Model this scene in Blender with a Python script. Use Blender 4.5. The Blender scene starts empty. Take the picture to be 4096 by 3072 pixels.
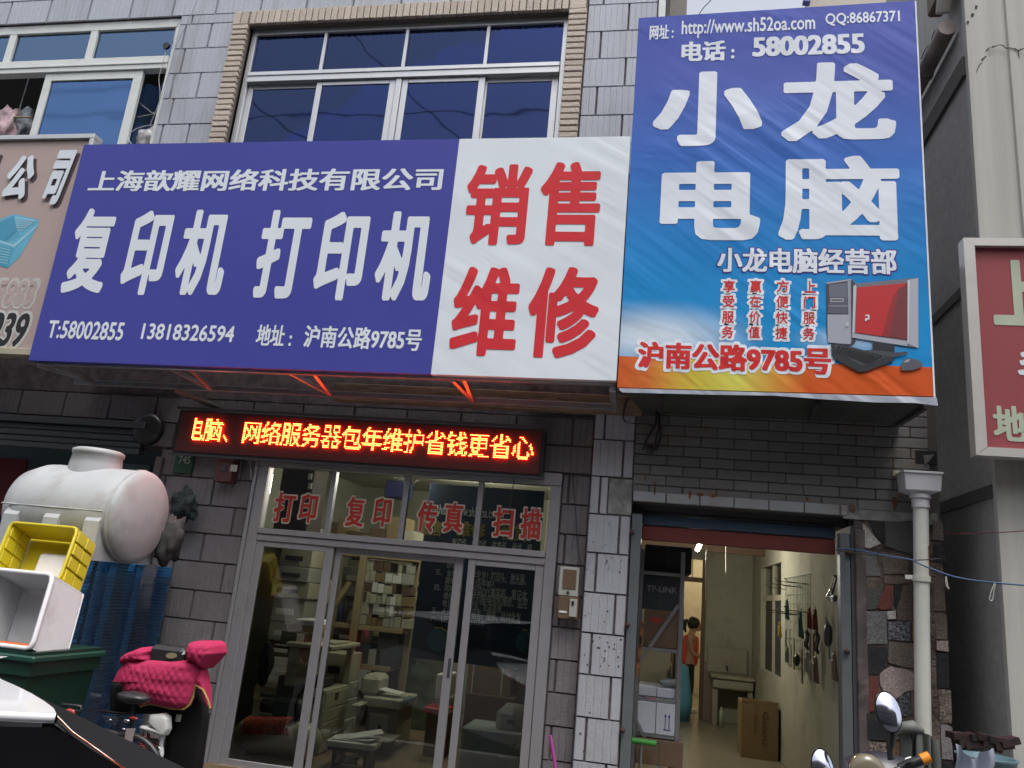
import bpy, math, random
import numpy as np
from mathutils import Vector, Matrix, noise
random.seed(11)
S = bpy.context.scene
COL = S.collection
PI = math.pi

# ------------------------------------------------------------------ camera
CAMP = Vector((0, 0, 1.7))
Rt = Vector((0.9811668, 0.17049027, 0.09080076))
Up = Vector((-0.04300006, -0.26549735, 0.96315219))
Fw = Vector((-0.18831544, 0.9489174, 0.2531661))
FPX = 3142.04
cam = bpy.data.cameras.new('camera'); cam.sensor_width = 36; cam.lens = 36 * FPX / 4096
cam.clip_start = 0.05; cam.clip_end = 500
co = bpy.data.objects.new('camera', cam); COL.objects.link(co)
m = Matrix.Identity(4)
for i in range(3):
    m[i][0] = Rt[i]; m[i][1] = Up[i]; m[i][2] = -Fw[i]; m[i][3] = CAMP[i]
co.matrix_world = m
S.camera = co

# ------------------------------------------------------------------ sky, sun, exposure
w = bpy.data.worlds.new('World'); S.world = w; w.use_nodes = True
nt = w.node_tree; bg = nt.nodes['Background']
sky = nt.nodes.new('ShaderNodeTexSky'); sky.sky_type = 'NISHITA'; sky.sun_disc = False
sky.sun_elevation = math.radians(68); sky.sun_rotation = math.radians(150)
sky.air_density = 1.0; sky.dust_density = 4.0; sky.ozone_density = 1.0
hs = nt.nodes.new('ShaderNodeHueSaturation'); hs.inputs['Saturation'].default_value = 0.36
nt.links.new(sky.outputs[0], hs.inputs['Color']); nt.links.new(hs.outputs[0], bg.inputs[0])
bg.inputs[1].default_value = 0.15
sun = bpy.data.lights.new('sun', 'SUN'); sun.energy = 0.9; sun.angle = math.radians(25); sun.color = (1, .97, .93)
so = bpy.data.objects.new('sun', sun); COL.objects.link(so)
so.rotation_euler = (math.radians(22), 0, math.radians(180 - 150))
S.view_settings.view_transform = 'Standard'; S.view_settings.look = 'None'
S.view_settings.exposure = 0.84; S.view_settings.gamma = 1.0
S.view_settings.use_curve_mapping = False
S.cycles.max_bounces = 8; S.cycles.use_denoising = True
S.cycles.caustics_reflective = False; S.cycles.caustics_refractive = False
S.cycles.sample_clamp_indirect = 8.0
S.cycles.use_adaptive_sampling = True; S.cycles.adaptive_threshold = 0.025

# ------------------------------------------------------------------ picture measurements -> places
def ray(x, y):
    return Rt * ((x - 2048) / FPX) - Up * ((y - 1536) / FPX) + Fw
def at(x, y, Y):            # point on the plane at distance Y (parallel to the facade)
    d = ray(x, y); return CAMP + d * (Y / d.y)
def atX(x, y, X):
    d = ray(x, y); return CAMP + d * (X / d.x)
def atZ(x, y, Z):
    d = ray(x, y); return CAMP + d * ((Z - CAMP.z) / d.z)

# ------------------------------------------------------------------ materials
def lin(c):
    return tuple((v / 255 / 12.92 if v / 255 <= .04045 else ((v / 255 + .055) / 1.055) ** 2.4) for v in c)
def pm(name, col, rough=.6, metal=0., var=.12, scale=6., bump=0., bscale=60., spec=.5, dirt=None, dscale=2.5, damt=.5, stretch=None, rnd=0., coat=0.):
    mt = bpy.data.materials.new(name); mt.use_nodes = True
    n = mt.node_tree; L = n.links; b = n.nodes['Principled BSDF']
    b.inputs['Roughness'].default_value = rough; b.inputs['Metallic'].default_value = metal
    b.inputs['Specular IOR Level'].default_value = spec
    if coat: b.inputs['Coat Weight'].default_value = coat; b.inputs['Coat Roughness'].default_value = .05
    g = n.nodes.new('ShaderNodeNewGeometry'); mp = n.nodes.new('ShaderNodeMapping')
    L.new(g.outputs['Position'], mp.inputs[0])
    if stretch: mp.inputs['Scale'].default_value = stretch
    t = n.nodes.new('ShaderNodeTexNoise'); t.inputs['Scale'].default_value = scale; t.inputs['Detail'].default_value = 5
    L.new(mp.outputs[0], t.inputs[0])
    mx = n.nodes.new('ShaderNodeMix'); mx.data_type = 'RGBA'
    mx.inputs[6].default_value = (*[v * (1 - var) for v in col], 1); mx.inputs[7].default_value = (*[min(1, v * (1 + var)) for v in col], 1)
    if var >= .3:
        cr_ = n.nodes.new('ShaderNodeMapRange'); cr_.inputs[1].default_value = .36; cr_.inputs[2].default_value = .64; L.new(t.outputs[0], cr_.inputs[0]); L.new(cr_.outputs[0], mx.inputs[0])
    else: L.new(t.outputs[0], mx.inputs[0])
    out = mx.outputs[2]
    if dirt:
        t2 = n.nodes.new('ShaderNodeTexNoise'); t2.inputs['Scale'].default_value = dscale; t2.inputs['Detail'].default_value = 7; t2.inputs['Roughness'].default_value = .7
        L.new(mp.outputs[0], t2.inputs[0])
        r = n.nodes.new('ShaderNodeValToRGB'); r.color_ramp.elements[0].position = .52; r.color_ramp.elements[1].position = .72
        r.color_ramp.elements[0].color = (0, 0, 0, 1); r.color_ramp.elements[1].color = (damt, damt, damt, 1)
        L.new(t2.outputs[0], r.inputs[0])
        m2 = n.nodes.new('ShaderNodeMix'); m2.data_type = 'RGBA'; m2.inputs[7].default_value = (*dirt, 1)
        L.new(r.outputs[0], m2.inputs[0]); L.new(out, m2.inputs[6]); out = m2.outputs[2]
    if rnd:
        oi = n.nodes.new('ShaderNodeObjectInfo'); ma = n.nodes.new('ShaderNodeMapRange')
        ma.inputs[3].default_value = 1 - rnd; ma.inputs[4].default_value = 1 + rnd
        L.new(oi.outputs['Random'], ma.inputs[0])
        hv = n.nodes.new('ShaderNodeHueSaturation'); L.new(ma.outputs[0], hv.inputs['Value']); L.new(out, hv.inputs['Color']); out = hv.outputs[0]
    L.new(out, b.inputs['Base Color'])
    if bump:
        t3 = n.nodes.new('ShaderNodeTexNoise'); t3.inputs['Scale'].default_value = bscale; t3.inputs['Detail'].default_value = 4
        L.new(mp.outputs[0], t3.inputs[0])
        bp = n.nodes.new('ShaderNodeBump'); bp.inputs['Distance'].default_value = bump; bp.inputs['Strength'].default_value = 1
        L.new(t3.outputs[0], bp.inputs['Height']); L.new(bp.outputs[0], b.inputs['Normal'])
    return mt
def emis(name, col, s):
    mt = bpy.data.materials.new(name); mt.use_nodes = True
    b = mt.node_tree.nodes['Principled BSDF']; b.inputs['Base Color'].default_value = (*[c * .5 for c in col], 1)
    b.inputs['Emission Color'].default_value = (*col, 1); b.inputs['Emission Strength'].default_value = s
    return mt
def glass(name, tint=(.9, .93, .93), refl=(1, 1, 1), rough=.02, bump=.0, coat=0.):
    mt = bpy.data.materials.new(name); mt.use_nodes = True
    n = mt.node_tree; L = n.links; n.nodes.remove(n.nodes['Principled BSDF']); o = n.nodes['Material Output']
    tr = n.nodes.new('ShaderNodeBsdfTransparent'); tr.inputs[0].default_value = (*tint, 1)
    gl = n.nodes.new('ShaderNodeBsdfGlossy'); gl.inputs['Roughness'].default_value = rough; gl.inputs[0].default_value = (*refl, 1)
    fr = n.nodes.new('ShaderNodeFresnel'); fr.inputs[0].default_value = 1.52
    mx = n.nodes.new('ShaderNodeMixShader'); ad = n.nodes.new('ShaderNodeMath'); ad.use_clamp = True; ad.inputs[1].default_value = coat; L.new(fr.outputs[0], ad.inputs[0]); L.new(ad.outputs[0], mx.inputs[0]); L.new(tr.outputs[0], mx.inputs[1]); L.new(gl.outputs[0], mx.inputs[2])
    if bump:
        g = n.nodes.new('ShaderNodeNewGeometry'); t = n.nodes.new('ShaderNodeTexNoise'); t.inputs['Scale'].default_value = 1.3
        L.new(g.outputs['Position'], t.inputs[0]); bp = n.nodes.new('ShaderNodeBump'); bp.inputs['Distance'].default_value = bump
        L.new(t.outputs[0], bp.inputs['Height']); L.new(bp.outputs[0], gl.inputs['Normal'])
    L.new(mx.outputs[0], o.inputs[0]); return mt

# ------------------------------------------------------------------ mesh building
class MB:
    def __init__(s): s.v = []; s.f = []; s.mi = []; s.sm = []
    def add(s, vs, fs, mi=0, smooth=False):
        k = len(s.v); s.v += [Vector(v) for v in vs]
        for f in fs: s.f.append([i + k for i in f]); s.mi.append(mi); s.sm.append(smooth)
        return s
    def box(s, x0, x1, y0, y1, z0, z1, ch=0., mi=0):
        return s.obox(Vector(((x0 + x1) / 2, (y0 + y1) / 2, (z0 + z1) / 2)), (Vector((1, 0, 0)), Vector((0, 1, 0)), Vector((0, 0, 1))), (abs(x1 - x0) / 2, abs(y1 - y0) / 2, abs(z1 - z0) / 2), ch, mi)
    def obox(s, c, ax, h, ch=0., mi=0):
        c = Vector(c); ch = min(ch, min(h) * .9)
        if ch <= 0:
            vs = [c + ax[0] * (h[0] * a) + ax[1] * (h[1] * b) + ax[2] * (h[2] * d) for a in (-1, 1) for b in (-1, 1) for d in (-1, 1)]
            return s.add(vs, [(0, 1, 3, 2), (4, 6, 7, 5), (0, 4, 5, 1), (2, 3, 7, 6), (0, 2, 6, 4), (1, 5, 7, 3)], mi)
        vs = []; idx = {}
        for a in (-1, 1):
            for b in (-1, 1):
                for d in (-1, 1):
                    for k in range(3):
                        q = [h[0] - ch, h[1] - ch, h[2] - ch]; q[k] = h[k]
                        idx[(a, b, d, k)] = len(vs); vs.append(c + ax[0] * (q[0] * a) + ax[1] * (q[1] * b) + ax[2] * (q[2] * d))
        fs = []
        for k in range(3):
            o = [i for i in range(3) if i != k]
            for sg in (-1, 1):
                f = []
                for p, q in ((-1, -1), (1, -1), (1, 1), (-1, 1)):
                    t = [0, 0, 0]; t[k] = sg; t[o[0]] = p; t[o[1]] = q; f.append(idx[(*t, k)])
                if (sg > 0) != (k != 1): f.reverse()
                fs.append(f)
            # edges along axis k
            for p in (-1, 1):
                for q in (-1, 1):
                    def I(sk, kk):
                        t = [0, 0, 0]; t[k] = sk; t[o[0]] = p; t[o[1]] = q; return idx[(*t, kk)]
                    fs.append([I(-1, o[0]), I(1, o[0]), I(1, o[1]), I(-1, o[1])])
        for a in (-1, 1):
            for b in (-1, 1):
                for d in (-1, 1): fs.append([idx[(a, b, d, k)] for k in range(3)])
        return s.add(vs, fs, mi)
    def beam(s, a, b, w_, h_, ch=0., mi=0, up=(0, 0, 1)):
        a = Vector(a); b = Vector(b); d = (b - a); l = d.length; d.normalize(); u = Vector(up)
        if abs(d.dot(u)) > .95: u = Vector((0, 1, 0))
        r = d.cross(u).normalized(); u = r.cross(d).normalized()
        return s.obox((a + b) / 2, (d, r, u), (l / 2, w_ / 2, h_ / 2), ch, mi)
    def tube(s, pts, r, n=10, mi=0, cap=True, smooth=True):
        pts = [Vector(p) for p in pts]; k = len(pts); rr = r if isinstance(r, (list, tuple)) else [r] * k
        vs = []; fs = []; pr = None
        for i, p in enumerate(pts):
            d = (pts[min(i + 1, k - 1)] - pts[max(i - 1, 0)]).normalized()
            if pr is None: pr = d.orthogonal().normalized()
            pr = (pr - d * pr.dot(d)).normalized(); q = d.cross(pr)
            for j in range(n):
                t = 2 * PI * j / n; vs.append(p + (pr * math.cos(t) + q * math.sin(t)) * rr[i])
        for i in range(k - 1):
            for j in range(n): fs.append([i * n + j, i * n + (j + 1) % n, (i + 1) * n + (j + 1) % n, (i + 1) * n + j])
        s.add(vs, fs, mi, smooth)
        if cap: s.add(vs[:n], [list(range(n))[::-1]], mi); s.add(vs[-n:], [list(range(n))], mi)
        return s
    def prism(s, pts, y0, y1, mi=0, plane='xz'):   # polygon extruded along the third axis
        k = len(pts)
        def V(p, t):
            return (p[0], t, p[1]) if plane == 'xz' else ((t, p[0], p[1]) if plane == 'yz' else (p[0], p[1], t))
        vs = [V(p, y0) for p in pts] + [V(p, y1) for p in pts]
        fs = [list(range(k)), list(range(2 * k - 1, k - 1, -1))] + [[i, i + k, (i + 1) % k + k, (i + 1) % k] for i in range(k)]
        return s.add(vs, fs, mi)
    def lathe(s, prof, c, ax=(0, 0, 1), n=24, mi=0, smooth=True):   # prof: (radius, height)
        c = Vector(c); a = Vector(ax).normalized(); u = a.orthogonal().normalized(); v_ = a.cross(u)
        vs = []; fs = []
        for r, h in prof:
            for j in range(n):
                t = 2 * PI * j / n; vs.append(c + a * h + (u * math.cos(t) + v_ * math.sin(t)) * r)
        for i in range(len(prof) - 1):
            for j in range(n): fs.append([i * n + j, i * n + (j + 1) % n, (i + 1) * n + (j + 1) % n, (i + 1) * n + j])
        return s.add(vs, fs, mi, smooth)
    def grid(s, fn, nu, nv, mi=0, smooth=True):
        vs = [fn(i / nu, j / nv) for i in range(nu + 1) for j in range(nv + 1)]
        fs = [[i * (nv + 1) + j, (i + 1) * (nv + 1) + j, (i + 1) * (nv + 1) + j + 1, i * (nv + 1) + j + 1] for i in range(nu) for j in range(nv)]
        return s.add(vs, fs, mi, smooth)
    def mesh(s, name, mats, origin):
        me = bpy.data.meshes.new(name); me.from_pydata([v - origin for v in s.v], [], s.f)
        for mt in (mats if isinstance(mats, (list, tuple)) else [mats]): me.materials.append(mt)
        me.polygons.foreach_set('material_index', s.mi); me.polygons.foreach_set('use_smooth', s.sm); me.update()
        return me
    def build(s, name, mats, parent=None, label=None, kind=None):
        lo = Vector([min(v[i] for v in s.v) for i in range(3)]); hi = Vector([max(v[i] for v in s.v) for i in range(3)])
        c = (lo + hi) / 2
        if parent is None: c.z = lo.z
        o = bpy.data.objects.new(name, s.mesh(name, mats, c)); COL.objects.link(o)
        put(o, parent, c)
        if label: o['label'] = label
        if kind: o['kind'] = kind
        return o
def put(o, parent, c):
    W[o.name] = Vector(c)
    if parent is not None: o.parent = parent; o.location = Vector(c) - W[parent.name]
    else: o.location = c
W = {}
def tag(o, label, cat, group=None):
    o['label'] = label; o['category'] = cat
    if group: o['group'] = group
    return o
def thing(name, label, cat, loc=(0, 0, 0), group=None):
    o = bpy.data.objects.new(name, None); COL.objects.link(o); o.empty_display_size = .1
    put(o, None, Vector(loc)); return tag(o, label, cat, group)
def inst(name, me, loc, parent):
    o = bpy.data.objects.new(name, me); COL.objects.link(o); put(o, parent, Vector(loc)); return o
def struct(mb, name, mt):
    o = mb.build(name, mt); o['kind'] = 'structure'; return o

# ------------------------------------------------------------------ writing
TXT = {}
def contours(body):
    c = bpy.data.curves.new('t', 'FONT'); c.body = body; c.resolution_u = 3; c.fill_mode = 'NONE'
    o = bpy.data.objects.new('t', c); COL.objects.link(o)
    dg = bpy.context.evaluated_depsgraph_get(); dg.update()
    me = bpy.data.meshes.new_from_object(o.evaluated_get(dg))
    v = np.array([(p.co.x, p.co.y) for p in me.vertices]); e = np.array([tuple(q.vertices) for q in me.edges])
    bpy.data.objects.remove(o); bpy.data.curves.remove(c); bpy.data.meshes.remove(me)
    return v[e[:, 0]], v[e[:, 1]]
def sdf(A, B, X, Z):
    """signed distance (negative inside) of the closed outlines A->B on the grid X x Z, in column blocks"""
    D = np.full((len(X), len(Z)), 9.)
    for i0 in range(0, len(X), 12):
        xs = X[i0:i0 + 12]; lo, hi = xs[0], xs[-1]
        k = (np.maximum(A[:, 0], B[:, 0]) > lo - .15) & (np.minimum(A[:, 0], B[:, 0]) < hi + .15)
        if not k.any(): continue
        a, b_ = A[k], B[k]; P = np.stack(np.meshgrid(xs, Z, indexing='ij'), -1).reshape(-1, 1, 2)
        d = b_ - a; l2 = np.maximum((d * d).sum(1), 1e-12); t = np.clip(((P - a) * d).sum(2) / l2, 0, 1)
        q = P - a - t[..., None] * d; dist = np.sqrt((q * q).sum(2)).min(1)
        px, pz = P[..., 0], P[..., 1]; cr = (a[:, 0] > px) != (b_[:, 0] > px)
        zc = a[:, 1] + (px - a[:, 0]) * d[:, 1] / np.where(abs(d[:, 0]) < 1e-12, 1e-12, d[:, 0])
        ins = ((cr & (zc > pz)).sum(1) % 2) == 1
        D[i0:i0 + 12] = np.where(ins, -dist, dist).reshape(len(xs), -1)
    return D
def glyphs(body, bold, big=False):
    """one clean, thickened outline: marching squares over the distance field of the letters"""
    k = (body, bold, big)
    if k in TXT: return TXT[k]
    A, B = contours(body); w = bold
    n_ = max(1, round(w / (.012 if big else .018))) if w else 0
    h = w / n_ if n_ else .016
    x0, z0 = min(A[:, 0].min(), B[:, 0].min()) - w - 2 * h, min(A[:, 1].min(), B[:, 1].min()) - w - 2 * h
    x1, z1 = max(A[:, 0].max(), B[:, 0].max()) + w + 2 * h, max(A[:, 1].max(), B[:, 1].max()) + w + 2 * h
    X = np.arange(x0, x1 + h, h); Z = np.arange(z0, z1 + h, h)
    D = sdf(A, B, X, Z); F_ = D
    if n_:
        Dp = np.pad(D, n_, constant_values=9.); F_ = np.full_like(D, 9.)
        for i in range(-n_, n_ + 1):
            for j in range(-n_, n_ + 1):
                if abs(i) + abs(j) > n_ * 1.55 or abs(j) > n_ * .8 + .2: continue
                F_ = np.minimum(F_, Dp[n_ + i:n_ + i + D.shape[0], n_ + j:n_ + j + D.shape[1]])
    V_ = {}; vs = []; fs = []
    def vert(key, p):
        if key not in V_: V_[key] = len(vs); vs.append(p)
        return V_[key]
    nx, nz = F_.shape
    for i in range(nx - 1):
        f0, f1 = F_[i], F_[i + 1]
        act = (f0[:-1] < 0) | (f0[1:] < 0) | (f1[:-1] < 0) | (f1[1:] < 0); j = 0
        full = (f0[:-1] < 0) & (f0[1:] < 0) & (f1[:-1] < 0) & (f1[1:] < 0)
        while j < nz - 1:
            if not act[j]: j += 1; continue
            c = ((i, j), (i + 1, j), (i + 1, j + 1), (i, j + 1)); val = (f0[j], f1[j], f1[j + 1], f0[j + 1])
            if full[j]:
                fs.append([vert(q, (X[q[0]], Z[q[1]])) for q in c]); j += 1; continue
            f = []
            for n_ in range(4):
                q, r = c[n_], c[(n_ + 1) % 4]; a, b_ = val[n_], val[(n_ + 1) % 4]
                if a < 0: f.append(vert(q, (X[q[0]], Z[q[1]])))
                if (a < 0) != (b_ < 0):
                    t = a / (a - b_); f.append(vert((min(q, r), max(q, r)), (X[q[0]] + t * (X[r[0]] - X[q[0]]), Z[q[1]] + t * (Z[r[1]] - Z[q[1]]))))
            if len(f) > 2: fs.append(f)
            j += 1
    TXT[k] = (vs, fs); return TXT[k]
def textmesh(mb, body, x0, x1, z0, z1, Y, bold=.02, mi=0, grow=0., shear=0., turn=False):
    """flat lettering in the plane y = Y, fitted to the given rectangle; grow: outline margin in metres"""
    v, f = glyphs(body, bold, len(body) == 1 and (x1 - x0) > .22)
    ax, bx = min(p[0] for p in v), max(p[0] for p in v); az, bz = min(p[1] for p in v), max(p[1] for p in v)
    x0 -= grow; x1 += grow; z0 -= grow; z1 += grow
    if turn: v = [((p[1] - az), (bx - p[0])) for p in v]; ax, bx, az, bz = 0, bz - az, 0, bx - ax
    out = []
    for p in v:
        u = (p[0] - ax) / (bx - ax); t = (p[1] - az) / (bz - az)
        out.append((x0 + u * (x1 - x0) + shear * (t - .5) * (z1 - z0), Y, z0 + t * (z1 - z0)))
    mb.add(out, f, mi)
def tpx(mb, body, LL, UR, Y, bold=.02, mi=0, dy=0., grow=0., shear=0.):
    a = at(*LL, Y); b = at(*UR, Y)
    textmesh(mb, body, a.x, b.x, a.z, b.z, Y - dy, bold, mi, grow, shear)
def ppx(mb, pts, Y, dy=0., mi=0):      # flat printed polygon
    vs = [at(*p, Y) for p in pts]; mb.add([(v.x, Y - dy, v.z) for v in vs], [list(range(len(vs)))], mi)

# ------------------------------------------------------------------ material set
M = {}
M['asphalt'] = pm('asphalt', (.05, .05, .052), .9, var=.3, scale=40, bump=.004, bscale=200)
M['pave'] = pm('pavement', (.08, .077, .074), .85, var=.25, scale=20, bump=.003, dirt=(.04, .04, .04))
M['kerb'] = pm('kerb', (.3, .3, .29), .85, var=.2)
M['mortar'] = pm('joint_mortar', (.135, .108, .114), .9, var=.3, scale=12)
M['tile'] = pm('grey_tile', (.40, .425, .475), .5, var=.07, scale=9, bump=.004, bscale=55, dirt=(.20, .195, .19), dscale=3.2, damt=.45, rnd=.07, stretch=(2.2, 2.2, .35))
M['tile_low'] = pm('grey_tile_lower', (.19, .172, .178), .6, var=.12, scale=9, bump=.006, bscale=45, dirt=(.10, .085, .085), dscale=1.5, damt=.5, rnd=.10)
M['tile_pillar'] = pm('white_grey_tile', (.42, .43, .465), .45, var=.06, scale=9, bump=.004, bscale=55, dirt=(.25, .22, .20), dscale=3.0, damt=.45, rnd=.05)
M['tan'] = pm('tan_brick', (.50, .43, .36), .7, var=.15, scale=25, bump=.006, bscale=40, rnd=.10)
M['tanjoint'] = pm('tan_joint', (.14, .115, .10), .9)
M['alu'] = pm('aluminium', (.62, .63, .64), .38, .55, var=.06, scale=4, dirt=(.35, .33, .32), dscale=4, damt=.3)
M['alu_door'] = pm('aluminium_door', (.38, .37, .385), .42, .5, var=.08, scale=4, dirt=(.2, .18, .18), dscale=4, damt=.4)
M['pvc'] = pm('white_pvc', (.66, .69, .67), .4, var=.05, dirt=(.4, .38, .33), dscale=5, damt=.3)
M['plaster'] = pm('plaster', (.42, .41, .33), .85, var=.2, scale=2, dirt=(.17, .15, .11), dscale=2.2, damt=.6)
M['ceil'] = pm('ceiling_plaster', (.45, .42, .34), .9, var=.12, scale=2, dirt=(.18, .15, .1), dscale=2, damt=.5)
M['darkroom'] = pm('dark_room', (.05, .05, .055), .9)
M['floor'] = pm('shop_floor', (.30, .27, .20), .25, var=.2, scale=3, dirt=(.16, .14, .10), dscale=3, damt=.5)
M['steelblue'] = pm('grey_blue_steel', (.14, .158, .17), .5, .2, var=.12, scale=8, dirt=(.12, .09, .07), dscale=5, damt=.4)
M['galv'] = pm('galvanised_steel', (.42, .42, .43), .30, .8, var=.15, scale=10, dirt=(.16, .12, .1), dscale=6, damt=.4)
M['rust'] = pm('rusty_lintel', (.26, .17, .11), .8, var=.3, scale=8, stretch=(1, 1, 5), dirt=(.12, .05, .02), dscale=4, damt=.7, bump=.004)
M['red_slat'] = pm('red_shutter_slat', (.17, .035, .028), .5, var=.2, scale=5)
M['blue_slat'] = pm('blue_shutter_slat', (.035, .065, .105), .5, var=.15)
M['black'] = pm('black_plastic', (.02, .02, .022), .4)
M['dark'] = pm('dark_grey', (.05, .05, .055), .6)
M['brown'] = pm('brown_wood', (.16, .095, .06), .6, var=.25, scale=6, stretch=(1, 1, .2))
M['wood'] = pm('pine_wood', (.40, .31, .18), .6, var=.2, scale=6)
M['card'] = pm('cardboard', (.27, .19, .10), .8, var=.08, scale=4)
M['card2'] = pm('cardboard_dark', (.14, .09, .055), .8, var=.1, scale=4)
M['cream'] = pm('cream_plastic', (.50, .47, .36), .45, var=.05)
M['cream2'] = pm('grey_plastic', (.42, .42, .38), .45, var=.05)
M['white'] = pm('white_plastic', (.75, .75, .77), .4, var=.03)
M['paper'] = pm('paper', (.78, .78, .76), .8, var=.05)
M['stucco'] = pm('dark_stucco', (.40, .385, .375), .95, var=.25, scale=14, bump=.01, bscale=160, dirt=(.24, .22, .21), dscale=1.2, damt=.6)
M['groove'] = pm('stucco_groove', (.10, .09, .085), .95)
M['brickgrey'] = pm('grey_brick_tile', (.17, .168, .165), .6, var=.12, scale=8, bump=.003, bscale=60, dirt=(.13, .09, .05), dscale=1.6, damt=.55, rnd=.12)
M['brickjoint'] = pm('brick_joint', (.10, .09, .085), .9)
M['glass'] = glass('clear_glass', (.80, .84, .83), (1, 1, 1), .01, .0015)
M['blueglass'] = glass('blue_mirror_glass', (.07, .12, .42), (.24, .34, .74), .03, .004, .075)
M['greyblueglass'] = glass('grey_blue_mirror_glass', (.25, .40, .62), (.34, .52, .80), .05, .0015, .24)
M['curtain'] = pm('pale_curtain', (.62, .70, .74), .9, var=.08, scale=3, stretch=(6, 6, .3))
M['pipe'] = pm('white_downpipe', (.62, .63, .57), .4, var=.06, scale=3, dirt=(.42, .36, .24), dscale=3, damt=.3)

def wall_painted():   # streaked pale render with cracks
    mt = pm('streaked_pale_render', (.45, .445, .41), .85, var=.28, scale=2.2, stretch=(3.5, 3.5, .12), bump=.003, bscale=60)
    return mt
M['render'] = wall_painted()

# sign fabric: one crease relief shared by the vinyl and the ink on it
def vinyl(name, col, wr='a', amp=.02, ramp=None, rough=.42):
    mt = bpy.data.materials.new(name); mt.use_nodes = True
    n = mt.node_tree; L = n.links; b = n.nodes['Principled BSDF']; b.inputs['Roughness'].default_value = rough; b.inputs['Specular IOR Level'].default_value = .22
    g = n.nodes.new('ShaderNodeNewGeometry')
    if ramp: L.new(ramp(n, L, g), b.inputs['Base Color'])
    else:
        t = n.nodes.new('ShaderNodeTexNoise'); t.inputs['Scale'].default_value = 1.5; L.new(g.outputs['Position'], t.inputs[0])
        mx = n.nodes.new('ShaderNodeMix'); mx.data_type = 'RGBA'; mx.inputs[6].default_value = (*[c * .93 for c in col], 1); mx.inputs[7].default_value = (*[min(1, c * 1.05) for c in col], 1)
        L.new(t.outputs[0], mx.inputs[0]); L.new(mx.outputs[2], b.inputs['Base Color'])
    # creases: noise squeezed along a falling diagonal, strongest where a second noise is high
    def crease(rot, sx, sz, s, d, amt, lo, hi):
        mp = n.nodes.new('ShaderNodeMapping'); mp.vector_type = 'POINT'; mp.inputs['Rotation'].default_value = (0, math.radians(rot), 0)
        L.new(g.outputs['Position'], mp.inputs[0])
        mq = n.nodes.new('ShaderNodeMapping'); mq.inputs['Scale'].default_value = (sx, 0, sz); L.new(mp.outputs[0], mq.inputs[0])
        t = n.nodes.new('ShaderNodeTexNoise'); t.inputs['Scale'].default_value = s; t.inputs['Detail'].default_value = 2; t.inputs['Distortion'].default_value = .15; L.new(mq.outputs[0], t.inputs[0])
        k = n.nodes.new('ShaderNodeTexNoise'); k.inputs['Scale'].default_value = .9; k.inputs['Detail'].default_value = 1; L.new(mp.outputs[0], k.inputs[0])
        r = n.nodes.new('ShaderNodeMapRange'); r.inputs[1].default_value = lo; r.inputs[2].default_value = hi; L.new(k.outputs[0], r.inputs[0])
        q = n.nodes.new('ShaderNodeMath'); q.operation = 'MULTIPLY'; L.new(t.outputs[0], q.inputs[0]); L.new(r.outputs[0], q.inputs[1])
        q2 = n.nodes.new('ShaderNodeMath'); q2.operation = 'MULTIPLY'; L.new(q.outputs[0], q2.inputs[0]); q2.inputs[1].default_value = amt
        return q2.outputs[0]
    a = crease(-40 if wr == 'a' else -30, .35, 3.2, 1.6, 0, amp, .38, .62)
    c2 = crease(-14 if wr == 'a' else -62, .5, 2.5, 2.6, 0, amp * .35, .45, .65)
    ad = n.nodes.new('ShaderNodeMath'); L.new(a, ad.inputs[0]); L.new(c2, ad.inputs[1])
    wv = n.nodes.new('ShaderNodeTexNoise'); wv.inputs['Scale'].default_value = 350; L.new(g.outputs['Position'], wv.inputs[0])
    w2 = n.nodes.new('ShaderNodeMath'); w2.operation = 'MULTIPLY'; w2.inputs[1].default_value = .0006; L.new(wv.outputs[0], w2.inputs[0])
    a3 = n.nodes.new('ShaderNodeMath'); L.new(ad.outputs[0], a3.inputs[0]); L.new(w2.outputs[0], a3.inputs[1])
    bp = n.nodes.new('ShaderNodeBump'); bp.inputs['Distance'].default_value = 1.0; L.new(a3.outputs[0], bp.inputs['Height']); L.new(bp.outputs[0], b.inputs['Normal'])
    return mt

YW = 6.5      # plane of the upper facade and the pillar
YL = 6.6      # recessed lower wall
YS = 5.85     # front of the sign boards

# ------------------------------------------------------------------ ground
RD = -.2      # road level
g = MB(); g.box(-60, 60, -60, 4.2, -.6, RD); struct(g, 'road', M['asphalt'])
g = MB(); g.box(-60, 60, 4.351, 7, -.6, 0); struct(g, 'pavement', M['pave'])
g = MB()
for i in range(-20, 20): g.box(i, i + .99, 4.2, 4.35, -.6, .004, .012)
struct(g, 'kerb', M['kerb'])
g = MB(); g.box(-60, 60, 7.001, 90, -.6, -.05); struct(g, 'ground', M['pave'])

# ------------------------------------------------------------------ main building
bld = thing('shop_building', 'two storey shop building clad in grey tiles behind the blue and white sign', 'building', (-4, YW + .2, 0))
ZB = 3.3
wall = MB()
# upper wall backing with openings: window A x -4.5..-1.06 z <7.27 ; window B x <-5.36 z<7.45
wall.box(-4.70, -.20, YW + .02, YW + .30, 7.27, 8.6)
wall.box(-16, -4.70, YW + .02, YW + .30, 7.46, 8.6)
wall.box(-5.36, -4.50, YW + .02, YW + .30, ZB, 7.459)
wall.box(-1.061, -.20, YW + .02, YW + .30, ZB, 7.269)
wall.box(-16, -.20, YW + .305, YW + .45, 2.9, 5.2)
# lower wall, pieces round the openings
wall.box(-16, -.555, YL + .02, YL + .25, 2.70, 3.45)
wall.box(-4.60, -3.56, YL + .02, YL + .25, 0.0, 2.699)
wall.box(-.80, -.30, YL + .02, YL + .25, 0.0, 2.699)
wall.box(-.553, -.205, YW + .02, YW + .6, 0.0, 3.3)
wall_o = wall.build('wall', M['mortar'], bld)

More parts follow.
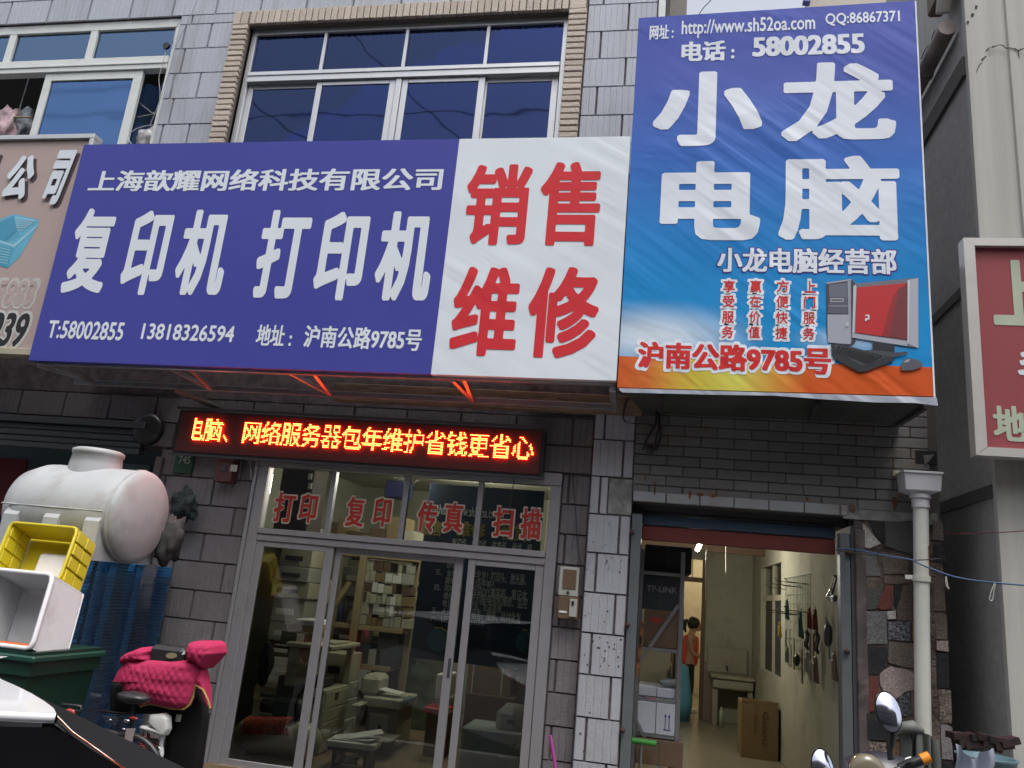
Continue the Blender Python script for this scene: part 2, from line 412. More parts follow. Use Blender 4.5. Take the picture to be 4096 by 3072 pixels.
def tile_mesh(name, w_, h_, mt, ribs=.058, dep=.022, gd=.004):
    mb = MB(); k = max(1, int(round(w_ / ribs))); pts = []
    for i in range(k):
        a = -w_ / 2 + w_ * i / k; b = -w_ / 2 + w_ * (i + 1) / k
        pts += [(a + .003, -dep / 2 + (gd if i else .004)), (a + .008, -dep / 2), (b - .004, -dep / 2)]
    pts += [(w_ / 2, dep / 2), (-w_ / 2, dep / 2)]
    mb.prism(pts, -h_ / 2, h_ / 2, plane='xy')
    return mb.mesh(name, mt, Vector((0, 0, 0)))
TC = {}
def tile(x0, x1, z0, z1, Y, key, parent, j=.007, name='tile'):
    a, b = x0 + j, x1 - j; c, d = z0 + j, z1 - j
    k = (round(b - a, 3), round(d - c, 3), key)
    if k not in TC: TC[k] = tile_mesh('tile', k[0], k[1], M[key])
    return inst(name, TC[k], ((a + b) / 2, Y + .009 + random.uniform(-.0015, .0015), (c + d) / 2), parent)
RZ = .3106
def rowz(k): return 1.435 + RZ * k
def row_tiles(z0, z1, cuts, Y, key):
    for a, b in zip(cuts[:-1], cuts[1:]): tile(a, b, z0, z1, Y, key, wall_o)
# right of the window and over it
for k in range(13, 22):
    z0, z1 = rowz(k), rowz(k + 1)
    if z1 < 5.35: continue
    if k < 19:
        row_tiles(z0, z1, [-.885, -.48 if k % 2 == 0 else -.735, -.20], YW, 'tile')
    elif k == 19:
        row_tiles(z0, z1, [-.885, -.735, -.20], YW, 'tile') if k % 2 else None
for k in range(13, 19):
    z0, z1 = rowz(k), rowz(k + 1)
    if z1 < 5.4: continue
    row_tiles(z0, z1, [-5.37, -5.28, -4.97, -4.69] if k % 2 == 0 else [-5.37, -5.225, -4.69], YW, 'tile')
row_tiles(rowz(19), 7.455, [-5.37, -5.225, -4.69], YW, 'tile')
for r in range(3):
    z0 = 7.455 + r * .31; off = (0, .27, 0)[r]
    cuts = [-9.2 + off + .53 * i for i in range(17)] + [-.20]
    cuts = [c for c in cuts if c < -.25] + [-.20]
    row_tiles(z0, z0 + .31, cuts, YW, 'tile')
# pillar
for k in range(-5, 6):
    z0, z1 = rowz(k) , min(rowz(k + 1), 3.28)
    if z1 < .1: continue
    c = [-.553, -.463, -.205] if k % 2 else [-.553, -.295, -.205]
    if k == 3:
        tile(-.553, -.47, z0, z1, YW, 'tile_pillar', wall_o); tile(-.47, -.40, z0, z1, YW, 'tile_pillar', wall_o)
    else:
        for a, b in zip(c[:-1], c[1:]): tile(a, b, max(z0, .1), z1, YW, 'tile_pillar', wall_o)
M['cement'] = pm('bare_cement', (.27, .27, .26), .9, var=.3, scale=9, bump=.006, bscale=30, dirt=(.1, .07, .05), dscale=6, damt=.6)
mb = MB(); mb.box(-.397, -.207, YW + .012, YW + .03, rowz(3) + .01, rowz(4) - .01, .004); mb.build('bare_patch', M['cement'], bld)
# lower wall tiles
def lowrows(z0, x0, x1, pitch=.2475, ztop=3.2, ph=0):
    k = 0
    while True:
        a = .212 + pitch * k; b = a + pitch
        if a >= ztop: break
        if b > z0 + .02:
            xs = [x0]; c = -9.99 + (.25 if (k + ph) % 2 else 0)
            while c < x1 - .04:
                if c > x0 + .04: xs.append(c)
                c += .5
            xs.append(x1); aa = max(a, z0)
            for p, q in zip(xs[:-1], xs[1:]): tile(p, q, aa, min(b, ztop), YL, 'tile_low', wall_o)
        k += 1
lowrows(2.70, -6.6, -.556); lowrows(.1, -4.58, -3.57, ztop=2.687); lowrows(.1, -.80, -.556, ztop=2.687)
q = MB()
for k in range(70):
    x_ = random.uniform(-.54, -.22); z_ = random.choice([random.gauss(1.33, .08), random.gauss(2.05, .12), random.uniform(.3, 2.3)]); r_ = random.uniform(.002, .007)
    if abs((z_ - 1.435) / RZ - round((z_ - 1.435) / RZ)) < .08: continue
    a0 = random.uniform(0, PI); q.add([(x_ + r_ * (1.6 if n_ % 2 else .6) * math.cos(a0 + n_ * PI / 3), YW - .0048 - .0001 * (k % 9), z_ + r_ * 1.5 * math.sin(a0 + n_ * PI / 3)) for n_ in range(6)], [[0, 1, 2, 3, 4, 5]])
o = q.build('chips', M['dark'], wall_o); o['kind'] = 'stuff'
# timber lintel behind the sign frame
mb = MB(); mb.box(-2.9, -.16, YW - .06, YW + .015, 3.20, 3.36, .006); mb.build('lintel', M['rust'], bld)

# window A in its tan brick surround
sur = MB(); sur.box(-4.69, -4.50, YW - .012, YW + .30, ZB + 1.6, 7.43); sur.box(-1.06, -.888, YW - .012, YW + .30, ZB + 1.6, 7.43); sur.box(-4.499, -1.061, YW - .012, YW + .30, 7.262, 7.43)
su = sur.build('window_surround', M['tanjoint'], bld)
def brick_mesh(w_, h_, d_, mt, nm='brick', rough=0.):
    mb = MB(); mb.box(-w_ / 2, w_ / 2, -d_ / 2, d_ / 2, -h_ / 2, h_ / 2, min(.006, h_ * .15)); return mb.mesh(nm, mt, Vector((0, 0, 0)))
bs = [brick_mesh(.175 + random.uniform(-.004, .004), .055, .045, M['tan']) for _ in range(3)]
bt = [brick_mesh(.062, .165 + random.uniform(-.004, .004), .045, M['tan']) for _ in range(3)]
z = 7.235
while z > 5.35:
    inst('brick', random.choice(bs), (-4.595, YW - .03 + random.uniform(-.003, .003), z), su)
    inst('brick', random.choice(bs), (-.975, YW - .03 + random.uniform(-.003, .003), z), su); z -= .0655
x = -4.465
while x < -1.07:
    inst('brick', random.choice(bt), (x, YW - .03 + random.uniform(-.003, .003), 7.347), su); x += .0715
inst('brick', brick_mesh(.08, .165, .045, M['tan']), (-4.56, YW - .03, 7.347), su); inst('brick', brick_mesh(.08, .165, .045, M['tan']), (-4.65, YW - .03, 7.347), su)
inst('brick', brick_mesh(.16, .165, .045, M['tan']), (-.98, YW - .03, 7.347), su)

YG = YW + .05
win = bpy.data.objects.new('window', None); COL.objects.link(win); put(win, bld, Vector((-2.78, YG, 5.2)))
fr = MB()
fr.box(-4.498, -1.062, YG, YG + .07, 7.20, 7.26, .003); fr.box(-4.498, -4.44, YG, YG + .07, 5.0, 7.199, .003); fr.box(-1.12, -1.063, YG, YG + .07, 5.0, 7.199, .003)
fr.box(-4.439, -1.121, YG - .03, YG + .06, 6.60, 6.635, .003); fr.box(-4.439, -1.121, YG - .02, YG + .06, 6.638, 6.672, .003); fr.box(-4.439, -1.121, YG - .03, YG + .06, 6.675, 6.72, .003)
for xx in (-3.645, -2.745, -1.885): fr.box(xx - .018, xx + .018, YG + .005, YG + .06, 6.721, 7.199, .003)
fr.build('frame', M['alu'], win)
for k, (a, b, yo) in enumerate(((-4.44, -3.60, .035), (-3.65, -2.79, 0.), (-2.72, -1.86, 0.), (-1.90, -1.13, .035))):
    s_ = MB(); Y0 = YG + .0 + yo
    s_.box(a, a + .06, Y0, Y0 + .028, 4.9, 6.597, .003); s_.box(b - .065, b, Y0, Y0 + .028, 4.9, 6.597, .003); s_.box(a + .061, b - .066, Y0, Y0 + .028, 6.55, 6.597, .003)
    s_.build('sash', M['alu'], win)
    q = MB(); q.box(a + .05, b - .05, Y0 + .012, Y0 + .017, 4.9, 6.56); q.build('pane', M['blueglass'], win)
s_ = MB(); s_.box(-2.785, -2.725, YG - .012, YG + .03, 4.9, 6.597, .003); s_.build('mullion', M['alu'], win)
for a, b in ((-4.44, -3.664), (-3.626, -2.764), (-2.726, -1.904), (-1.866, -1.121)):
    q = MB(); q.box(a, b, YG + .03, YG + .035, 6.722, 7.199); q.build('pane', M['blueglass'], win)
rm = MB(); rm.box(-4.7, -.95, YW + 2.8, YW + 2.9, 4.9, 7.6); rm.box(-4.8, -4.7, YW + .46, YW + 2.9, 4.9, 7.6); rm.box(-.95, -.85, YW + .46, YW + 2.9, 4.9, 7.6); rm.box(-4.8, -.85, YW + .46, YW + 2.9, 7.6, 7.7)
rm.box(-9.4, -.2, YW + .46, YW + 2.9, 4.8, 4.9)
rm.build('upper_room', M['plaster'], bld)
def curtain(x0, x1, z0, z1, Y, mt, nm='curtain', parent=bld, amp=.025, fr_=50):
    c = MB(); c.grid(lambda u, v: (x0 + (x1 - x0) * u, Y + amp * math.sin(u * (x1 - x0) * fr_) + .01 * math.sin(u * 13 + v * 4), z0 + (z1 - z0) * v), int((x1 - x0) * 60) + 4, 3)
    return c.build(nm, mt, parent)
curtain(-4.15, -3.3, 4.95, 6.98, YW + .5, M['curtain'])

# window B, white frame, at the left edge
winb = bpy.data.objects.new('window', None); COL.objects.link(winb); put(winb, bld, Vector((-6.5, YG, 5.2)))
YB = YW + .03
fr = MB(); T_ = 7.45
fr.box(-9.0, -5.362, YB, YB + .08, 7.34, T_, .004); fr.box(-5.42, -5.363, YB, YB + .08, 5.0, 7.339, .004)
fr.box(-9.0, -5.421, YB - .02, YB + .08, 6.80, 6.96, .004); fr.box(-9.0, -5.421, YB - .03, YB, 6.86, 6.885, .003)
for xx in (-6.44, -7.5): fr.box(xx - .045, xx + .045, YB, YB + .07, 6.961, 7.339, .004)
fr.build('frame', M['pvc'], winb)
for a, b in ((-6.394, -5.421), (-7.455, -6.486), (-8.5, -7.546)):
    q = MB(); q.box(a, b, YB + .03, YB + .035, 6.962, 7.339); q.build('pane', M['greyblueglass'], winb)
h = at(659, 177, YB); q = MB(); q.lathe([(0, -.004), (.040, -.004), (.040, .0), (0, .0)], (h.x, YB + .022, h.z), (0, 1, 0), 20, smooth=False); q.build('vent_hole', M['black'], winb)
a, b = -6.92, -5.70
s_ = MB(); s_.box(a, a + .09, YB + .0, YB + .045, 4.9, 6.798, .004); s_.box(b - .105, b, YB + .0, YB + .045, 4.9, 6.798, .004); s_.box(a + .091, b - .106, YB, YB + .045, 6.70, 6.798, .004); s_.build('sash', M['pvc'], winb)
q = MB(); q.box(a + .085, b - .1, YB + .02, YB + .025, 4.9, 6.71); q.build('pane', glass('sky_blue_mirror_glass', (.30, .50, .85), (.26, .48, .95), .05, .0015, .26), winb)
curtain(-6.86, -5.78, 4.95, 6.98, YB + .50, pm('blue_curtain', (.30, .50, .78), .9, var=.15, scale=2, stretch=(5, 5, .4)), amp=.04, fr_=28)
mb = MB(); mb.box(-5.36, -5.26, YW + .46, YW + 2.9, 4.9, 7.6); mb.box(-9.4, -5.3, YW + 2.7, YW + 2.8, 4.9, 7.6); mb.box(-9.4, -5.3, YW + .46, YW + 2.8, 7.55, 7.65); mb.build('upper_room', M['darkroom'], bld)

# laundry and things in the open part of window B
def lump(c, r, seed=0, n=10, sc=(1, 1, 1), amt=.3):
    mb = MB(); c = Vector(c)
    def fn(u, v):
        th = u * 2 * PI; ph = (v - .5) * PI
        d = Vector((math.cos(th) * math.cos(ph), math.sin(th) * math.cos(ph), math.sin(ph)))
        k = 1 + amt * noise.noise(d * 1.8 + Vector((seed, seed * 2.1, 0)))+ amt * .5 * noise.noise(d * 5 + Vector((seed, 0, seed)))
        return c + Vector((d.x * sc[0], d.y * sc[1], d.z * sc[2])) * (r * k)
    mb.grid(fn, n * 2, n); return mb
c = at(25, 500, YB + .2); o = lump(c, .17, 3, 12, (1.0, .5, 1.2), .5).build('hanging_clothes', pm('pink_cloth', (.55, .40, .42), .9, var=.5, scale=9)); tag(o, 'pink and white washing bundled on the sill of the open left window', 'laundry')
c = at(95, 500, YB + .25); o = lump(c, .14, 7, 12, (.8, .5, 1.3), .5).build('hanging_cloth', pm('grey_cloth', (.35, .38, .42), .9, var=.4, scale=9)); tag(o, 'grey blue cloth hanging beside the pink washing in the left window', 'cloth')
mb = MB(); mb.tube([at(118, 300, YB + .3), at(70, 465, YB + .3)], .008); o = mb.build('hanging_rod', M['pvc']); tag(o, 'thin pale rod hanging in the dark open part of the left window', 'rod')
mb = MB(); mb.tube([at(30, 468, YB + .15), at(125, 468, YB + .15)], .010); o = mb.build('drying_pole', M['wood']); tag(o, 'short pale drying pole across the open left window', 'pole')
c = at(590, 560, YB + .12); o = lump(c, .12, 5, 14, (1.1, .6, 1.1), .45).build('plastic_bag', pm('clear_grey_plastic', (.42, .42, .42), .3, var=.4, scale=14)); tag(o, 'crumpled grey plastic bag on the sill at the right end of the left window', 'bag')
mb = MB(); pts = [at(x_, y_, YB - .03) for x_, y_ in ((525, 575), (512, 555), (515, 535), (545, 515), (585, 503), (620, 500))]; mb.tube(pts, .004, 6); o = mb.build('wire_loop', M['pvc']); tag(o, 'white wire loop curving out of the open left window', 'wire')
mb = MB(); mb.tube([at(545, 400, YB + .1), at(605, 450, YB + .1), at(640, 455, YB + .1)], .004, 6); mb.tube([at(500, 480, YB + .12), at(630, 452, YB + .12)], .006, 6); o = mb.build('clothes_line', M['cream2']); tag(o, 'knotted clothes line in the gap at the right of the left window', 'line')

# wires down the facade
def cable(name, pts, Y, r, mt, label, cat='cable', n=6):
    P_ = [at(p[0], p[1], p[2] if len(p) > 2 else Y) for p in pts]
    # smooth
    Q = []
    for i in range(len(P_) - 1):
        p0 = P_[max(i - 1, 0)]; p1 = P_[i]; p2 = P_[i + 1]; p3 = P_[min(i + 2, len(P_) - 1)]
        for t in [k / 5 for k in range(5)]:
            Q.append(.5 * ((2 * p1) + (p2 - p0) * t + (2 * p0 - 5 * p1 + 4 * p2 - p3) * t * t + (3 * p1 - p0 - 3 * p2 + p3) * t ** 3))
    Q.append(P_[-1]); mb = MB(); mb.tube(Q, r, n); o = mb.build(name, mt); tag(o, label, cat); return o
GW = pm('weathered_wire', (.30, .30, .30), .6)
cable('facade_wire', [(790, 0), (760, 70), (720, 150), (700, 195), (685, 260), (640, 400), (600, 500)], YW - .06, .0035, GW, 'grey wire running from the top edge down past the left window frame')
cable('facade_wire', [(705, 200), (705, 260), (690, 360), (672, 440)], YW - .05, .003, GW, 'short hanging wire beside the right jamb of the left window')
cable('facade_wire', [(812, 0), (790, 90), (770, 200), (752, 330), (735, 480), (722, 575)], YW - .03, .002, GW, 'thin straight wire over the tiles between the two upper windows')
cable('facade_wire', [(662, 210), (650, 260), (636, 310), (640, 370), (636, 430)], YB - .05, .003, M['cream2'], 'pale wire hanging in front of the gap of the left window')
cable('facade_wire', [(716, 90), (700, 125), (690, 200)], YW - .03, .003, GW, 'short curved wire at the corner of the left window frame')

# end strip of the upper wall and pipe behind it
mb = MB(); mb.box(-.197, -.13, YW - .03, YW + .05, 4.2, 9, .006); o = mb.build('corner_trim', M['pvc'], bld)
mb = MB(); mb.box(-.10, .075, YW + .30, YW + .42, 4.2, 9, .006); o = mb.build('rear_pipe_casing', pm('grey_brown_paint', (.20, .19, .17), .7), bld)
mb = MB(); mb.box(-.129, -.101, YW + .30, YW + .6, 4.2, 9); mb.box(-.2, .0, YW + .42, YW + 5, 4.2, 9); o = mb.build('end_wall', M['dark'], bld)

# ------------------------------------------------------------------ left shop opening with its roller shutter box
mb = MB(); mb.box(-9.4, -4.60, YL + 2.8, YL + 2.9, 0, 2.8); mb.box(-9.4, -4.6, YL + .26, YL + 2.9, 2.75, 2.85); mb.box(-4.62, -4.58, YL + .25, YL + 2.9, 0, 2.75)
mb.build('shutter_room', pm('teal_room', (.10, .15, .18), .8), bld)
sh = MB()
M['shutter'] = pm('grey_shutter', (.07, .074, .078), .5, .3, var=.12)
so_ = None
zz = 2.86
box_ = MB(); box_.box(-9.4, -4.72, YL - .14, YL + .015, 2.84, 2.90, .005); so_ = box_.build('shutter_box', M['shutter'], bld)
for k in range(4):
    q = MB(); q.box(-9.4, -4.76, YL - .10 + .012 * (k % 2), YL + .0, 2.60 + k * .06, 2.657 + k * .06, .008); q.build('slat', M['shutter'], so_)
q = MB(); q.lathe([(0, 0), (.15, 0), (.15, .06), (.11, .075), (.04, .08), (0, .08)], at(600, 1720, YL - .04), (0, -1, 0), 24); q.build('shutter_drum_end', M['black'], bld)
q = MB(); q.box(-4.60, -4.53, YL - .05, YL + .05, .1, 2.60, .005); q.build('door_jamb', pm('brown_jamb', (.12, .09, .085), .7), bld)
# light board and dark red sheet seen in the opening
a = at(330, 1800, YL + .3); b = at(572, 2000, YL + .3)
q = MB(); q.box(a.x, b.x, YL + .30, YL + .33, b.z, 2.56, .003); o = q.build('pale_door_panel', pm('teal_panel', (.22, .30, .31), .6), bld)
a = at(0, 1830, YL + .5); b = at(80, 1950, YL + .5)
q = MB(); q.box(-6.9, b.x, YL + .50, YL + .53, b.z - .3, a.z, .003); o = q.build('wall_poster', pm('dark_red_print', (.20, .03, .04), .7), bld)

# slanting roof strut behind the sign
q = MB(); q.beam(at(700, 1560, YL - .25), at(900, 1640, YL - .0), .18, .02); o = q.build('canopy_gusset', pm('grey_green', (.16, .16, .14), .8), bld)
# plate 745 ,electrical box
pl = thing('house_number_plate', 'small dark green house number plate reading 745 on the tiles below the lit board', 'number plate', at(735, 1850, YL - .02))
a = at(690, 1890, YL - .02); b = at(780, 1812, YL - .02)
q = MB(); q.box(a.x, b.x, YL - .022, YL - .01, a.z, b.z, .003); q.build('plate', pm('green_enamel', (.03, .09, .05), .4), pl)
q = MB(); tpx(q, '745', (712, 1853), (765, 1824), YL - .024, .02); q.build('lettering', pm('plate_ink', (.45, .55, .40), .6), pl)
eb = thing('meter_box', 'dark red electrical box with a small glass window under the lit red board', 'meter box', at(910, 1870, YL - .08))
a = at(856, 1935, YL - .1); b = at(965, 1815, YL - .1)
q = MB(); q.box(a.x, b.x - .05, YL - .12, YL - .0, a.z + .02, b.z, .008); q.build('case', pm('dark_red_case', (.10, .035, .035), .5), eb)
a = at(918, 1885, YL - .13); b = at(950, 1860, YL - .13); q = MB(); q.box(a.x, b.x, YL - .13, YL - .122, a.z, b.z, .002); q.build('meter_glass', M['cream2'], eb)
a = at(880, 1885, YL - .13); b = at(905, 1860, YL - .13); q = MB(); q.box(a.x, b.x, YL - .13, YL - .122, a.z, b.z, .002); q.build('switch', M['dark'], eb)
cable('wire', [(985, 1800), (1000, 1850), (1005, 1920)], YL - .1, .003, M['cream2'], 'pale wire dropping from the lit board beside the dark red box')

# ------------------------------------------------------------------ shop front (aluminium)
sf = bpy.data.objects.new('shop_front', None); COL.objects.link(sf); put(sf, bld, Vector((-2.2, YL, .1)))
YD = YL + .02
XL, XR = -3.565, -.80
zt0, zt1 = 1.925, 2.035     # transom bar
fr = MB()
fr.box(XL, XR, YD - .06, YD + .06, 2.585, 2.69, .004)
fr.box(XL, XL + .10, YD - .05, YD + .06, .1, 2.584, .004); fr.box(XR - .09, XR, YD - .05, YD + .06, .1, 2.584, .004)
fr.box(XL - .03, XL - .001, YD - .07, YD + .03, .1, 2.69, .003)
fr.build('frame', M['alu_door'], sf)
fr = MB(); fr.box(XL + .101, XR - .091, YD - .07, YD + .05, zt0 + .06, zt1, .004); fr.box(XL + .101, XR - .091, YD - .055, YD + .05, zt0, zt0 + .057, .004); fr.build('transom', M['alu_door'], sf)
mull = [at(1340, 1900, YD).x, at(1630, 1925, YD).x, at(1925, 1950, YD).x]
for xx in mull: fr = MB(); fr.box(xx - .022, xx + .022, YD - .02, YD + .04, zt1 + .001, 2.584, .003); fr.build('mullion', M['alu_door'], sf)
ed = [XL + .1] + mull + [XR - .09]
for a, b in zip(ed[:-1], ed[1:]):
    q = MB(); q.box(a + .022, b - .022, YD + .0, YD + .005, zt1, 2.584); q.build('pane', M['glass'], sf)
doors = ((XL + .10, at(1300, 2300, YD).x + .03, .0), (at(1320, 2260, YD + .05).x - .03, at(1840, 2304, YD + .05).x, .05), (at(1868, 2304, YD).x, XR - .12, .0))
sx = [(at(1300, 2310, YD).x, at(1340, 2315, YD).x)]
def sash(x0, x1, y0, wl=.07, wr=.07):
    s_ = MB(); s_.box(x0, x0 + wl, y0, y0 + .03, .06, zt0 - .002, .003); s_.box(x1 - wr, x1, y0, y0 + .03, .1, zt0 - .002, .003)
    s_.box(x0 + wl + .001, x1 - wr - .001, y0, y0 + .03, zt0 - .05, zt0 - .002, .003); s_.box(x0 + wl + .001, x1 - wr - .001, y0, y0 + .03, .06, .15, .003)
    o = s_.build('door_sash', M['alu_door'], sf)
    q = MB(); q.box(x0 + wl - .005, x1 - wr + .005, y0 + .012, y0 + .017, .15, zt0 - .05); q.build('pane', M['glass'], sf)
    return o
x1a = at(1318, 2304, YD - .04).x
sash(XL + .10, x1a, YD - .04, .07, .075)
x2a = at(1850, 2304, YD + .02).x; sash(x1a + .01, x2a, YD + .0, .05, .075)
x3a = at(1868, 2304, YD - .04).x; sash(x3a, XR - .095, YD - .04, .06, .07)
q = MB(); h = at(1795, 2672, YD - .01); q.box(h.x - .012, h.x + .012, YD - .006, YD + .001, h.z - .075, h.z + .075, .002); q.build('handle', M['dark'], sf)
mb = MB(); a = at(1440, 1858, YL - .0); q = MB(); q.box(at(1590, 1852, YL).x, at(1640, 1852, YL).x, YD - .07, YD - .061, 2.63, 2.655, .002); q.build('label_plate', M['dark'], sf)
# red lettering on the panes
M['redink'] = pm('red_film', (.42, .03, .02), .5); M['whiteink'] = pm('pale_film', (.50, .46, .38), .6)
for body, LL, UR in (('打', (1088, 2085), (1188, 1974)), ('印', (1190, 2088), (1276, 1979)), ('复', (1378, 2103), (1465, 1991)), ('印', (1487, 2104), (1571, 1995)), ('传', (1664, 2125), (1754, 2011)), ('真', (1770, 2127), (1858, 2014)), ('扫', (1968, 2144), (2058, 2031)), ('描', (2078, 2153), (2170, 2037))):
    q = MB(); tpx(q, body, LL, UR, YD - .010, .065, 0, 0, .013); q.build('letter_outline', M['whiteink'], sf)
    q = MB(); tpx(q, body, LL, UR, YD - .013, .035); q.build('letter', M['redink'], sf)
# thin hanging flex
cable('lamp_flex', [(2058, 1905), (2050, 1960), (2040, 2040), (2045, 2060)], YD - .07, .004, M['black'], 'black flex hanging in front of the right transom pane')
# meters right of the shop front
for (a_, b_, nm, lab, mt, mt2) in (((2232, 2380), (2318, 2272), 'meter_cabinet', 'grey framed meter cabinet with brown window, upper of the two by the white pillar', 'cream2', 'card2'), ((2228, 2472), (2316, 2388), 'breaker_box', 'brown breaker box with small switches, lower of the two by the white pillar', 'card2', 'cream2')):
    a = at(*a_, YL - .1); b = at(*b_, YL - .1)
    t_ = thing(nm, lab, 'meter box', (a.x, YL - .05, a.z))
    q = MB(); q.box(a.x, b.x, YL - .10, YL - .002, a.z, b.z, .005); q.build('case', M[mt], t_)
    if nm == 'meter_cabinet':
        q = MB(); q.box(a.x + .03, b.x - .02, YL - .107, YL - .101, a.z + .055, b.z - .02, .002); q.build('window', M[mt2], t_)
        q = MB(); q.lathe([(0, 0), (.012, 0), (.012, .01), (0, .01)], ((a.x + b.x) / 2, YL - .10, a.z + .028), (0, -1, 0), 12); q.build('knob', M['dark'], t_)
    else:
        q = MB(); q.box(b.x - .07, b.x - .01, YL - .115, YL - .101, a.z + .02, b.z - .02, .003); q.build('breaker', M[mt2], t_)
        q = MB(); q.box(b.x - .055, b.x - .035, YL - .122, YL - .116, b.z - .07, b.z - .035, .002); q.build('switch', M['black'], t_)
        q = MB(); q.box(a.x + .012, a.x + .075, YL - .104, YL - .101, a.z + .045, a.z + .06); q.build('paper_label', M['paper'], t_)
cable('wire', [(2290, 1900), (2296, 1980), (2305, 2080), (2310, 2180), (2325, 2260)], YL - .02, .003, M['black'], 'black wire running down the dark tiles to the meter cabinet')
cable('earth_wire', [(2365, 1750), (2350, 1765), (2348, 1775)], YW - .02, .005, M['wood'], 'short cream insulator on the left edge of the white pillar')
q = MB(); q.tube([at(2200, 2940, 6.3), at(2212, 3010, 6.3), at(2225, 3090, 6.3)], .012); o = q.build('broom_handle', pm('magenta_plastic', (.42, .06, .30), .4)); tag(o, 'magenta broom handle leaning beside the foot of the white pillar', 'broom')

# ------------------------------------------------------------------ sign 1: blue and white shop sign
Vblue = vinyl('blue_vinyl', (.062, .068, .335), 'b', .003)
Vwhite = vinyl('white_vinyl', (.72, .78, .83), 'b', .013, None, .5)
Vwtext = vinyl('white_ink', (.72, .78, .83), 'b', .003)
Vrtext = vinyl('red_ink', (.62, .035, .045), 'b', .013, None, .5)
zb = lambda x: 3.285 + (x + 5.5) * .0075
zt = lambda x: 5.452 - (x + 5.5) * .001
s1 = thing('shop_sign', 'long shop sign with blue half and white half lettered in white and red', 'sign', (-3, YS, 3.28))
XA, XB = -5.555, -.352
d0 = at(1837, 561, YS); d1 = at(1722, 1509, YS); XD = (d0.x + d1.x) / 2
def panel(mb, x0, x1, y0, y1):
    mb.add([(x0, y0, zb(x0)), (x1, y0, zb(x1)), (x1, y0, zt(x1)), (x0, y0, zt(x0)), (x0, y1, zb(x0)), (x1, y1, zb(x1)), (x1, y1, zt(x1)), (x0, y1, zt(x0))],
           [(0, 1, 2, 3), (7, 6, 5, 4), (0, 4, 5, 1), (3, 2, 6, 7), (0, 3, 7, 4), (1, 5, 6, 2)])
q = MB(); panel(q, XA, XD - .0005, YS, YS + .06); q.build('blue_panel', Vblue, s1)
q = MB(); panel(q, XD + .0005, XB, YS, YS + .06); q.build('white_panel', Vwhite, s1)
def letters(name, items, Y, mt, parent, bold=.03, dy=.003, grow=0., shear=0.):
    for it in items:
        q = MB(); tpx(q, it[0], it[1], it[2], Y, it[3] if len(it) > 3 else bold, 0, dy, grow, shear)
        o = q.build(name, mt, parent)
    return o
letters('lettering', [('上海歆耀网络科技有限公司', (349, 766), (1777, 670))], YS, Vwtext, s1, .030)
for c in (('复', (238, 1171), (484, 835)), ('印', (466, 1178), (705, 844)), ('机', (681, 1179), (946, 840)), ('打', (1000, 1192), (1257, 841)), ('印', (1241, 1199), (1487, 849)), ('机', (1485, 1201), (1755, 846))):
    letters('large_letter', [c], YS, Vwtext, s1, .038)
letters('lettering', [('T:58002855', (184, 1352), (504, 1290)), ('13818326594', (562, 1357), (944, 1304))], YS, Vwtext, s1, .022)
letters('lettering', [('地址', (1020, 1381), (1147, 1301), .028), (':', (1153, 1384), (1170, 1342), .03), ('沪南公路9785号', (1211, 1388), (1693, 1316), .028)], YS, Vwtext, s1)
for c in (('销', (1843, 979), (2134, 657)), ('售', (2144, 981), (2413, 648)), ('维', (1790, 1419), (2091, 1071)), ('修', (2096, 1428), (2406, 1071))):
    letters('red_letter', [c], YS, Vrtext, s1, .034)

# steel frame under it
fs = thing('sign_bracket', 'galvanised steel bracket frame with diagonal braces under the long blue and white sign', 'bracket', (-3, 6.1, 3.25))
q = MB(); a = at(300, 1528, YW - .14); b = at(2450, 1628, YW - .14); q.beam(a, b, .035, .05, .003); q.build('rear_rail', M['galv'], fs)
q = MB(); q.beam(Vector((XA + .03, YS + .085, zb(XA) - .0)), Vector((XB - .02, YS + .085, zb(XB) - .0)), .04, .04, .003); q.build('front_rail', M['galv'], fs)
for p0, p1 in (((150, 1460), (375, 1533)), ((655, 1462), (845, 1556)), ((1160, 1490), (1322, 1577)), ((1815, 1520), (1893, 1604))):
    A_ = at(*p0, YS + .10); B_ = at(*p1, YW - .17); q = MB(); q.beam(A_, B_, .035, .035, .003); q.build('diagonal_brace', M['galv'], fs)
    q = MB(); q.beam(Vector((B_.x, YS + .107, zb(B_.x) + .0)), Vector((B_.x, YW - .162, B_.z)), .035, .035, .003); q.build('cross_bar', M['galv'], fs)
q = MB(); q.beam(Vector((XB - .03, YS + .107, zb(XB) - .02)), Vector((XB - .03, YW - .15, at(2450, 1628, YW - .15).z - .01)), .05, .08, .003); q.build('end_plate', M['galv'], fs)

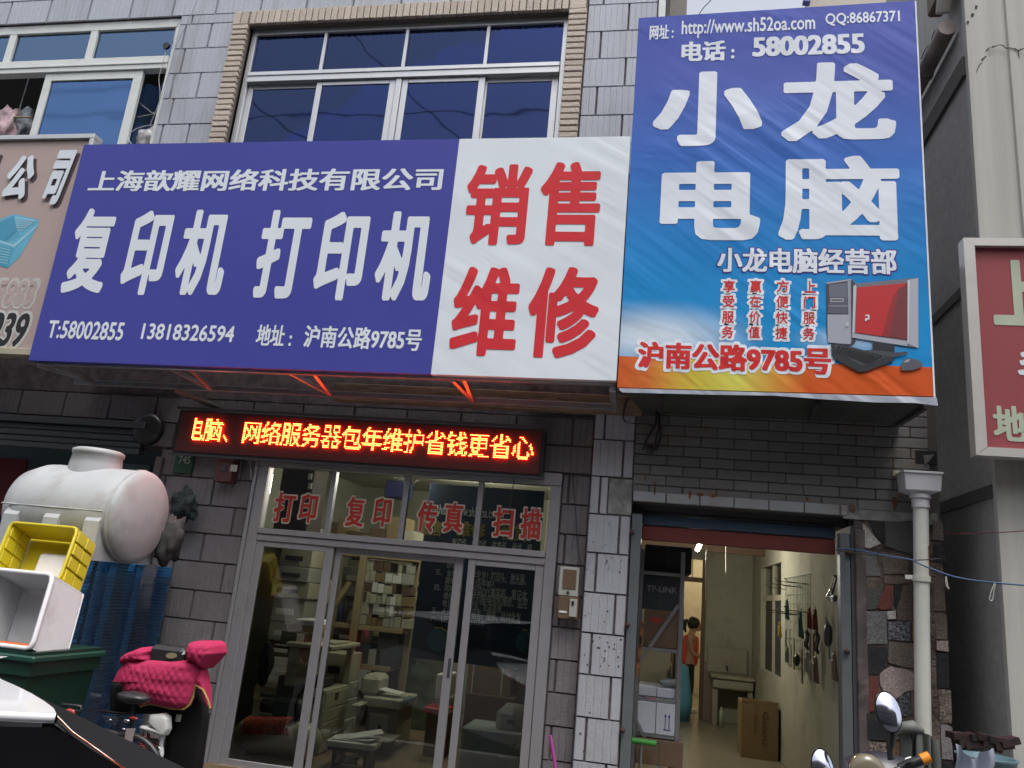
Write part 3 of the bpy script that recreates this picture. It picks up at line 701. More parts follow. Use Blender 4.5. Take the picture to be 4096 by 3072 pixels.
# ------------------------------------------------------------------ sign 2: tall blue banner
def s2ramp(n, L, g):
    sp = n.nodes.new('ShaderNodeSeparateXYZ'); L.new(g.outputs['Position'], sp.inputs[0])
    mr = n.nodes.new('ShaderNodeMapRange'); mr.inputs[1].default_value = 3.275; mr.inputs[2].default_value = 6.65; L.new(sp.outputs[2], mr.inputs[0])
    r = n.nodes.new('ShaderNodeValToRGB'); e = r.color_ramp.elements
    e[0].position = .16; e[0].color = (.005, .26, .60, 1); e[1].position = 1.; e[1].color = (.058, .085, .42, 1)
    k = e.new(.36); k.color = (.012, .22, .58, 1); k = e.new(.58); k.color = (.035, .14, .50, 1); k = e.new(.8); k.color = (.06, .10, .42, 1)
    L.new(mr.outputs[0], r.inputs[0])
    # orange and yellow band
    mx_ = n.nodes.new('ShaderNodeMapRange'); mx_.inputs[1].default_value = -.34; mx_.inputs[2].default_value = 1.9; L.new(sp.outputs[0], mx_.inputs[0])
    r2 = n.nodes.new('ShaderNodeValToRGB'); e = r2.color_ramp.elements
    e[0].position = 0.; e[0].color = (.58, .10, .02, 1); e[1].position = 1.; e[1].color = (.58, .085, .012, 1)
    for p, c in ((.10, (.60, .15, .03)), (.26, (.62, .50, .06)), (.40, (.62, .58, .10)), (.52, (.62, .28, .04)), (.62, (.62, .10, .015))): k = e.new(p); k.color = (*c, 1)
    L.new(mx_.outputs[0], r2.inputs[0])
    lt = n.nodes.new('ShaderNodeMath'); lt.operation = 'LESS_THAN'; lt.inputs[1].default_value = BANDZ; L.new(sp.outputs[2], lt.inputs[0])
    # pale printed glow at the left above the band
    def glow(cx, cz, rx, rz, amt, prev):
        a_ = n.nodes.new('ShaderNodeMath'); a_.operation = 'SUBTRACT'; a_.inputs[1].default_value = cx; L.new(sp.outputs[0], a_.inputs[0])
        b_ = n.nodes.new('ShaderNodeMath'); b_.operation = 'SUBTRACT'; b_.inputs[1].default_value = cz; L.new(sp.outputs[2], b_.inputs[0])
        a2 = n.nodes.new('ShaderNodeMath'); a2.operation = 'DIVIDE'; a2.inputs[1].default_value = rx; L.new(a_.outputs[0], a2.inputs[0])
        b2 = n.nodes.new('ShaderNodeMath'); b2.operation = 'DIVIDE'; b2.inputs[1].default_value = rz; L.new(b_.outputs[0], b2.inputs[0])
        cb = n.nodes.new('ShaderNodeCombineXYZ'); L.new(a2.outputs[0], cb.inputs[0]); L.new(b2.outputs[0], cb.inputs[1])
        ln = n.nodes.new('ShaderNodeVectorMath'); ln.operation = 'LENGTH'; L.new(cb.outputs[0], ln.inputs[0])
        rr = n.nodes.new('ShaderNodeMapRange'); rr.interpolation_type = 'SMOOTHSTEP'; rr.inputs[1].default_value = 1.; rr.inputs[2].default_value = 0.; rr.inputs[4].default_value = amt; L.new(ln.outputs[1], rr.inputs[0])
        m_ = n.nodes.new('ShaderNodeMix'); m_.data_type = 'RGBA'; m_.inputs[7].default_value = (.66, .74, .80, 1); L.new(rr.outputs[0], m_.inputs[0]); L.new(prev, m_.inputs[6]); return m_.outputs[2]
    o = glow(-.10, BANDZ + .17, .95, .33, .95, r.outputs[0])
    o = glow(1.35, BANDZ + .18, .5, .14, .5, o)
    m1 = n.nodes.new('ShaderNodeMix'); m1.data_type = 'RGBA'; L.new(lt.outputs[0], m1.inputs[0]); L.new(o, m1.inputs[6]); L.new(r2.outputs[0], m1.inputs[7])
    return m1.outputs[2]
BANDZ = at(2478, 1424, YS).z
Vban = vinyl('printed_blue_vinyl', (0, 0, 0), 'a', .026, s2ramp, .55)
Vbw = vinyl('banner_white_ink', (.74, .79, .86), 'a', .026, None, .55)
Vbr = vinyl('banner_red_ink', (.60, .03, .03), 'a', .02, None, .55)
Vbp = vinyl('banner_violet_ink', (.07, .05, .30), 'a', .02, None, .55)
Vhem = vinyl('banner_hem', (.42, .45, .52), 'a', .05)
s2 = thing('banner_sign', 'tall blue computer shop banner with orange foot and a printed computer', 'sign', (.78, YS, 3.2))
bx = [at(2551, 72, YS), at(3657, 2, YS), at(3741, 1585, YS), at(2479, 1549, YS)]
q = MB(); X0, X1 = -.340, 1.898
def s2edge(z):  return X0 + .014 * (z - 3.27) / 3.4 * 0
vs = [(X0, YS, bx[3].z), (X1, YS, bx[2].z), (X1 - .004, YS, bx[1].z), (X0 - .004, YS, bx[0].z)]
q.add(vs + [(x_, YS + .07, z_) for x_, y_, z_ in vs], [(0, 1, 2, 3), (7, 6, 5, 4), (0, 4, 5, 1), (3, 2, 6, 7), (0, 3, 7, 4), (1, 5, 6, 2)]); q.build('panel', Vban, s2)
q = MB(); q.prism([(X1 + .001, bx[2].z - .05), (X1 + .012, bx[2].z - .05), (X1 + .008, bx[1].z - .01), (X1 - .003, bx[1].z)], YS - .002, YS + .07); q.build('side_hem', Vbw, s2)
# hem fold below
hb = [at(x_, y_, YS) for x_, y_ in ((2476, 1553), (2478, 1562), (2490, 1570), (2600, 1573), (2800, 1578), (3100, 1583), (3300, 1598), (3500, 1610), (3660, 1612), (3752, 1624), (3746, 1590))]
q = MB(); q.prism([(v.x, v.z) for v in hb], YS - .004, YS + .004); q.build('bottom_hem', Vhem, s2)
q = MB(); a = at(2570, 1650, YW - .03); b = at(3586, 1695, YW - .03)
q.add([(X0 + .05, YS + .075, 3.262), (X1 - .02, YS + .075, 3.275), (b.x, YW - .01, b.z), (-.15, YW - .01, a.z), (X0 + .05, YS + .075, 3.29), (X1 - .02, YS + .075, 3.30), (b.x, YW - .01, b.z + .02), (-.15, YW - .01, a.z + .02)],
      [(0, 1, 2, 3), (7, 6, 5, 4), (0, 4, 5, 1), (3, 2, 6, 7), (0, 3, 7, 4), (1, 5, 6, 2)]); q.build('underside_sheet', pm('dark_green_grey_sheet', (.055, .062, .058), .7, var=.3, scale=3), s2)
for (p, r_) in (((3270, 1605), (3240, 1670)), ((3700, 1612), (3590, 1692)), ((2640, 1580), (2640, 1640))):
    A_ = at(*p, YS + .10); B_ = at(*r_, YW - .03); q = MB(); q.beam(Vector((A_.x, YS + .1, 3.245)), Vector((B_.x, YW - .02, B_.z - .02)), .035, .03, .003); q.build('support_bar', M['dark'], s2)
q = MB()
for zz_ in (3.6, 5.0, 6.3): q.box(-.3, 1.85, YS + .075, YS + .11, zz_, zz_ + .04)
q.box(-.3, -.26, YS + .112, YS + .15, 3.35, 6.6); q.box(1.8, 1.85, YS + .112, YS + .15, 3.35, 6.6); q.build('back_frame', M['galv'], s2)
D2 = .003
letters('lettering', [('网址', (2597, 160), (2677, 99), .03), (':', (2686, 153), (2695, 122), .03), ('http://www.sh52oa.com', (2725, 156), (3260, 60), .02), ('QQ:86867371', (3302, 106), (3598, 42), .02)], YS, Vbw, s2)
letters('lettering', [('电话', (2724, 248), (2904, 162), .045), (':', (2924, 235), (2938, 197), .05), ('58002855', (3009, 228), (3457, 133), .045)], YS, Vbw, s2)
for c in (('小', (2607, 587), (3050, 280), .046), ('龙', (3125, 566), (3574, 242), .042), ('电', (2635, 959), (3043, 643), .046), ('脑', (3113, 959), (3594, 622), .036)):
    letters('large_letter', [c], YS, Vbw, s2)
it = [('小龙电脑经营部', (2868, 1088), (3584, 997), .035)]
letters('letter_outline', [('小龙电脑经营部', (2868, 1088), (3584, 997), .065)], YS, Vbp, s2, dy=.002, grow=.010); letters('lettering', it, YS, Vbw, s2, dy=.004)
cols = ((2891, 2939, (1122, 1182, 1245, 1305), '享受服务'), (2999, 3045, (1122, 1182, 1245, 1305), '赢在价值'), (3106, 3154, (1122, 1184, 1247, 1309), '方便快捷'), (3216, 3262, (1124, 1186, 1249, 1311), '上门服务'))
for xa, xb, ys, tx in cols:
    items = [(tx[i], (xa - i * 2 + 1, ys[i] + 47), (xb - i * 2 + 1, ys[i])) for i in range(4)]
    letters('letter_outline', items, YS, Vbw, s2, .10, .002, .020)
    letters('red_lettering', items, YS, Vbr, s2, .02, .004)
letters('letter_outline', [('沪南公路9785号', (2550, 1470), (3324, 1391))], YS, Vbw, s2, .10, .002, .026)
letters('red_lettering', [('沪南公路9785号', (2550, 1470), (3324, 1391))], YS, Vbr, s2, .045, .004)
# printed computer
def R8(pts): return [(3072 + .4629 * a_, 768 + .4629 * b_) for a_, b_ in pts]
pc = [((.05, .055, .07), [(500, 785), (718, 752), (765, 805), (755, 1300), (722, 1328), (515, 1305), (505, 1200)]),
      ((.34, .36, .42), [(500, 785), (718, 752), (722, 764), (508, 797)]),
      ((.30, .32, .38), [(686, 772), (714, 768), (720, 1300), (700, 1310)]),
      ((.13, .14, .18), [(525, 805), (680, 785), (686, 915), (528, 905)]),
      ((.10, .10, .14), [(528, 905), (686, 915), (690, 1055), (512, 1050)]),
      ((.36, .38, .45), [(512, 1060), (700, 1062), (712, 1318), (515, 1302)]),
      ((.50, .52, .58), [(540, 922), (650, 922), (655, 935), (645, 952), (540, 952)]),
      ((.10, .10, .12), [(546, 928), (646, 928), (642, 946), (546, 946)]),
      ((.35, .36, .42), [(525, 985), (685, 985), (685, 992), (525, 992)]),
      ((.16, .16, .20), [(755, 795), (1296, 742), (1296, 1350), (725, 1260), (722, 1240)]),
      ((.40, .42, .48), [(1203, 765), (1296, 745), (1296, 1350), (1203, 1312)]),
      ((.62, .64, .68), [(1206, 768), (1222, 764), (1210, 1308), (1203, 1306)]),
      ((.38, .40, .46), [(726, 1225), (1200, 1290), (1200, 1335), (724, 1262)]),
      ((.50, .52, .56), [(755, 800), (762, 828), (745, 1222), (726, 1225), (735, 820)]),
      ((.50, .020, .025), [(764, 828), (1202, 790), (1199, 1280), (758, 1218)]),
      ((.18, .03, .035), [(1125, 840), (1202, 790), (1199, 1280), (1040, 1256), (1080, 1090)]),
      ((.30, .02, .022), [(1080, 900), (1125, 840), (1080, 1090), (1040, 1256), (980, 1247)]),
      ((.02, .022, .028), [(902, 1290), (1090, 1318), (1090, 1420), (902, 1395)]),
      ((.06, .065, .08), [(830, 1370), (902, 1370), (1090, 1390), (1205, 1385), (1200, 1405), (1090, 1428), (1000, 1440)]),
      ((.025, .027, .035), [(540, 1325), (600, 1312), (1085, 1440), (1085, 1462), (840, 1555), (780, 1560), (560, 1440)]),
      ((.07, .075, .09), [(575, 1330), (605, 1322), (1010, 1430), (860, 1500), (800, 1500), (590, 1380)]),
      ((.10, .10, .13), [(1142, 1500), (1165, 1455), (1215, 1438), (1290, 1455), (1335, 1488), (1325, 1515), (1240, 1545), (1150, 1545)]),
      ((.38, .40, .46), [(1165, 1480), (1190, 1455), (1225, 1448), (1210, 1470)]),
      ((.75, .75, .78), [(838, 1065), (872, 1065), (872, 1108), (850, 1108), (850, 1120), (834, 1120), (836, 1095), (860, 1095), (860, 1076), (836, 1078)]),
      ((.60, .62, .66), [(668, 1135), (690, 1135), (690, 1160), (676, 1160), (672, 1168), (668, 1168), (670, 1152), (682, 1152), (682, 1143), (668, 1143)])]
q = MB(); mats = []
for i, (c, pts) in enumerate(pc):
    mats.append(pm('printed_ink', c, .45, var=.05)); ppx(q, R8(pts), YS, .0035 + i * .0004, i)
kk = len(mats); mats.append(M['black'])
for r_ in range(5):
    for c in range(11):
        u0 = c / 11; u1 = (c + .75) / 11; t0 = r_ / 5; t1 = (r_ + .7) / 5
        def KP(u, t): return (590 + 405 * u + 0 * t + (-5 + 215 * 0) * t + u * 0 - 0 + (-0) , 0)
        P0 = lambda u, t: (600 + u * 400 - t * (15 - u * -0) + (t * u * -130), 1328 + u * 100 + t * (52 + u * 18))
        ppx(q, R8([P0(u0, t0), P0(u1, t0), P0(u1, t1), P0(u0, t1)]), YS, .0155, kk)
q.build('printed_computer', mats, s2)

# ------------------------------------------------------------------ pink sign at the left edge, behind sign 1
YP = 5.96
s3 = thing('pink_sign', 'faded pink sign with grey frame and a printed blue crate, cut by the left edge', 'sign', (-6.8, YP, 3.3))
Vpink = vinyl('faded_pink_vinyl', (.44, .35, .325), 'b', .002)
tr_ = at(388, 540, YP); br_ = at(105, 1440, YP - .1)
q = MB(); q.box(-8.5, tr_.x - .02, YP, YP + .05, 3.42, tr_.z - .05); q.build('panel', Vpink, s3)
q = MB(); q.box(-8.5, tr_.x, YP - .03, YP + .09, tr_.z - .05, tr_.z, .004); q.box(tr_.x - .045, tr_.x, YP - .03, YP + .09, 3.42, tr_.z - .051, .004); q.build('frame', M['alu'], s3)
q = MB(); q.box(-8.5, -5.6, YP - .03, YP + .09, 3.355, 3.419, .004); q.build('bottom_frame', pm('dirty_cream_frame', (.42, .38, .28), .6, dirt=(.15, .12, .08)), s3)
dk = pm('painted_letter_shadow', (.07, .05, .055), .6); wl = pm('white_letter_face', (.66, .72, .78), .5)
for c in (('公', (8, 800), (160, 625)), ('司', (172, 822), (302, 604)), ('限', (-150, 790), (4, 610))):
    letters('letter_shadow', [(c[0], (c[1][0] + 8, c[1][1] + 10), (c[2][0] + 8, c[2][1] + 10), .06)], YP, dk, s3, dy=.004, shear=.14)  # dark offset copy paints the cast shadow of each raised letter
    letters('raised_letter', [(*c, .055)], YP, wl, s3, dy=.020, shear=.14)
fw = pm('faded_white_ink', (.50, .49, .47), .6); pk = pm('pink_ink', (.44, .35, .325), .6)
letters('letter_outline', [('5883', (-32, 1226), (158, 1120), .06)], YP, fw, s3, dy=.002, grow=.02, shear=.1)
letters('lettering', [('5883', (-28, 1222), (154, 1124), .02)], YP, pk, s3, dy=.004, shear=.1)
letters('letter_outline', [('939', (-62, 1385), (128, 1252), .08)], YP, pm('white_ink_outline', (.55, .55, .54), .6), s3, dy=.002, grow=.02, shear=.1)
letters('lettering', [('939', (-60, 1382), (126, 1254), .03)], YP, M['black'], s3, dy=.004, shear=.1)
def R5(pts): return [(.4629 * a_, 768 + .4629 * b_) for a_, b_ in pts]
q = MB(); cb = [((.12, .42, .58), [(-60, 260), (125, 190), (335, 240), (325, 300), (165, 570), (65, 660), (0, 640), (-60, 600)]),
      ((.06, .30, .46), [(-40, 280), (125, 205), (130, 260), (150, 340), (40, 440), (-40, 410)]),
      ((.20, .50, .66), [(125, 205), (325, 245), (225, 320), (150, 345)]),
      ((.30, .56, .68), [(-40, 425), (125, 480), (325, 300), (330, 280), (120, 455), (-40, 405)]),
      ((.07, .36, .52), [(-60, 440), (120, 490), (70, 650), (0, 635), (-60, 600)])]
mats = []
for i, (c, pts) in enumerate(cb): mats.append(pm('printed_crate_ink', c, .5)); ppx(q, R5(pts), YP, .002 + i * .0005, i)
kk = len(mats); mats.append(pm('printed_crate_dark', (.05, .24, .38), .5)); mats.append(pm('printed_crate_pale', (.34, .60, .72), .5))
for i in range(5):
    for j in range(4): ppx(q, R5([(60 + i * 22 + j * 3, 370 + i * -8 + j * 16), (70 + i * 22 + j * 3, 368 + i * -8 + j * 16), (66 + i * 22 + j * 3, 378 + i * -8 + j * 16)]), YP, .006, kk)
for i in range(5): ppx(q, R5([(150 - i * 2, 225 + i * 20), (300 - i * 16, 252 + i * 14), (299 - i * 16, 260 + i * 14), (150 - i * 2, 233 + i * 20)]), YP, .0065, kk + 1)
for i in range(6): ppx(q, R5([(-40, 470 + i * 26), (100 - i * 6, 505 + i * 22), (98 - i * 6, 512 + i * 22), (-40, 477 + i * 26)]), YP, .0065, kk + 1)
q.build('printed_crate', mats, s3)

# ------------------------------------------------------------------ red sign at the right edge
YR = 5.9
s4 = thing('red_sign', 'tall dull red sign in a mitred white metal frame at the right edge', 'sign', (2.8, YR, 2.9))
o_tl = at(3851, 953, YR); o_bl = at(3903, 1821, YR); i_bl = at(3933, 1797, YR); i_tl = at(3883, 980, YR)
xo = (o_tl.x + o_bl.x) / 2; zo0, zo1 = o_bl.z, o_tl.z; fwid = .085
Vred = vinyl('dull_red_vinyl', (.30, .075, .085), 'b', .003)
q = MB(); q.box(xo + .07, xo + 1.55, YR + .03, YR + .08, zo0 + .07, zo1 - .06); q.build('panel', Vred, s4)
MF = pm('white_metal_frame', (.66, .64, .60), .3, .35, var=.08, dirt=(.4, .42, .38), dscale=1.5, damt=.5)
def mitre(nm, pts):
    q = MB(); q.prism(pts, YR - .01, YR + .10); q.build(nm, MF, s4)
mitre('frame', [(xo, zo0), (xo + .075, zo0 + .065), (xo + .075, zo1 - .062), (xo, zo1)])
mitre('frame', [(xo + .002, zo1), (xo + .078, zo1 - .062), (xo + 1.55, zo1 - .062), (xo + 1.62, zo1)])
mitre('frame', [(xo + .002, zo0), (xo + 1.62, zo0), (xo + 1.55, zo0 + .062), (xo + .078, zo0 + .062)])
mitre('frame', [(xo + 1.622, zo0), (xo + 1.622, zo1), (xo + 1.552, zo1 - .062), (xo + 1.552, zo0 + .065)])
gi = pm('pale_green_ink', (.42, .47, .36), .6)
letters('lettering', [('上', (3976, 1300), (4175, 1042), .045)], YR + .03, gi, s4)
letters('lettering', [('地址', (3977, 1762), (4225, 1632), .04)], YR + .03, gi, s4)
letters('lettering', [('乡', (4072, 1500), (4230, 1380), .05)], YR + .03, wl, s4)
q = MB(); q.tube([at(3862, 1195, YR + .12), at(3861, 1240, YR + .14), at(3874, 1402, YR + .14)], .006, 6); q.build('side_cable', M['white'], s4)

# ------------------------------------------------------------------ LED board
lb = thing('led_board', 'long black display board with glowing red and yellow moving text', 'display', (-2.65, 6.3, 2.65))
YE = 6.44
zc = 2.78
a = at(690, 1760, YE); b = at(2175, 1800, YE)
zled0 = at(1450, 1850, YE).z; zled1 = at(1450, 1680, YE).z
q = MB(); q.box(a.x - .0, b.x, YE + .020, YE + .12, zled0 - .02, zled1 + .01, .006); q.build('case', M['black'], lb)
q = MB(); q.box(a.x + .03, b.x - .03, YE + .014, YE + .0195, zled0 + .0, zled1 - .01); q.build('face', pm('dark_red_board_face', (.10, .018, .015), .5), lb)
q = MB(); q.box(a.x - .02, b.x + .02, YE - .004, YE + .011, zled1 + .012, zled1 + .035, .002); q.box(a.x - .02, b.x + .02, YE - .004, YE + .011, zled0 - .045, zled0 - .022, .002); q.build('case_trim', M['dark'], lb)
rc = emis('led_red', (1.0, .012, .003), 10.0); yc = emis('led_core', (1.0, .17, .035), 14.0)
txt = '电脑、网络服务器包年维护省钱更省心'
xs0 = at(745, 1690, YE).x; xs1 = at(2132, 1850, YE).x
N = 16; cw = (xs1 - xs0) / len(txt); pz = (at(1500, 1712, YE).z - at(1500, 1806, YE).z) / 15.0
zl = at(790, 1765, YE).z; zr = at(2090, 1842, YE).z
qa = MB(); qb = MB(); xclip = at(778, 1700, YE).x
def covered(v, f, ax, az, s_):
    hit = set()
    for p in f:
        for i in range(1, len(p) - 1):
            A, B, C = v[p[0]], v[p[i]], v[p[i + 1]]
            den = (B[0] - A[0]) * (C[1] - A[1]) - (C[0] - A[0]) * (B[1] - A[1])
            if abs(den) < 1e-12: continue
            x0_ = int((min(A[0], B[0], C[0]) - ax) / s_ - 1); x1_ = int((max(A[0], B[0], C[0]) - ax) / s_ + 1)
            y0_ = int((min(A[1], B[1], C[1]) - az) / s_ - 1); y1_ = int((max(A[1], B[1], C[1]) - az) / s_ + 1)
            for gx in range(x0_, x1_ + 1):
                for gy in range(y0_, y1_ + 1):
                    px, py = ax + (gx + .5) * s_, az + (gy + .5) * s_
                    w1 = ((px - A[0]) * (C[1] - A[1]) - (C[0] - A[0]) * (py - A[1])) / den
                    w2 = ((B[0] - A[0]) * (py - A[1]) - (px - A[0]) * (B[1] - A[1])) / den
                    if w1 >= -.001 and w2 >= -.001 and w1 + w2 <= 1.001: hit.add((gx, gy))
    return hit
for ci, ch_ in enumerate(txt):
    v, f = glyphs(ch_, .014)
    # the CJK glyph box spans the em: use fixed em metrics so every character keeps its place
    gw, gf = glyphs('国', .02); ex0, ex1 = min(p[0] for p in gw), max(p[0] for p in gw); ez0, ez1 = min(p[1] for p in gw), max(p[1] for p in gw)
    s_ = (ex1 - ex0 + .10) / N
    for gx, gy in covered(v, f, ex0 - .05, ez0 - .03, s_):
        if not (-1 <= gy < 17 and 0 <= gx < N + 1): continue
        X_ = xs0 + ci * cw + (gx + .5) * cw / N; Z_ = zl + (zr - zl) * ((X_ - xs0) / (xs1 - xs0)) + gy * pz
        if X_ < xclip: continue
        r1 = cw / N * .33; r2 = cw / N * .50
        qa.add([(X_ + r1 * math.cos(t * PI / 3), YE - .005, Z_ + r1 * math.sin(t * PI / 3)) for t in range(6)], [[0, 1, 2, 3, 4, 5]])
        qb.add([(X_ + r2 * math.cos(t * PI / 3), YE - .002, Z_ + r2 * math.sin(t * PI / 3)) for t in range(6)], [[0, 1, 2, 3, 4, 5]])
o = qb.build('led_halo_disc', rc, lb); o['kind'] = 'stuff'  # larger glowing red discs added behind the cores to give a halo
o = qa.build('led_core', yc, lb); o['kind'] = 'stuff'

# ------------------------------------------------------------------ right shop: single storey annex
an = thing('annex_building', 'single storey annex with grey brick tile wall and patchwork stone corner under the tall banner', 'building', (1, YW + .2, 0))
w2_ = MB()
w2_.box(-.20, 2.12, YW + .01, YW + .25, 2.49, 4.6); w2_.box(1.50, 2.12, YW + .01, YW + .25, 0, 2.489)
w2_.box(-.2, 2.12, YW + .251, 13, 4.4, 4.6)
w2o = w2_.build('wall', M['brickjoint'], an)
bw = [brick_mesh(.262, .079, .02, M['brickgrey']) for _ in range(2)]; bhf = brick_mesh(.128, .079, .02, M['brickgrey'])
for k in range(-5, 7):
    z = 2.884 + .042 + .0845 * k
    if k == -5: continue
    xs = -.20 + (.0 if k % 2 else .133) + .0665 * 0
    x = -.205 + (.133 if k % 2 == 0 else 0.)
    if k % 2 == 0: inst('brick', bhf, (-.205 + .066, YW + random.uniform(-.002, .002), z), w2o)
    while x < 2.1:
        if x + .266 <= 2.13: inst('brick', random.choice(bw), (x + .133, YW + random.uniform(-.002, .002), z), w2o)
        elif x + .13 < 2.13: inst('brick', bhf, (x + .066, YW + random.uniform(-.002, .002), z), w2o)
        x += .266
# lintel strip (bottom course, paler, stained)
q = MB()
M['lintel2'] = pm('stained_pale_course', (.34, .35, .36), .6, var=.15, scale=6, dirt=(.20, .13, .07), dscale=3, damt=.6)
x = -.2
while x < 1.40: q.box(x + .004, min(x + .262, 1.45), YW - .012, YW + .012, 2.494, 2.575, .004); x += .266
q.build('lintel_course', M['lintel2'], an)
q = MB(); q.box(1.42, 2.1, YW - .006, YW + .009, 2.47, 2.56, .004); q.build('cement_band', M['cement'], an)
q = MB(); rs_ = pm('rust_run', (.16, .075, .03), .85, var=.5, scale=18)
for px_, y0_, y1_, w_ in ((2580, 1895, 1925, 5), (2620, 1920, 1985, 5), (2760, 1955, 2000, 8), (2800, 1970, 1985, 20), (2850, 1975, 1990, 18), (3230, 1990, 2005, 10), (3410, 2015, 2050, 12), (3580, 1985, 2030, 14), (3600, 1975, 1992, 8)):
    a_ = at(px_ - w_, y1_, YW - .014); b_ = at(px_ + w_, y0_, YW - .014); c_ = at(px_, (y0_ + y1_) / 2, YW - .014)
    q.add([(c_.x + (b_.x - a_.x) / 2 * math.cos(t * PI / 4) * random.uniform(.6, 1.1), YW - .0145, c_.z + (b_.z - a_.z) / 2 * math.sin(t * PI / 4) * random.uniform(.7, 1.1)) for t in range(8)], [list(range(8))])
o = q.build('rust_marks', rs_, w2o); o['kind'] = 'stuff'
# scars in the corner by the hopper
a = at(3660, 1855, YW); b = at(3745, 1805, YW); q = MB(); q.box(a.x, b.x, YW - .013, YW - .0, a.z, b.z, .002); q.build('wall_hole', M['black'], an)
a = at(3690, 1845, YW); b = at(3735, 1825, YW); q = MB(); q.prism([(a.x, b.z), (b.x, b.z + .01), (a.x + .01, a.z - .04)], YW - .02, YW - .014); q.build('broken_tile', M['brickgrey'], an)
# door opening: jambs, shutter
sd = bpy.data.objects.new('shutter_door', None); COL.objects.link(sd); put(sd, an, Vector((.6, YW + .2, .1)))
a = at(2525, 2300, YW); q = MB(); q.box(-.197, -.118, YW + .0, YW + .10, .1, 2.39, .004); q.build('left_jamb', M['steelblue'], sd)
q = MB(); q.box(1.392, 1.465, YW + .0, YW + .10, .1, 2.36, .004); q.build('right_jamb', M['steelblue'], sd)
q = MB(); q.box(-.2, 1.47, YW + .18, YW + .5, 2.42, 2.488); q.box(-.199, -.12, YW + .101, YW + .5, .1, 2.42); q.box(1.47, 1.498, YW + .0, YW + .5, .1, 2.42); q.build('recess', M['dark'], sd)
zr0 = at(2800, 2118, YW + .2).z; zr1 = at(2800, 2172, YW + .2).z; zbl = at(2800, 2075, YW + .2).z
q = MB(); q.box(-.118, 1.392, YW + .17, YW + .23, zr1 - .01, zr0, .006); q.build('bottom_slat', M['red_slat'], sd)
q = MB(); q.box(-.118, 1.392, YW + .15, YW + .24, zr0 + .003, zbl, .008); q.build('slat', M['blue_slat'], sd)
q = MB(); q.box(-.118, 1.392, YW + .16, YW + .42, zbl + .003, 2.44, .03); q.build('shutter_roll', M['dark'], sd)
q = MB(); q.box(1.499, 1.575, YW - .015, YW + .05, .1, 2.40, .006); q.build('door_trim', pm('dirty_brown_post', (.09, .07, .07), .7, var=.35, scale=5, dirt=(.35, .28, .22), dscale=4, damt=.6), sd)
for x_, y_, r_ in ((2528, 2130, .02), (2510, 2500, .02), (2490, 2920, .02), (3398, 2210, .03), (3388, 2605, .02), (3400, 3040, .02)):
    p = at(x_, y_, YW - .02); lump(p, r_, x_, 6).build('rusty_bracket', pm('dark_rust', (.07, .03, .022), .8), sd)

# patchwork stones
def R8b(x_, y_): return (3072 + .4629 * x_, 2304 + .4629 * y_)
def R4b(x_, y_): return (3072 + .4629 * x_, 1536 + .4629 * y_)
STC = {'green': (.085, .09, .08), 'red': (.17, .045, .035), 'black': (.035, .037, .04), 'grey': (.17, .17, .17), 'white': (.52, .52, .48), 'brown': (.14, .105, .085), 'rough': (.14, .14, .16),
       'tan': (.17, .14, .115), 'pink': (.42, .34, .32), 'rock': (.13, .14, .14), 'speck': (.24, .19, .155), 'pinkw': (.34, .31, .32), 'ochre': (.20, .10, .045)}
SM = {}
for k, c in STC.items():
    big = k in ('speck', 'rough', 'rock'); SM[k] = pm(k + '_stone', tuple(v * .82 for v in c), .6 if k != 'black' else .3, var=.75 if big else .35, scale=55 if big else 110, bump=.014 if big else .007, bscale=28, dirt=(.075, .06, .05), dscale=5, damt=.65)
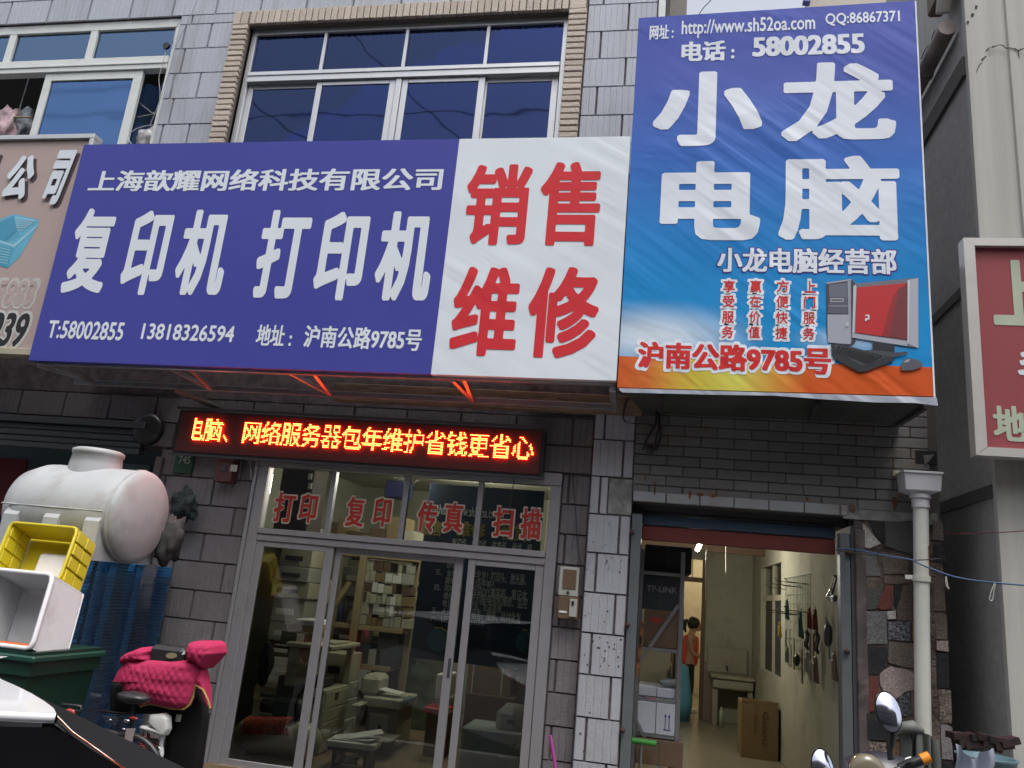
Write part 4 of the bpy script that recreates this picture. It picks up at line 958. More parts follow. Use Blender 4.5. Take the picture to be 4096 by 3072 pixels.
stones = [('green', R8b, [(815, 112), (990, 92), (985, 170), (940, 285), (818, 290)]), ('red', R8b, [(1010, 75), (1078, 80), (1060, 282), (985, 295), (940, 270)]), ('black', R8b, [(1087, 75), (1155, 68), (1122, 262), (1090, 252)]),
 ('grey', R8b, [(825, 302), (1018, 302), (1026, 590), (832, 588)]), ('white', R8b, [(1025, 305), (1100, 300), (1100, 370), (1030, 372)]), ('brown', R8b, [(1112, 275), (1165, 80), (1235, 80), (1235, 382), (1112, 382)]),
 ('rough', R8b, [(1035, 395), (1230, 395), (1228, 565), (1035, 545)]), ('tan', R8b, [(1042, 562), (1240, 577), (1325, 600), (1325, 800), (1235, 790), (1110, 770), (1032, 742)]), ('black', R8b, [(835, 600), (1020, 612), (1022, 700), (960, 842), (837, 850)]),
 ('pink', R8b, [(965, 845), (1060, 780), (1150, 795), (1240, 830), (1325, 912), (1290, 960), (1180, 1000), (1090, 1062), (1000, 1030), (965, 930)]), ('red', R8b, [(837, 870), (955, 876), (955, 1150), (900, 1170), (842, 1170)]),
 ('rock', R8b, [(1105, 1065), (1222, 992), (1228, 1200), (1190, 1215), (1112, 1180)]), ('brown', R8b, [(1232, 985), (1340, 965), (1352, 1270), (1242, 1262), (1135, 1248), (1200, 1218), (1232, 1205)]),
 ('black', R8b, [(845, 1185), (1022, 1190), (1022, 1415), (850, 1408)]), ('speck', R8b, [(850, 1425), (1035, 1440), (1040, 1580), (850, 1600)]), ('brown', R8b, [(1085, 1265), (1240, 1280), (1240, 1410), (1090, 1410)]), ('ochre', R8b, [(1040, 1425), (1230, 1425), (1230, 1600), (1045, 1595)]),
 ('tan', R8b, [(1432, 312), (1505, 320), (1540, 335), (1548, 548), (1442, 538)]), ('pink', R8b, [(1450, 560), (1552, 558), (1556, 655), (1452, 640)]), ('black', R8b, [(1456, 665), (1560, 668), (1566, 965), (1462, 962)]),
 ('speck', R8b, [(1470, 980), (1576, 985), (1586, 1270), (1482, 1265)]), ('pinkw', R8b, [(1490, 1278), (1540, 1285), (1590, 1305), (1598, 1590), (1502, 1580)]), ('ochre', R8b, [(1242, 390), (1300, 390), (1310, 570), (1240, 560)]),
 ('brown', R8b, [(1435, 20), (1520, 20), (1535, 300), (1432, 300)]), ('black', R8b, [(1505, 1605), (1600, 1605), (1605, 1700), (1508, 1700)]),
 ('black', R4b, [(855, 1180), (990, 1190), (995, 1370), (930, 1300)]), ('white', R4b, [(815, 1200), (970, 1380), (880, 1420), (820, 1410)]), ('green', R4b, [(1004, 1190), (1220, 1180), (1270, 1190), (1270, 1478), (1010, 1400)]),
 ('grey', R4b, [(822, 1470), (930, 1450), (975, 1659), (830, 1659)]), ('tan', R4b, [(1420, 1180), (1500, 1185), (1512, 1355), (1420, 1345)]), ('black', R4b, [(1425, 1385), (1512, 1385), (1532, 1545), (1428, 1530)]), ('brown', R4b, [(980, 1450), (1215, 1490), (1212, 1640), (1000, 1640)]),
 ('brown', R8b, [(998, 12), (1225, 12), (1225, 62), (1000, 70)])]
for k, F_, pts in stones:
    P_ = []
    k2 = [F_(*p) for p in pts]
    for i in range(len(k2)):
        p, r_ = k2[i], k2[(i + 1) % len(k2)]; P_.append(p); 
        if k not in ('white', 'red'):
            P_.append(((p[0] + r_[0]) / 2 + random.uniform(-3, 3), (p[1] + r_[1]) / 2 + random.uniform(-3, 3)))
    pp = [at(*p, YW) for p in P_]; q = MB(); q.prism([(v.x, v.z) for v in pp], YW - .006 - random.uniform(0, .012), YW + .009); q.build('stone', SM[k], w2o)
w3 = MB(); w3.box(1.576, 2.119, YW - .001, YW + .009, 0, 2.46); w3.build('rough_mortar', pm('rough_brown_mortar', (.11, .085, .072), .95, var=.5, scale=7, bump=.02, bscale=30, dirt=(.16, .08, .04), dscale=3), an)

# corridor shell
cr = MB()
cr.box(1.50, 1.62, YW + .5, 10.15, .1, 2.9); cr.box(1.50, 1.62, 10.15, 12.0, .1, .98); cr.box(1.50, 1.62, 10.15, 12.0, 2.33, 2.9); cr.box(1.50, 1.62, 12.0, 13.1, .1, 2.9)
cr.box(.80, 1.499, 13.0, 13.12, .1, 2.9); cr.box(-.6, .30, 13.0, 13.12, .1, 2.9); cr.box(.301, .799, 13.0, 13.12, 2.44, 2.9)
cr.box(-.72, -.6, YW + .5, 13.1, .1, 2.9)
cr.build('corridor_wall', M['plaster'], an)
q = MB(); q.box(-.7, 1.6, YW + .5, 13.1, 2.66, 2.8); q.build('corridor_ceiling', M['ceil'], an)
q = MB(); q.box(-.7, 1.6, YW - .2, 17, -.1, .102); q.build('corridor_floor', M['floor'], an)
# back room beyond the doorway
q = MB(); q.box(-1, 2.2, 16.4, 16.5, .1, 3.2); q.box(-1.1, -1, 13.12, 16.5, .1, 3.2); q.box(2.2, 2.3, 13.12, 16.5, .1, 3.2); q.box(-1, 2.2, 13.12, 16.5, 3.1, 3.2); q.build('back_room', pm('back_room_plaster', (.62, .56, .42), .85, var=.1, dirt=(.4, .33, .2), dscale=1), an)
dfr = MB(); dfr.box(.745, .80, 12.96, 13.13, .1, 2.44, .004); dfr.box(.30, .744, 12.96, 13.13, 2.09, 2.16, .004); dfr.box(.30, .355, 12.96, 13.13, .1, 2.089, .004); dfr.box(.58, .592, 13.0, 13.03, 2.161, 2.44); dfr.build('door_frame', M['brown'], an)
q = MB(); q.box(.80, .98, 12.97, 12.999, .1, .93); q.build('plinth', pm('dirty_pink_plinth', (.30, .24, .21), .8, var=.2), an)
q = MB(); q.box(.25, .52, 15.9, 16.38, .1, 2.0, .01); o = q.build('wardrobe', M['brown']); tag(o, 'dark brown cupboard in the lit back room behind the doorway', 'cupboard')
bm_ = MB(); bm_.box(-.6, 1.499, 10.5, 10.62, 2.53, 2.659, .01); bm_.build('ceiling_beam', M['ceil'], an)
bm_ = MB(); bm_.box(-.6, 1.499, 11.6, 11.66, 2.48, 2.659, .004); bm_.build('ceiling_beam', M['brown'], an)
# side window of the corridor
sw = bpy.data.objects.new('side_window', None); COL.objects.link(sw); put(sw, an, Vector((1.55, 11, .98)))
q = MB(); q.box(1.53, 1.58, 10.15, 10.2, .98, 2.33); q.box(1.53, 1.58, 11.95, 12.0, .98, 2.33); q.box(1.53, 1.58, 10.2, 11.95, 1.88, 1.95); q.box(1.53, 1.58, 11.05, 11.1, .98, 2.33); q.build('frame', M['cream'], sw)
q = MB(); q.box(1.56, 1.565, 10.2, 11.95, .98, 1.88); q.build('pane', M['dark'], sw)
q = MB(); q.box(1.56, 1.565, 10.2, 11.95, 1.95, 2.33); q.build('pane', M['glass'], sw)
q = MB(); q.box(1.66, 1.70, 9.9, 12.3, .8, 2.6); q.build('light_well', pm('well_wall', (.12, .16, .15), .9), an)

# corridor lamp
lp = at(2795, 2178, 9.9)
lt_ = thing('ceiling_lamp', 'small bright energy saving bulb under the corridor ceiling', 'lamp', (lp.x, lp.y, lp.z))
M['bulb'] = emis('lit_bulb', (1., .93, .80), 40.)
q = MB(); q.tube([lp + Vector((-.02, 0, -.075)), lp + Vector((0, 0, -.03)), lp + Vector((.02, 0, .02))], [.018, .026, .022], 10); q.build('bulb', M['bulb'], lt_)
q = MB(); q.tube([lp + Vector((.02, 0, .02)), lp + Vector((.05, 0, .07))], .022, 10); q.tube([lp + Vector((.05, 0, .07)), Vector((lp.x + .06, lp.y, 2.66))], .004, 6); q.build('holder', M['black'], lt_)
def lamp(nm, loc, e, c=(1, .85, .62), r=.05):
    l = bpy.data.lights.new(nm, 'POINT'); l.energy = e; l.color = c; l.shadow_soft_size = r; o = bpy.data.objects.new(nm, l); COL.objects.link(o); o.location = loc; return o
lamp('bulb_light', lp + Vector((-.03, -.06, -.12)), 22, (1, .94, .80))
lamp('back_room_light', (.9, 15.0, 2.7), 18, (1, .86, .58), .1)
q = MB(); q.lathe([(0, 0), (.05, .0), (.06, -.05), (.03, -.1), (0, -.1)], (.9, 15.0, 3.0), (0, 0, 1), 12); o = q.build('room_lamp', M['bulb']); tag(o, 'lamp on the ceiling of the lit back room', 'lamp')
cable('pull_cord', [(2824, 2205, 9.6), (2824, 2300, 9.6), (2822, 2400, 9.6)], 9.6, .003, M['cream2'], 'pull cord hanging below the corridor bulb', 'cord')
cable('pull_cord', [(2903, 2180, 10), (2903, 2240, 10), (2903, 2290, 10)], 10, .003, M['cream2'], 'thin wire hanging from the corridor ceiling right of the bulb', 'wire')

# sink
sk = thing('stone_sink', 'old terrazzo sink on two legs in the corner of the corridor', 'sink', (1.1, 12.7, .1))
ms = pm('terrazzo', (.36, .34, .27), .6, var=.2, scale=30, dirt=(.18, .14, .09), dscale=4)
q = MB(); q.box(.84, 1.44, 12.93, 12.999, .78, 1.16, .02); q.build('splashback', ms, sk)
q = MB(); q.box(.90, 1.48, 12.50, 12.929, .60, .74, .02); q.box(.87, 1.49, 12.46, 12.929, .741, .79, .01); q.build('basin', ms, sk)
q = MB(); q.box(.90, .98, 12.55, 12.85, .1, .60, .006); q.build('leg', ms, sk); q = MB(); q.box(1.40, 1.47, 12.55, 12.85, .1, .60, .006); q.build('leg', ms, sk)
q = MB(); p = at(2906, 2667, 12.9); q.tube([p, p + Vector((0, -.10, 0)), p + Vector((0, -.12, -.05))], .014, 8); q.build('tap', M['dark'], sk)
bt_ = at(2873, 2900, 12.45); q = MB(); q.lathe([(0, 0), (.03, 0), (.03, .2), (.012, .24), (.012, .27), (0, .27)], (1.02, 12.40, .1), (0, 0, 1), 14); o = q.build('bottle', pm('pale_green_bottle', (.45, .52, .38), .3)); tag(o, 'pale green bottle on the floor by the sink leg', 'bottle')

# cardboard box with brand print
bx_ = thing('cardboard_box', 'tall open brown cardboard box standing against the right corridor wall', 'box', (1.23, 10.3, .1))
gp = at(2962, 3022, 10.1)
q = MB(); q.box(1.06, 1.47, 10.10, 10.55, .102, .70, .004); q.build('carton', M['card'], bx_)
q = MB(); q.prism([(1.06, .701), (1.47, .701), (1.47, .73), (1.06, .745)], 10.10, 10.106); q.build('flap', M['card'], bx_)
q = MB(); textmesh(q, 'Galanz', 1.29, 1.36, .24, .62, 10.097, .02, 0, 0, 0, True); q.build('lettering', M['brown'], bx_)
q = MB(); textmesh(q, '格兰仕', 1.20, 1.24, .36, .58, 10.097, .02, 0, 0, 0, True); q.build('lettering', M['brown'], bx_)

# ---- rack with cartons in the right shop entrance
rk = thing('metal_rack', 'grey metal rack full of cartons inside the open right shop door', 'rack', (.05, 7.3, .1))
X0r, X1r = -.11, .236; Yf, Yb = 7.05, 7.55
for nm, (x_, y_) in (('upright', (X1r, Yf)), ('upright', (X0r, Yf)), ('upright', (X1r, Yb)), ('upright', (X0r, Yb))):
    q = MB(); q.box(x_ - .018, x_ + .018, y_ - .018, y_ + .018, .1, 2.15, .002); q.build('upright', M['galv'], rk)
zsh = [at(2620, y_, Yf).z for y_ in (2590, 2790, 2935, 3180)]
for z_ in zsh + [1.97]:
    q = MB(); q.box(X0r + .019, X1r - .019, Yf - .012, Yb, z_ - .03, z_, .003); q.build('shelf', M['galv'], rk)
for (p, r_) in (((2715, 2420), (2530, 2690)), ((2530, 2850), (2650, 3100))):
    q = MB(); q.beam(at(*p, Yf - .026), at(*r_, Yf - .026), .004, .028); q.build('cross_brace', M['galv'], rk)
def carton(label, x0, x1, y0, y1, z0, z1, mt, texts=(), cat='box', name='carton', group='cartons on the metal rack'):
    t_ = thing(name, label, cat, ((x0 + x1) / 2, (y0 + y1) / 2, z0), group)
    q = MB(); q.box(x0, x1, y0, y1, z0, z1, .004); q.build('box', M[mt], t_)
    q = MB(); xm = (x0 + x1) / 2; q.box(xm - .003, xm + .003, y0 - .0015, y0 - .0005, z0, z1); q.build('seam', M['dark'], t_)
    for (b_, a0, a1, c0, c1, mk) in texts:
        q = MB(); textmesh(q, b_, a0, a1, c0, c1, y0 - .004, .02); q.build('print', M[mk], t_)
    return t_
M['ink_blue'] = pm('blue_print', (.05, .06, .20), .6); M['ink_pink'] = pm('pink_print', (.40, .18, .25), .6); M['navy'] = pm('navy_carton', (.022, .026, .034), .6); M['whitebox'] = pm('white_carton', (.52, .55, .62), .7, var=.05)
M['ink_grey'] = pm('grey_print', (.22, .22, .23), .6)
a = at(2540, 2935, Yf); b = at(2705, 2790, Yf); xl, xr = X0r + .02, X1r - .022
c1_ = carton('white carton with two up arrows on the lower shelf of the rack', xl, xr, Yf - .02, Yb - .03, zsh[2], zsh[1] - .035, 'whitebox', [('XC', xl + .025, xl + .075, zsh[2] + .26, zsh[2] + .29, 'ink_blue'), ('▬▬▬', xl + .08, xl + .145, zsh[2] + .262, zsh[2] + .28, 'ink_pink')])
q = MB()
for k in (0, 1):
    xx = xr - .075 + k * .03; zz_ = zsh[2] + .05
    q.add([(xx - .003, Yf - .024, zz_), (xx + .003, Yf - .024, zz_), (xx + .003, Yf - .024, zz_ + .09), (xx - .003, Yf - .024, zz_ + .09)], [(0, 1, 2, 3)])
    q.add([(xx - .010, Yf - .024, zz_ + .09), (xx + .010, Yf - .024, zz_ + .09), (xx, Yf - .024, zz_ + .115)], [(0, 1, 2)])
q.add([(xr - .09, Yf - .024, zz_ - .01), (xr - .03, Yf - .024, zz_ - .01), (xr - .03, Yf - .024, zz_ - .004), (xr - .09, Yf - .024, zz_ - .004)], [(0, 1, 2, 3)]); q.build('arrow_print', M['ink_blue'], c1_)
carton('flat white carton lying above the arrow carton on the rack', xl, xr, Yf + .02, Yb - .03, zsh[1] + .002, zsh[1] + .075, 'whitebox')
carton('brown carton with a red oval print on the middle shelf of the rack', xl + .02, xr, Yf + .0, Yb - .03, zsh[0] + .002, zsh[0] + .30, 'card2', [('●', xl + .07, xl + .17, zsh[0] + .20, zsh[0] + .245, 'redink')])
carton('dark navy carton with TP-LINK print at the top of the rack', xl - .0, xr, Yf - .0, Yb - .03, zsh[0] + .305, 1.93, 'navy', [('TP-LINK', xl + .03, xr - .02, 1.80, 1.85, 'ink_grey')])
carton('dark brown carton at the foot of the rack', xl, X1r + .05, Yf - .05, Yb, .45, .64, 'card2')
carton('black carton standing on top of the rack under the shutter', xl, xr + .1, Yf + .1, Yb + .2, 1.975, 2.20, 'navy')
carton('tall brown carton behind the rack beside the doorway', .215, .285, 8.3, 8.8, .102, 1.02, 'card2')
carton('brown carton stacked behind the rack in front of the lit doorway', .215, .305, 8.35, 8.8, 1.40, 1.70, 'card2')
carton('yellowish carton low behind the rack upright', .215, .27, 8.0, 8.25, .102, .60, 'card')
q = MB(); q.box(.20, .305, 8.3, 8.85, 1.36, 1.395); q.box(.22, .24, 8.35, 8.8, .1, 1.36); o = q.build('wall_shelf', M['brown']); tag(o, 'dark shelf board carrying the carton in front of the lit doorway', 'shelf')
p0 = at(2640, 2722, Yf + .1); q = MB(); q.lathe([(0, 0), (.02, .0), (.02, .02), (.036, .05), (.036, .17), (0, .17)], (p0.x, Yf + .1, zsh[1] + .115), (1, .2, 0), 12); o = q.build('plastic_bottle', pm('grey_clear_plastic', (.25, .26, .27), .2)); tag(o, 'clear plastic bottle lying on the flat white carton', 'bottle')
q = MB(); q.prism([(xl - .0, zsh[0] + .22), (xl + .02, zsh[0] + .18), (xl - .0, zsh[1] + .2), (xl - .03, zsh[1] + .12)], Yf - .04, Yf - .035); o = q.build('umbrella_cloth', pm('rainbow_cloth', (.45, .16, .06), .6, var=.9, scale=9)); tag(o, 'folded red and orange cloth hanging at the left side of the rack', 'cloth')
gh = thing('floor_pump', 'green padded tube handle with a metal pump stem in front of the rack', 'pump', (.0, 6.9, .1))
q = MB(); q.tube([at(2518, 2960, 6.9), at(2625, 2975, 6.9)], .022, 12); q.build('grip', pm('green_foam', (.05, .30, .05), .6), gh)
q = MB(); pp_ = at(2566, 2968, 6.9); q.tube([pp_, pp_ - Vector((0, 0, .10)), Vector((pp_.x, pp_.y, .1))], [.010, .014, .014], 8); q.build('stem', M['galv'], gh)

# tool hooks and things on the right corridor wall (X = 1.5)
XWc = 1.495
wr_ = thing('wire_grid', 'green wire grid with long hooks on the right corridor wall', 'rack', (XWc, 9, 1.9))
gm = pm('green_wire', (.16, .24, .20), .5, .3)
pA = atX(3160, 2310, XWc); pB = atX(3240, 2560, XWc)
y0_, y1_ = pB.y - .1, pA.y + .3; zA, zB_ = 1.2, 2.12
q = MB()
k = 0
while y0_ + k * .09 < y1_: q.tube([(XWc - .01, y0_ + k * .09, zB_), (XWc - .01, y0_ + k * .09, zA)], .003, 4); k += 1
for k in range(11): q.tube([(XWc - .012, y0_, zA + k * .092), (XWc - .012, y1_, zA + k * .092)], .003, 4)
q.build('grid', gm, wr_)
for k in range(10):
    yy = y0_ + .1 + (k % 5) * (y1_ - y0_ - .2) / 4; zz_ = 2.02 - .28 * (k // 5) + random.uniform(-.03, .03)
    q = MB(); q.tube([(XWc - .01, yy, zz_), (XWc - .20, yy, zz_ + .005), (XWc - .24, yy, zz_ + .04)], .004, 5); q.build('hook', M['dark'], wr_)
TM = [pm('tool_%s' % n_, c, .4) for n_, c in (('black', (.03, .03, .03)), ('green', (.05, .16, .13)), ('red', (.20, .05, .03)), ('grey', (.25, .25, .24)), ('yellow', (.40, .28, .05)), ('clear', (.40, .42, .40)), ('brown', (.14, .09, .06)))]
tools = [('tool_pack', 'long green tool in a clear pack on the far end of the wire grid', (3150, 2440), .24, .055, 1), ('yellow_pack', 'small yellow pack hanging at the far left of the tool wall', (3121, 2520), .20, .03, 4),
 ('blue_tool', 'blue green handled tool hanging in the middle of the wire grid', (3205, 2500), .30, .04, 1), ('red_pack', 'brown red packet hanging beside the blue green tool', (3240, 2475), .22, .05, 2), ('red_pack', 'dark red packet nearest the door on the middle row of the tool wall', (3262, 2480), .22, .06, 2),
 ('black_pouch', 'black pouch hanging near the steel door jamb', (3312, 2540), .22, .10, 0), ('black_coil', 'black cable coil hanging in the middle of the lower tool row', (3228, 2560), .20, .06, 0), ('black_coil', 'second black cable coil nearer the door on the lower tool row', (3268, 2570), .22, .06, 0),
 ('black_cup', 'round black cup shaped pack at the bottom left of the tools', (3187, 2640), .14, .10, 0), ('grey_bag', 'grey packet low at the far end of the tools', (3150, 2620), .18, .05, 3), ('clear_pack', 'clear packet with pale contents hanging lowest in the tool wall', (3230, 2650), .22, .06, 5),
 ('brown_pack', 'long brown packet hanging lowest by the black coils', (3265, 2680), .26, .07, 6), ('brown_pack', 'brown striped packet hanging low against the steel door jamb', (3340, 2670), .24, .05, 6)]
for nm, lab, px_, h_, w__, mi in tools:
    p = atX(px_[0], px_[1], XWc - .09); q = MB()
    if 'coil' in nm:
        for r_ in (.9, .75): q.tube([p + Vector((.01 * math.sin(t * 3), w__ * .8 * r_ * math.cos(t), h_ * .45 * r_ * math.sin(t))) for t in [k * 2 * PI / 18 for k in range(19)]], .011, 6)
    elif 'cup' in nm or 'pouch' in nm: q = lump(p, 1., px_[0], 8, (.035, w__ * .6, h_ * .42), .15)
    else:
        q.obox(p, (Vector((1, 0, .08)).normalized(), Vector((0, 1, 0)), Vector((-.08, 0, 1)).normalized()), (.012, w__ * .55, h_ * .42), .006)
        q.obox(p + Vector((-.014, 0, -h_ * .08)), (Vector((1, 0, 0)), Vector((0, 1, 0)), Vector((0, 0, 1))), (.012, w__ * .32, h_ * .30), .008)
    q.tube([p + Vector((0, 0, h_ * .4)), p + Vector((.0, 0, h_ * .52))], .003, 5)
    o = q.build(nm, TM[mi]); tag(o, lab, 'tool', 'tools on the corridor wall')
    q = 0
for k in range(14):
    p = atX(3150 + (k * 37) % 190, 2560 + (k * 53) % 130, XWc - .05); q = MB(); hh_ = random.uniform(.08, .16); q.box(XWc - .07 - .01 * (k % 3), XWc - .06 - .01 * (k % 3), p.y - .018, p.y + .018, p.z - hh_, p.z + hh_, .004); o = q.build('tool_card', TM[(k * 3) % 7])
    tag(o, '%s narrow card packed among the lower tools' % ('black', 'green', 'red', 'grey', 'yellow', 'clear', 'brown')[(k * 3) % 7], 'tool', 'tools on the corridor wall')
gl_ = atX(3330, 2380, XWc - .10); q = MB(); q.tube([atX(3343, 2305, XWc - .08), atX(3332, 2345, XWc - .09), atX(3318, 2390, XWc - .1)], [.02, .016, .03], 8); q.lathe([(.0, 0), (.03, 0), (.045, .05), (0, .05)], gl_ - Vector((0, 0, .05)), (0, 0, 1), 10); o = q.build('torch', pm('chrome', (.7, .7, .68), .15, 1.)); tag(o, 'shiny silver torch hanging high on the corridor wall near the door', 'torch')

# person in the doorway (seen from behind and the side, looking down to the right)
def person():
    t_ = thing('person', 'person with dark ponytail in orange top and black leggings in the back doorway', 'person', (.62, 13.55, .1))
    b = Vector((.615, 13.6, .1)); K = .95
    def sk(nm, V_, E_, Rr, mt, root=0, sub=2):
        me = bpy.data.meshes.new(nm); me.from_pydata([Vector(v) * K for v in V_], E_, [])
        o = bpy.data.objects.new(nm, me); COL.objects.link(o); put(o, t_, b)
        o.modifiers.new('s', 'SKIN'); 
        for i, r_ in enumerate(Rr): me.skin_vertices[0].data[i].radius = (r_[0] * K, r_[1] * K) if isinstance(r_, tuple) else (r_ * K, r_ * K)
        me.skin_vertices[0].data[root].use_root = True
        md = o.modifiers.new('u', 'SUBSURF'); md.levels = sub; md.render_levels = sub; me.materials.append(mt); return o
    skin = pm('skin', (.42, .25, .17), .5)
    # body: pelvis, torso, neck, head, arms, legs
    V_ = [(0, 0, .78), (0, 0, .95), (.01, 0, 1.10), (.01, 0, 1.22), (.02, 0, 1.29), (.055, -.01, 1.36), (.07, -.02, 1.43),
          (-.01, -.14, 1.17), (.02, -.17, .96), (.16, -.13, .90), (.22, -.09, .91), (.0, .14, 1.17), (.04, .16, .96), (.18, .10, .91), (.23, .05, .92),
          (0, -.075, .72), (-.02, -.075, .42), (-.05, -.08, .08), (.05, -.08, .03), (0, .075, .72), (.03, .075, .42), (.01, .08, .08), (.11, .08, .03)]
    E_ = [(0, 1), (1, 2), (2, 3), (3, 4), (4, 5), (5, 6), (3, 7), (7, 8), (8, 9), (9, 10), (3, 11), (11, 12), (12, 13), (13, 14), (0, 15), (15, 16), (16, 17), (17, 18), (0, 19), (19, 20), (20, 21), (21, 22)]
    Rr = [(.10, .13), (.085, .12), (.09, .13), (.08, .12), .042, .085, .075, .04, .034, .028, .018, .04, .034, .028, .018, .075, .052, .034, .03, .075, .052, .034, .03]
    sk('body', V_, E_, Rr, skin)
    sk('top', [(-.01, 0, .70), (0, 0, .90), (.005, 0, 1.08), (.01, 0, 1.20), (.012, 0, 1.25)], [(0, 1), (1, 2), (2, 3), (3, 4)], [(.13, .165), (.115, .15), (.11, .15), (.10, .145), (.06, .08)], pm('orange_top', (.55, .085, .05), .7))
    for s_, dx in ((-1, -.02), (1, .03)):
        sk('legging', [(0, .075 * s_, .80), (0, .075 * s_, .68), (dx, .075 * s_, .42), (dx - .02, .08 * s_, .12)], [(0, 1), (1, 2), (2, 3)], [.09, .088, .062, .044], pm('black_cloth', (.015, .015, .018), .8))
        sk('shoe', [(dx - .04, .08 * s_, .05), (dx + .04, .08 * s_, .035), (dx + .13, .08 * s_, .03)], [(0, 1), (1, 2)], [(.055, .045), (.05, .045), (.035, .04)], pm('white_shoe', (.55, .52, .48), .6))
    h_ = MB(); hc = b + Vector((.045, -.005, 1.425)) * K
    h_ = lump(hc, .102, 2, 14, (1.0, .95, 1.08), .06); h_.build('hair', pm('dark_hair', (.012, .008, .006), .4), t_)
    q = MB(); q.tube([hc + Vector((-.07, 0, .05)), hc + Vector((-.13, 0, .03)), hc + Vector((-.15, .0, -.07)), hc + Vector((-.12, 0, -.15))], [.02, .034, .034, .012], 8); q.build('ponytail', pm('dark_hair', (.012, .008, .006), .4), t_)
    fc = hc + Vector((.075, -.0, -.045)); f_ = lump(fc, .062, 4, 12, (.9, .95, 1.15), .05); f_.tube([fc + Vector((.05, 0, .01)), fc + Vector((.073, 0, -.012))], [.01, .014], 6); f_.build('face', skin, t_)
    q = MB(); q.tube([hc + Vector((-.075, 0, .045)), hc + Vector((-.095, 0, .045))], .026, 8); q.build('hair_tie', M['white'], t_)
person()
q = MB(); q.lathe([(0, 0), (.16, 0), (.20, .28), (.12, .75), (0, .8)], (.43, 12.6, .102), (0, 0, 1), 16); o = q.build('blue_cloth_cover', pm('sky_blue_cloth', (.12, .36, .50), .8)); tag(o, 'sky blue cloth bundle standing beside the person in the corridor', 'bundle')
q = MB(); q.box(.30, .40, 12.2, 12.4, .9, 1.06, .01); q.box(.28, .42, 12.15, 12.45, .87, .899); q.box(.30, .32, 12.2, 12.4, .1, .87); o = q.build('side_table', M['wood']); tag(o, 'narrow pale table edge in front of the person', 'table')

# ------------------------------------------------------------------ right building
rb = thing('concrete_building', 'tall concrete building at the right with streaked pale front and dark stucco side wall', 'building', (5, 6.5, 0))
XC_ = 2.375; YC = 6.13
q = MB(); q.prism([(XC_, YC + .002), (XC_ + .45, YC + .002), (XC_ + .45, YC + .10), (XC_ + .5, YC + .10), (XC_ + .5, 22), (XC_, 22)][:0] or [(XC_ + .01, YC + .06), (9, YC + .06), (9, 22), (XC_ + .01, 22)], 0, 6.72, plane='xy'); q.build('side_wall', M['stucco'], rb)
# front render with shallow flutes
pts = [(XC_, 0)]
q = MB(); cut = [(0, .0), (.30, .0), (.31, -.02), (.38, -.02), (.39, -.005), (.62, -.005), (.63, -.02), (.70, -.02), (.71, 0), (2.5, 0), (2.5, .058), (0, .058)]
q.prism([(XC_ + x_, YC + y_) for x_, y_ in cut], 0, 10, plane='xy'); q.build('front_render', M['render'], rb)
q = MB(); q.box(XC_ + .06, 9, YC + .061, 8.5, 6.73, 10); q.build('upper_block', M['render'], rb)
# crack lines
ck = pm('crack', (.07, .05, .045), .95)
def crack(pts, wd):
    q = MB(); P_ = [at(x_, y_, YC - .026 if x_ > 3965 else YC - .003) for x_, y_ in pts]
    for i in range(len(P_) - 1): 
        a_, b_ = P_[i], P_[i + 1]; d = (b_ - a_).normalized(); n_ = Vector((-d.z, 0, d.x)) * wd * (.6 + random.random())
        q.add([a_ - n_, b_ - n_ * .6, b_ + n_ * .6, a_ + n_], [(0, 1, 2, 3)])
    q.build('crack', ck, rb)
R7 = lambda L_: [(3700 + .2412 * x_, .2412 * y_) for x_, y_ in L_]
crack(R7([(1010, 850), (1060, 790), (1110, 785), (1170, 765), (1230, 745), (1280, 750), (1340, 800), (1400, 795), (1480, 805), (1550, 840), (1640, 800)]), .006)
crack(R7([(1550, 840), (1550, 900), (1570, 970)]), .004); crack(R7([(1015, 930), (960, 970), (945, 1005)]), .009); crack(R7([(940, 1045), (900, 1075), (850, 1200)]), .003)
crack(R7([(855, 90), (845, 150)]), .012); crack(R7([(795, 220), (780, 275)]), .010); crack(R7([(715, 345), (705, 400)]), .010)
# recessed bands on the side wall
def sidebar(z0, z1, y0, y1, mt, nm, t=.006):
    q = MB(); q.box(XC_ - t, XC_ + .0095, y0, y1, z0, z1); q.build(nm, mt, rb)
zA_ = atX(3988, 1930, XC_).z; zB2 = atX(3988, 1985, XC_).z
sidebar(atX(3985, 1985, XC_).z, atX(3985, 1930, XC_).z, YC + .065, 14, M['groove'], 'groove_band', .003)
zz1 = atX(3850, 1140, XC_).z; zz0 = atX(3850, 1180, XC_).z; sidebar(zz0, zz1, YC + .065, 14, M['groove'], 'groove_band', .003)
sidebar(6.20, 6.38, YC + .065, 14, M['groove'], 'groove_band', .02)
# roof gutter pipe
pg = pm('old_gutter', (.24, .20, .18), .6, var=.3, scale=6)
q = MB(); q.tube([(XC_ - .08, YC + .17, 6.76), (XC_ - .08, 14, 6.70)], .075, 14); q.build('gutter_pipe', pg, rb)
for yy in (6.9, 7.6, 8.3): q = MB(); q.tube([(XC_ - .08, yy, 6.75), (XC_ - .08, yy + .04, 6.75)], .084, 14); q.build('pipe_collar', pg, rb)
q = MB(); q.tube([(XC_ - .10, YC + .20, 6.93), (XC_ - .11, YC - .15, 7.6)], .06, 14); q.build('drain_elbow', pm('weathered_pipe', (.42, .40, .34), .6, var=.25), rb)
q = MB(); q.box(XC_ - .13, XC_ + .0, YC + .15, YC + .5, 7.12, 7.5, .02); q.build('roof_fragment', M['brown'], rb)
q = MB(); q.tube([at(3757, 98, 8), at(3800, 105, 8)], .03, 8); q.build('bracket_arm', M['rust'], rb)

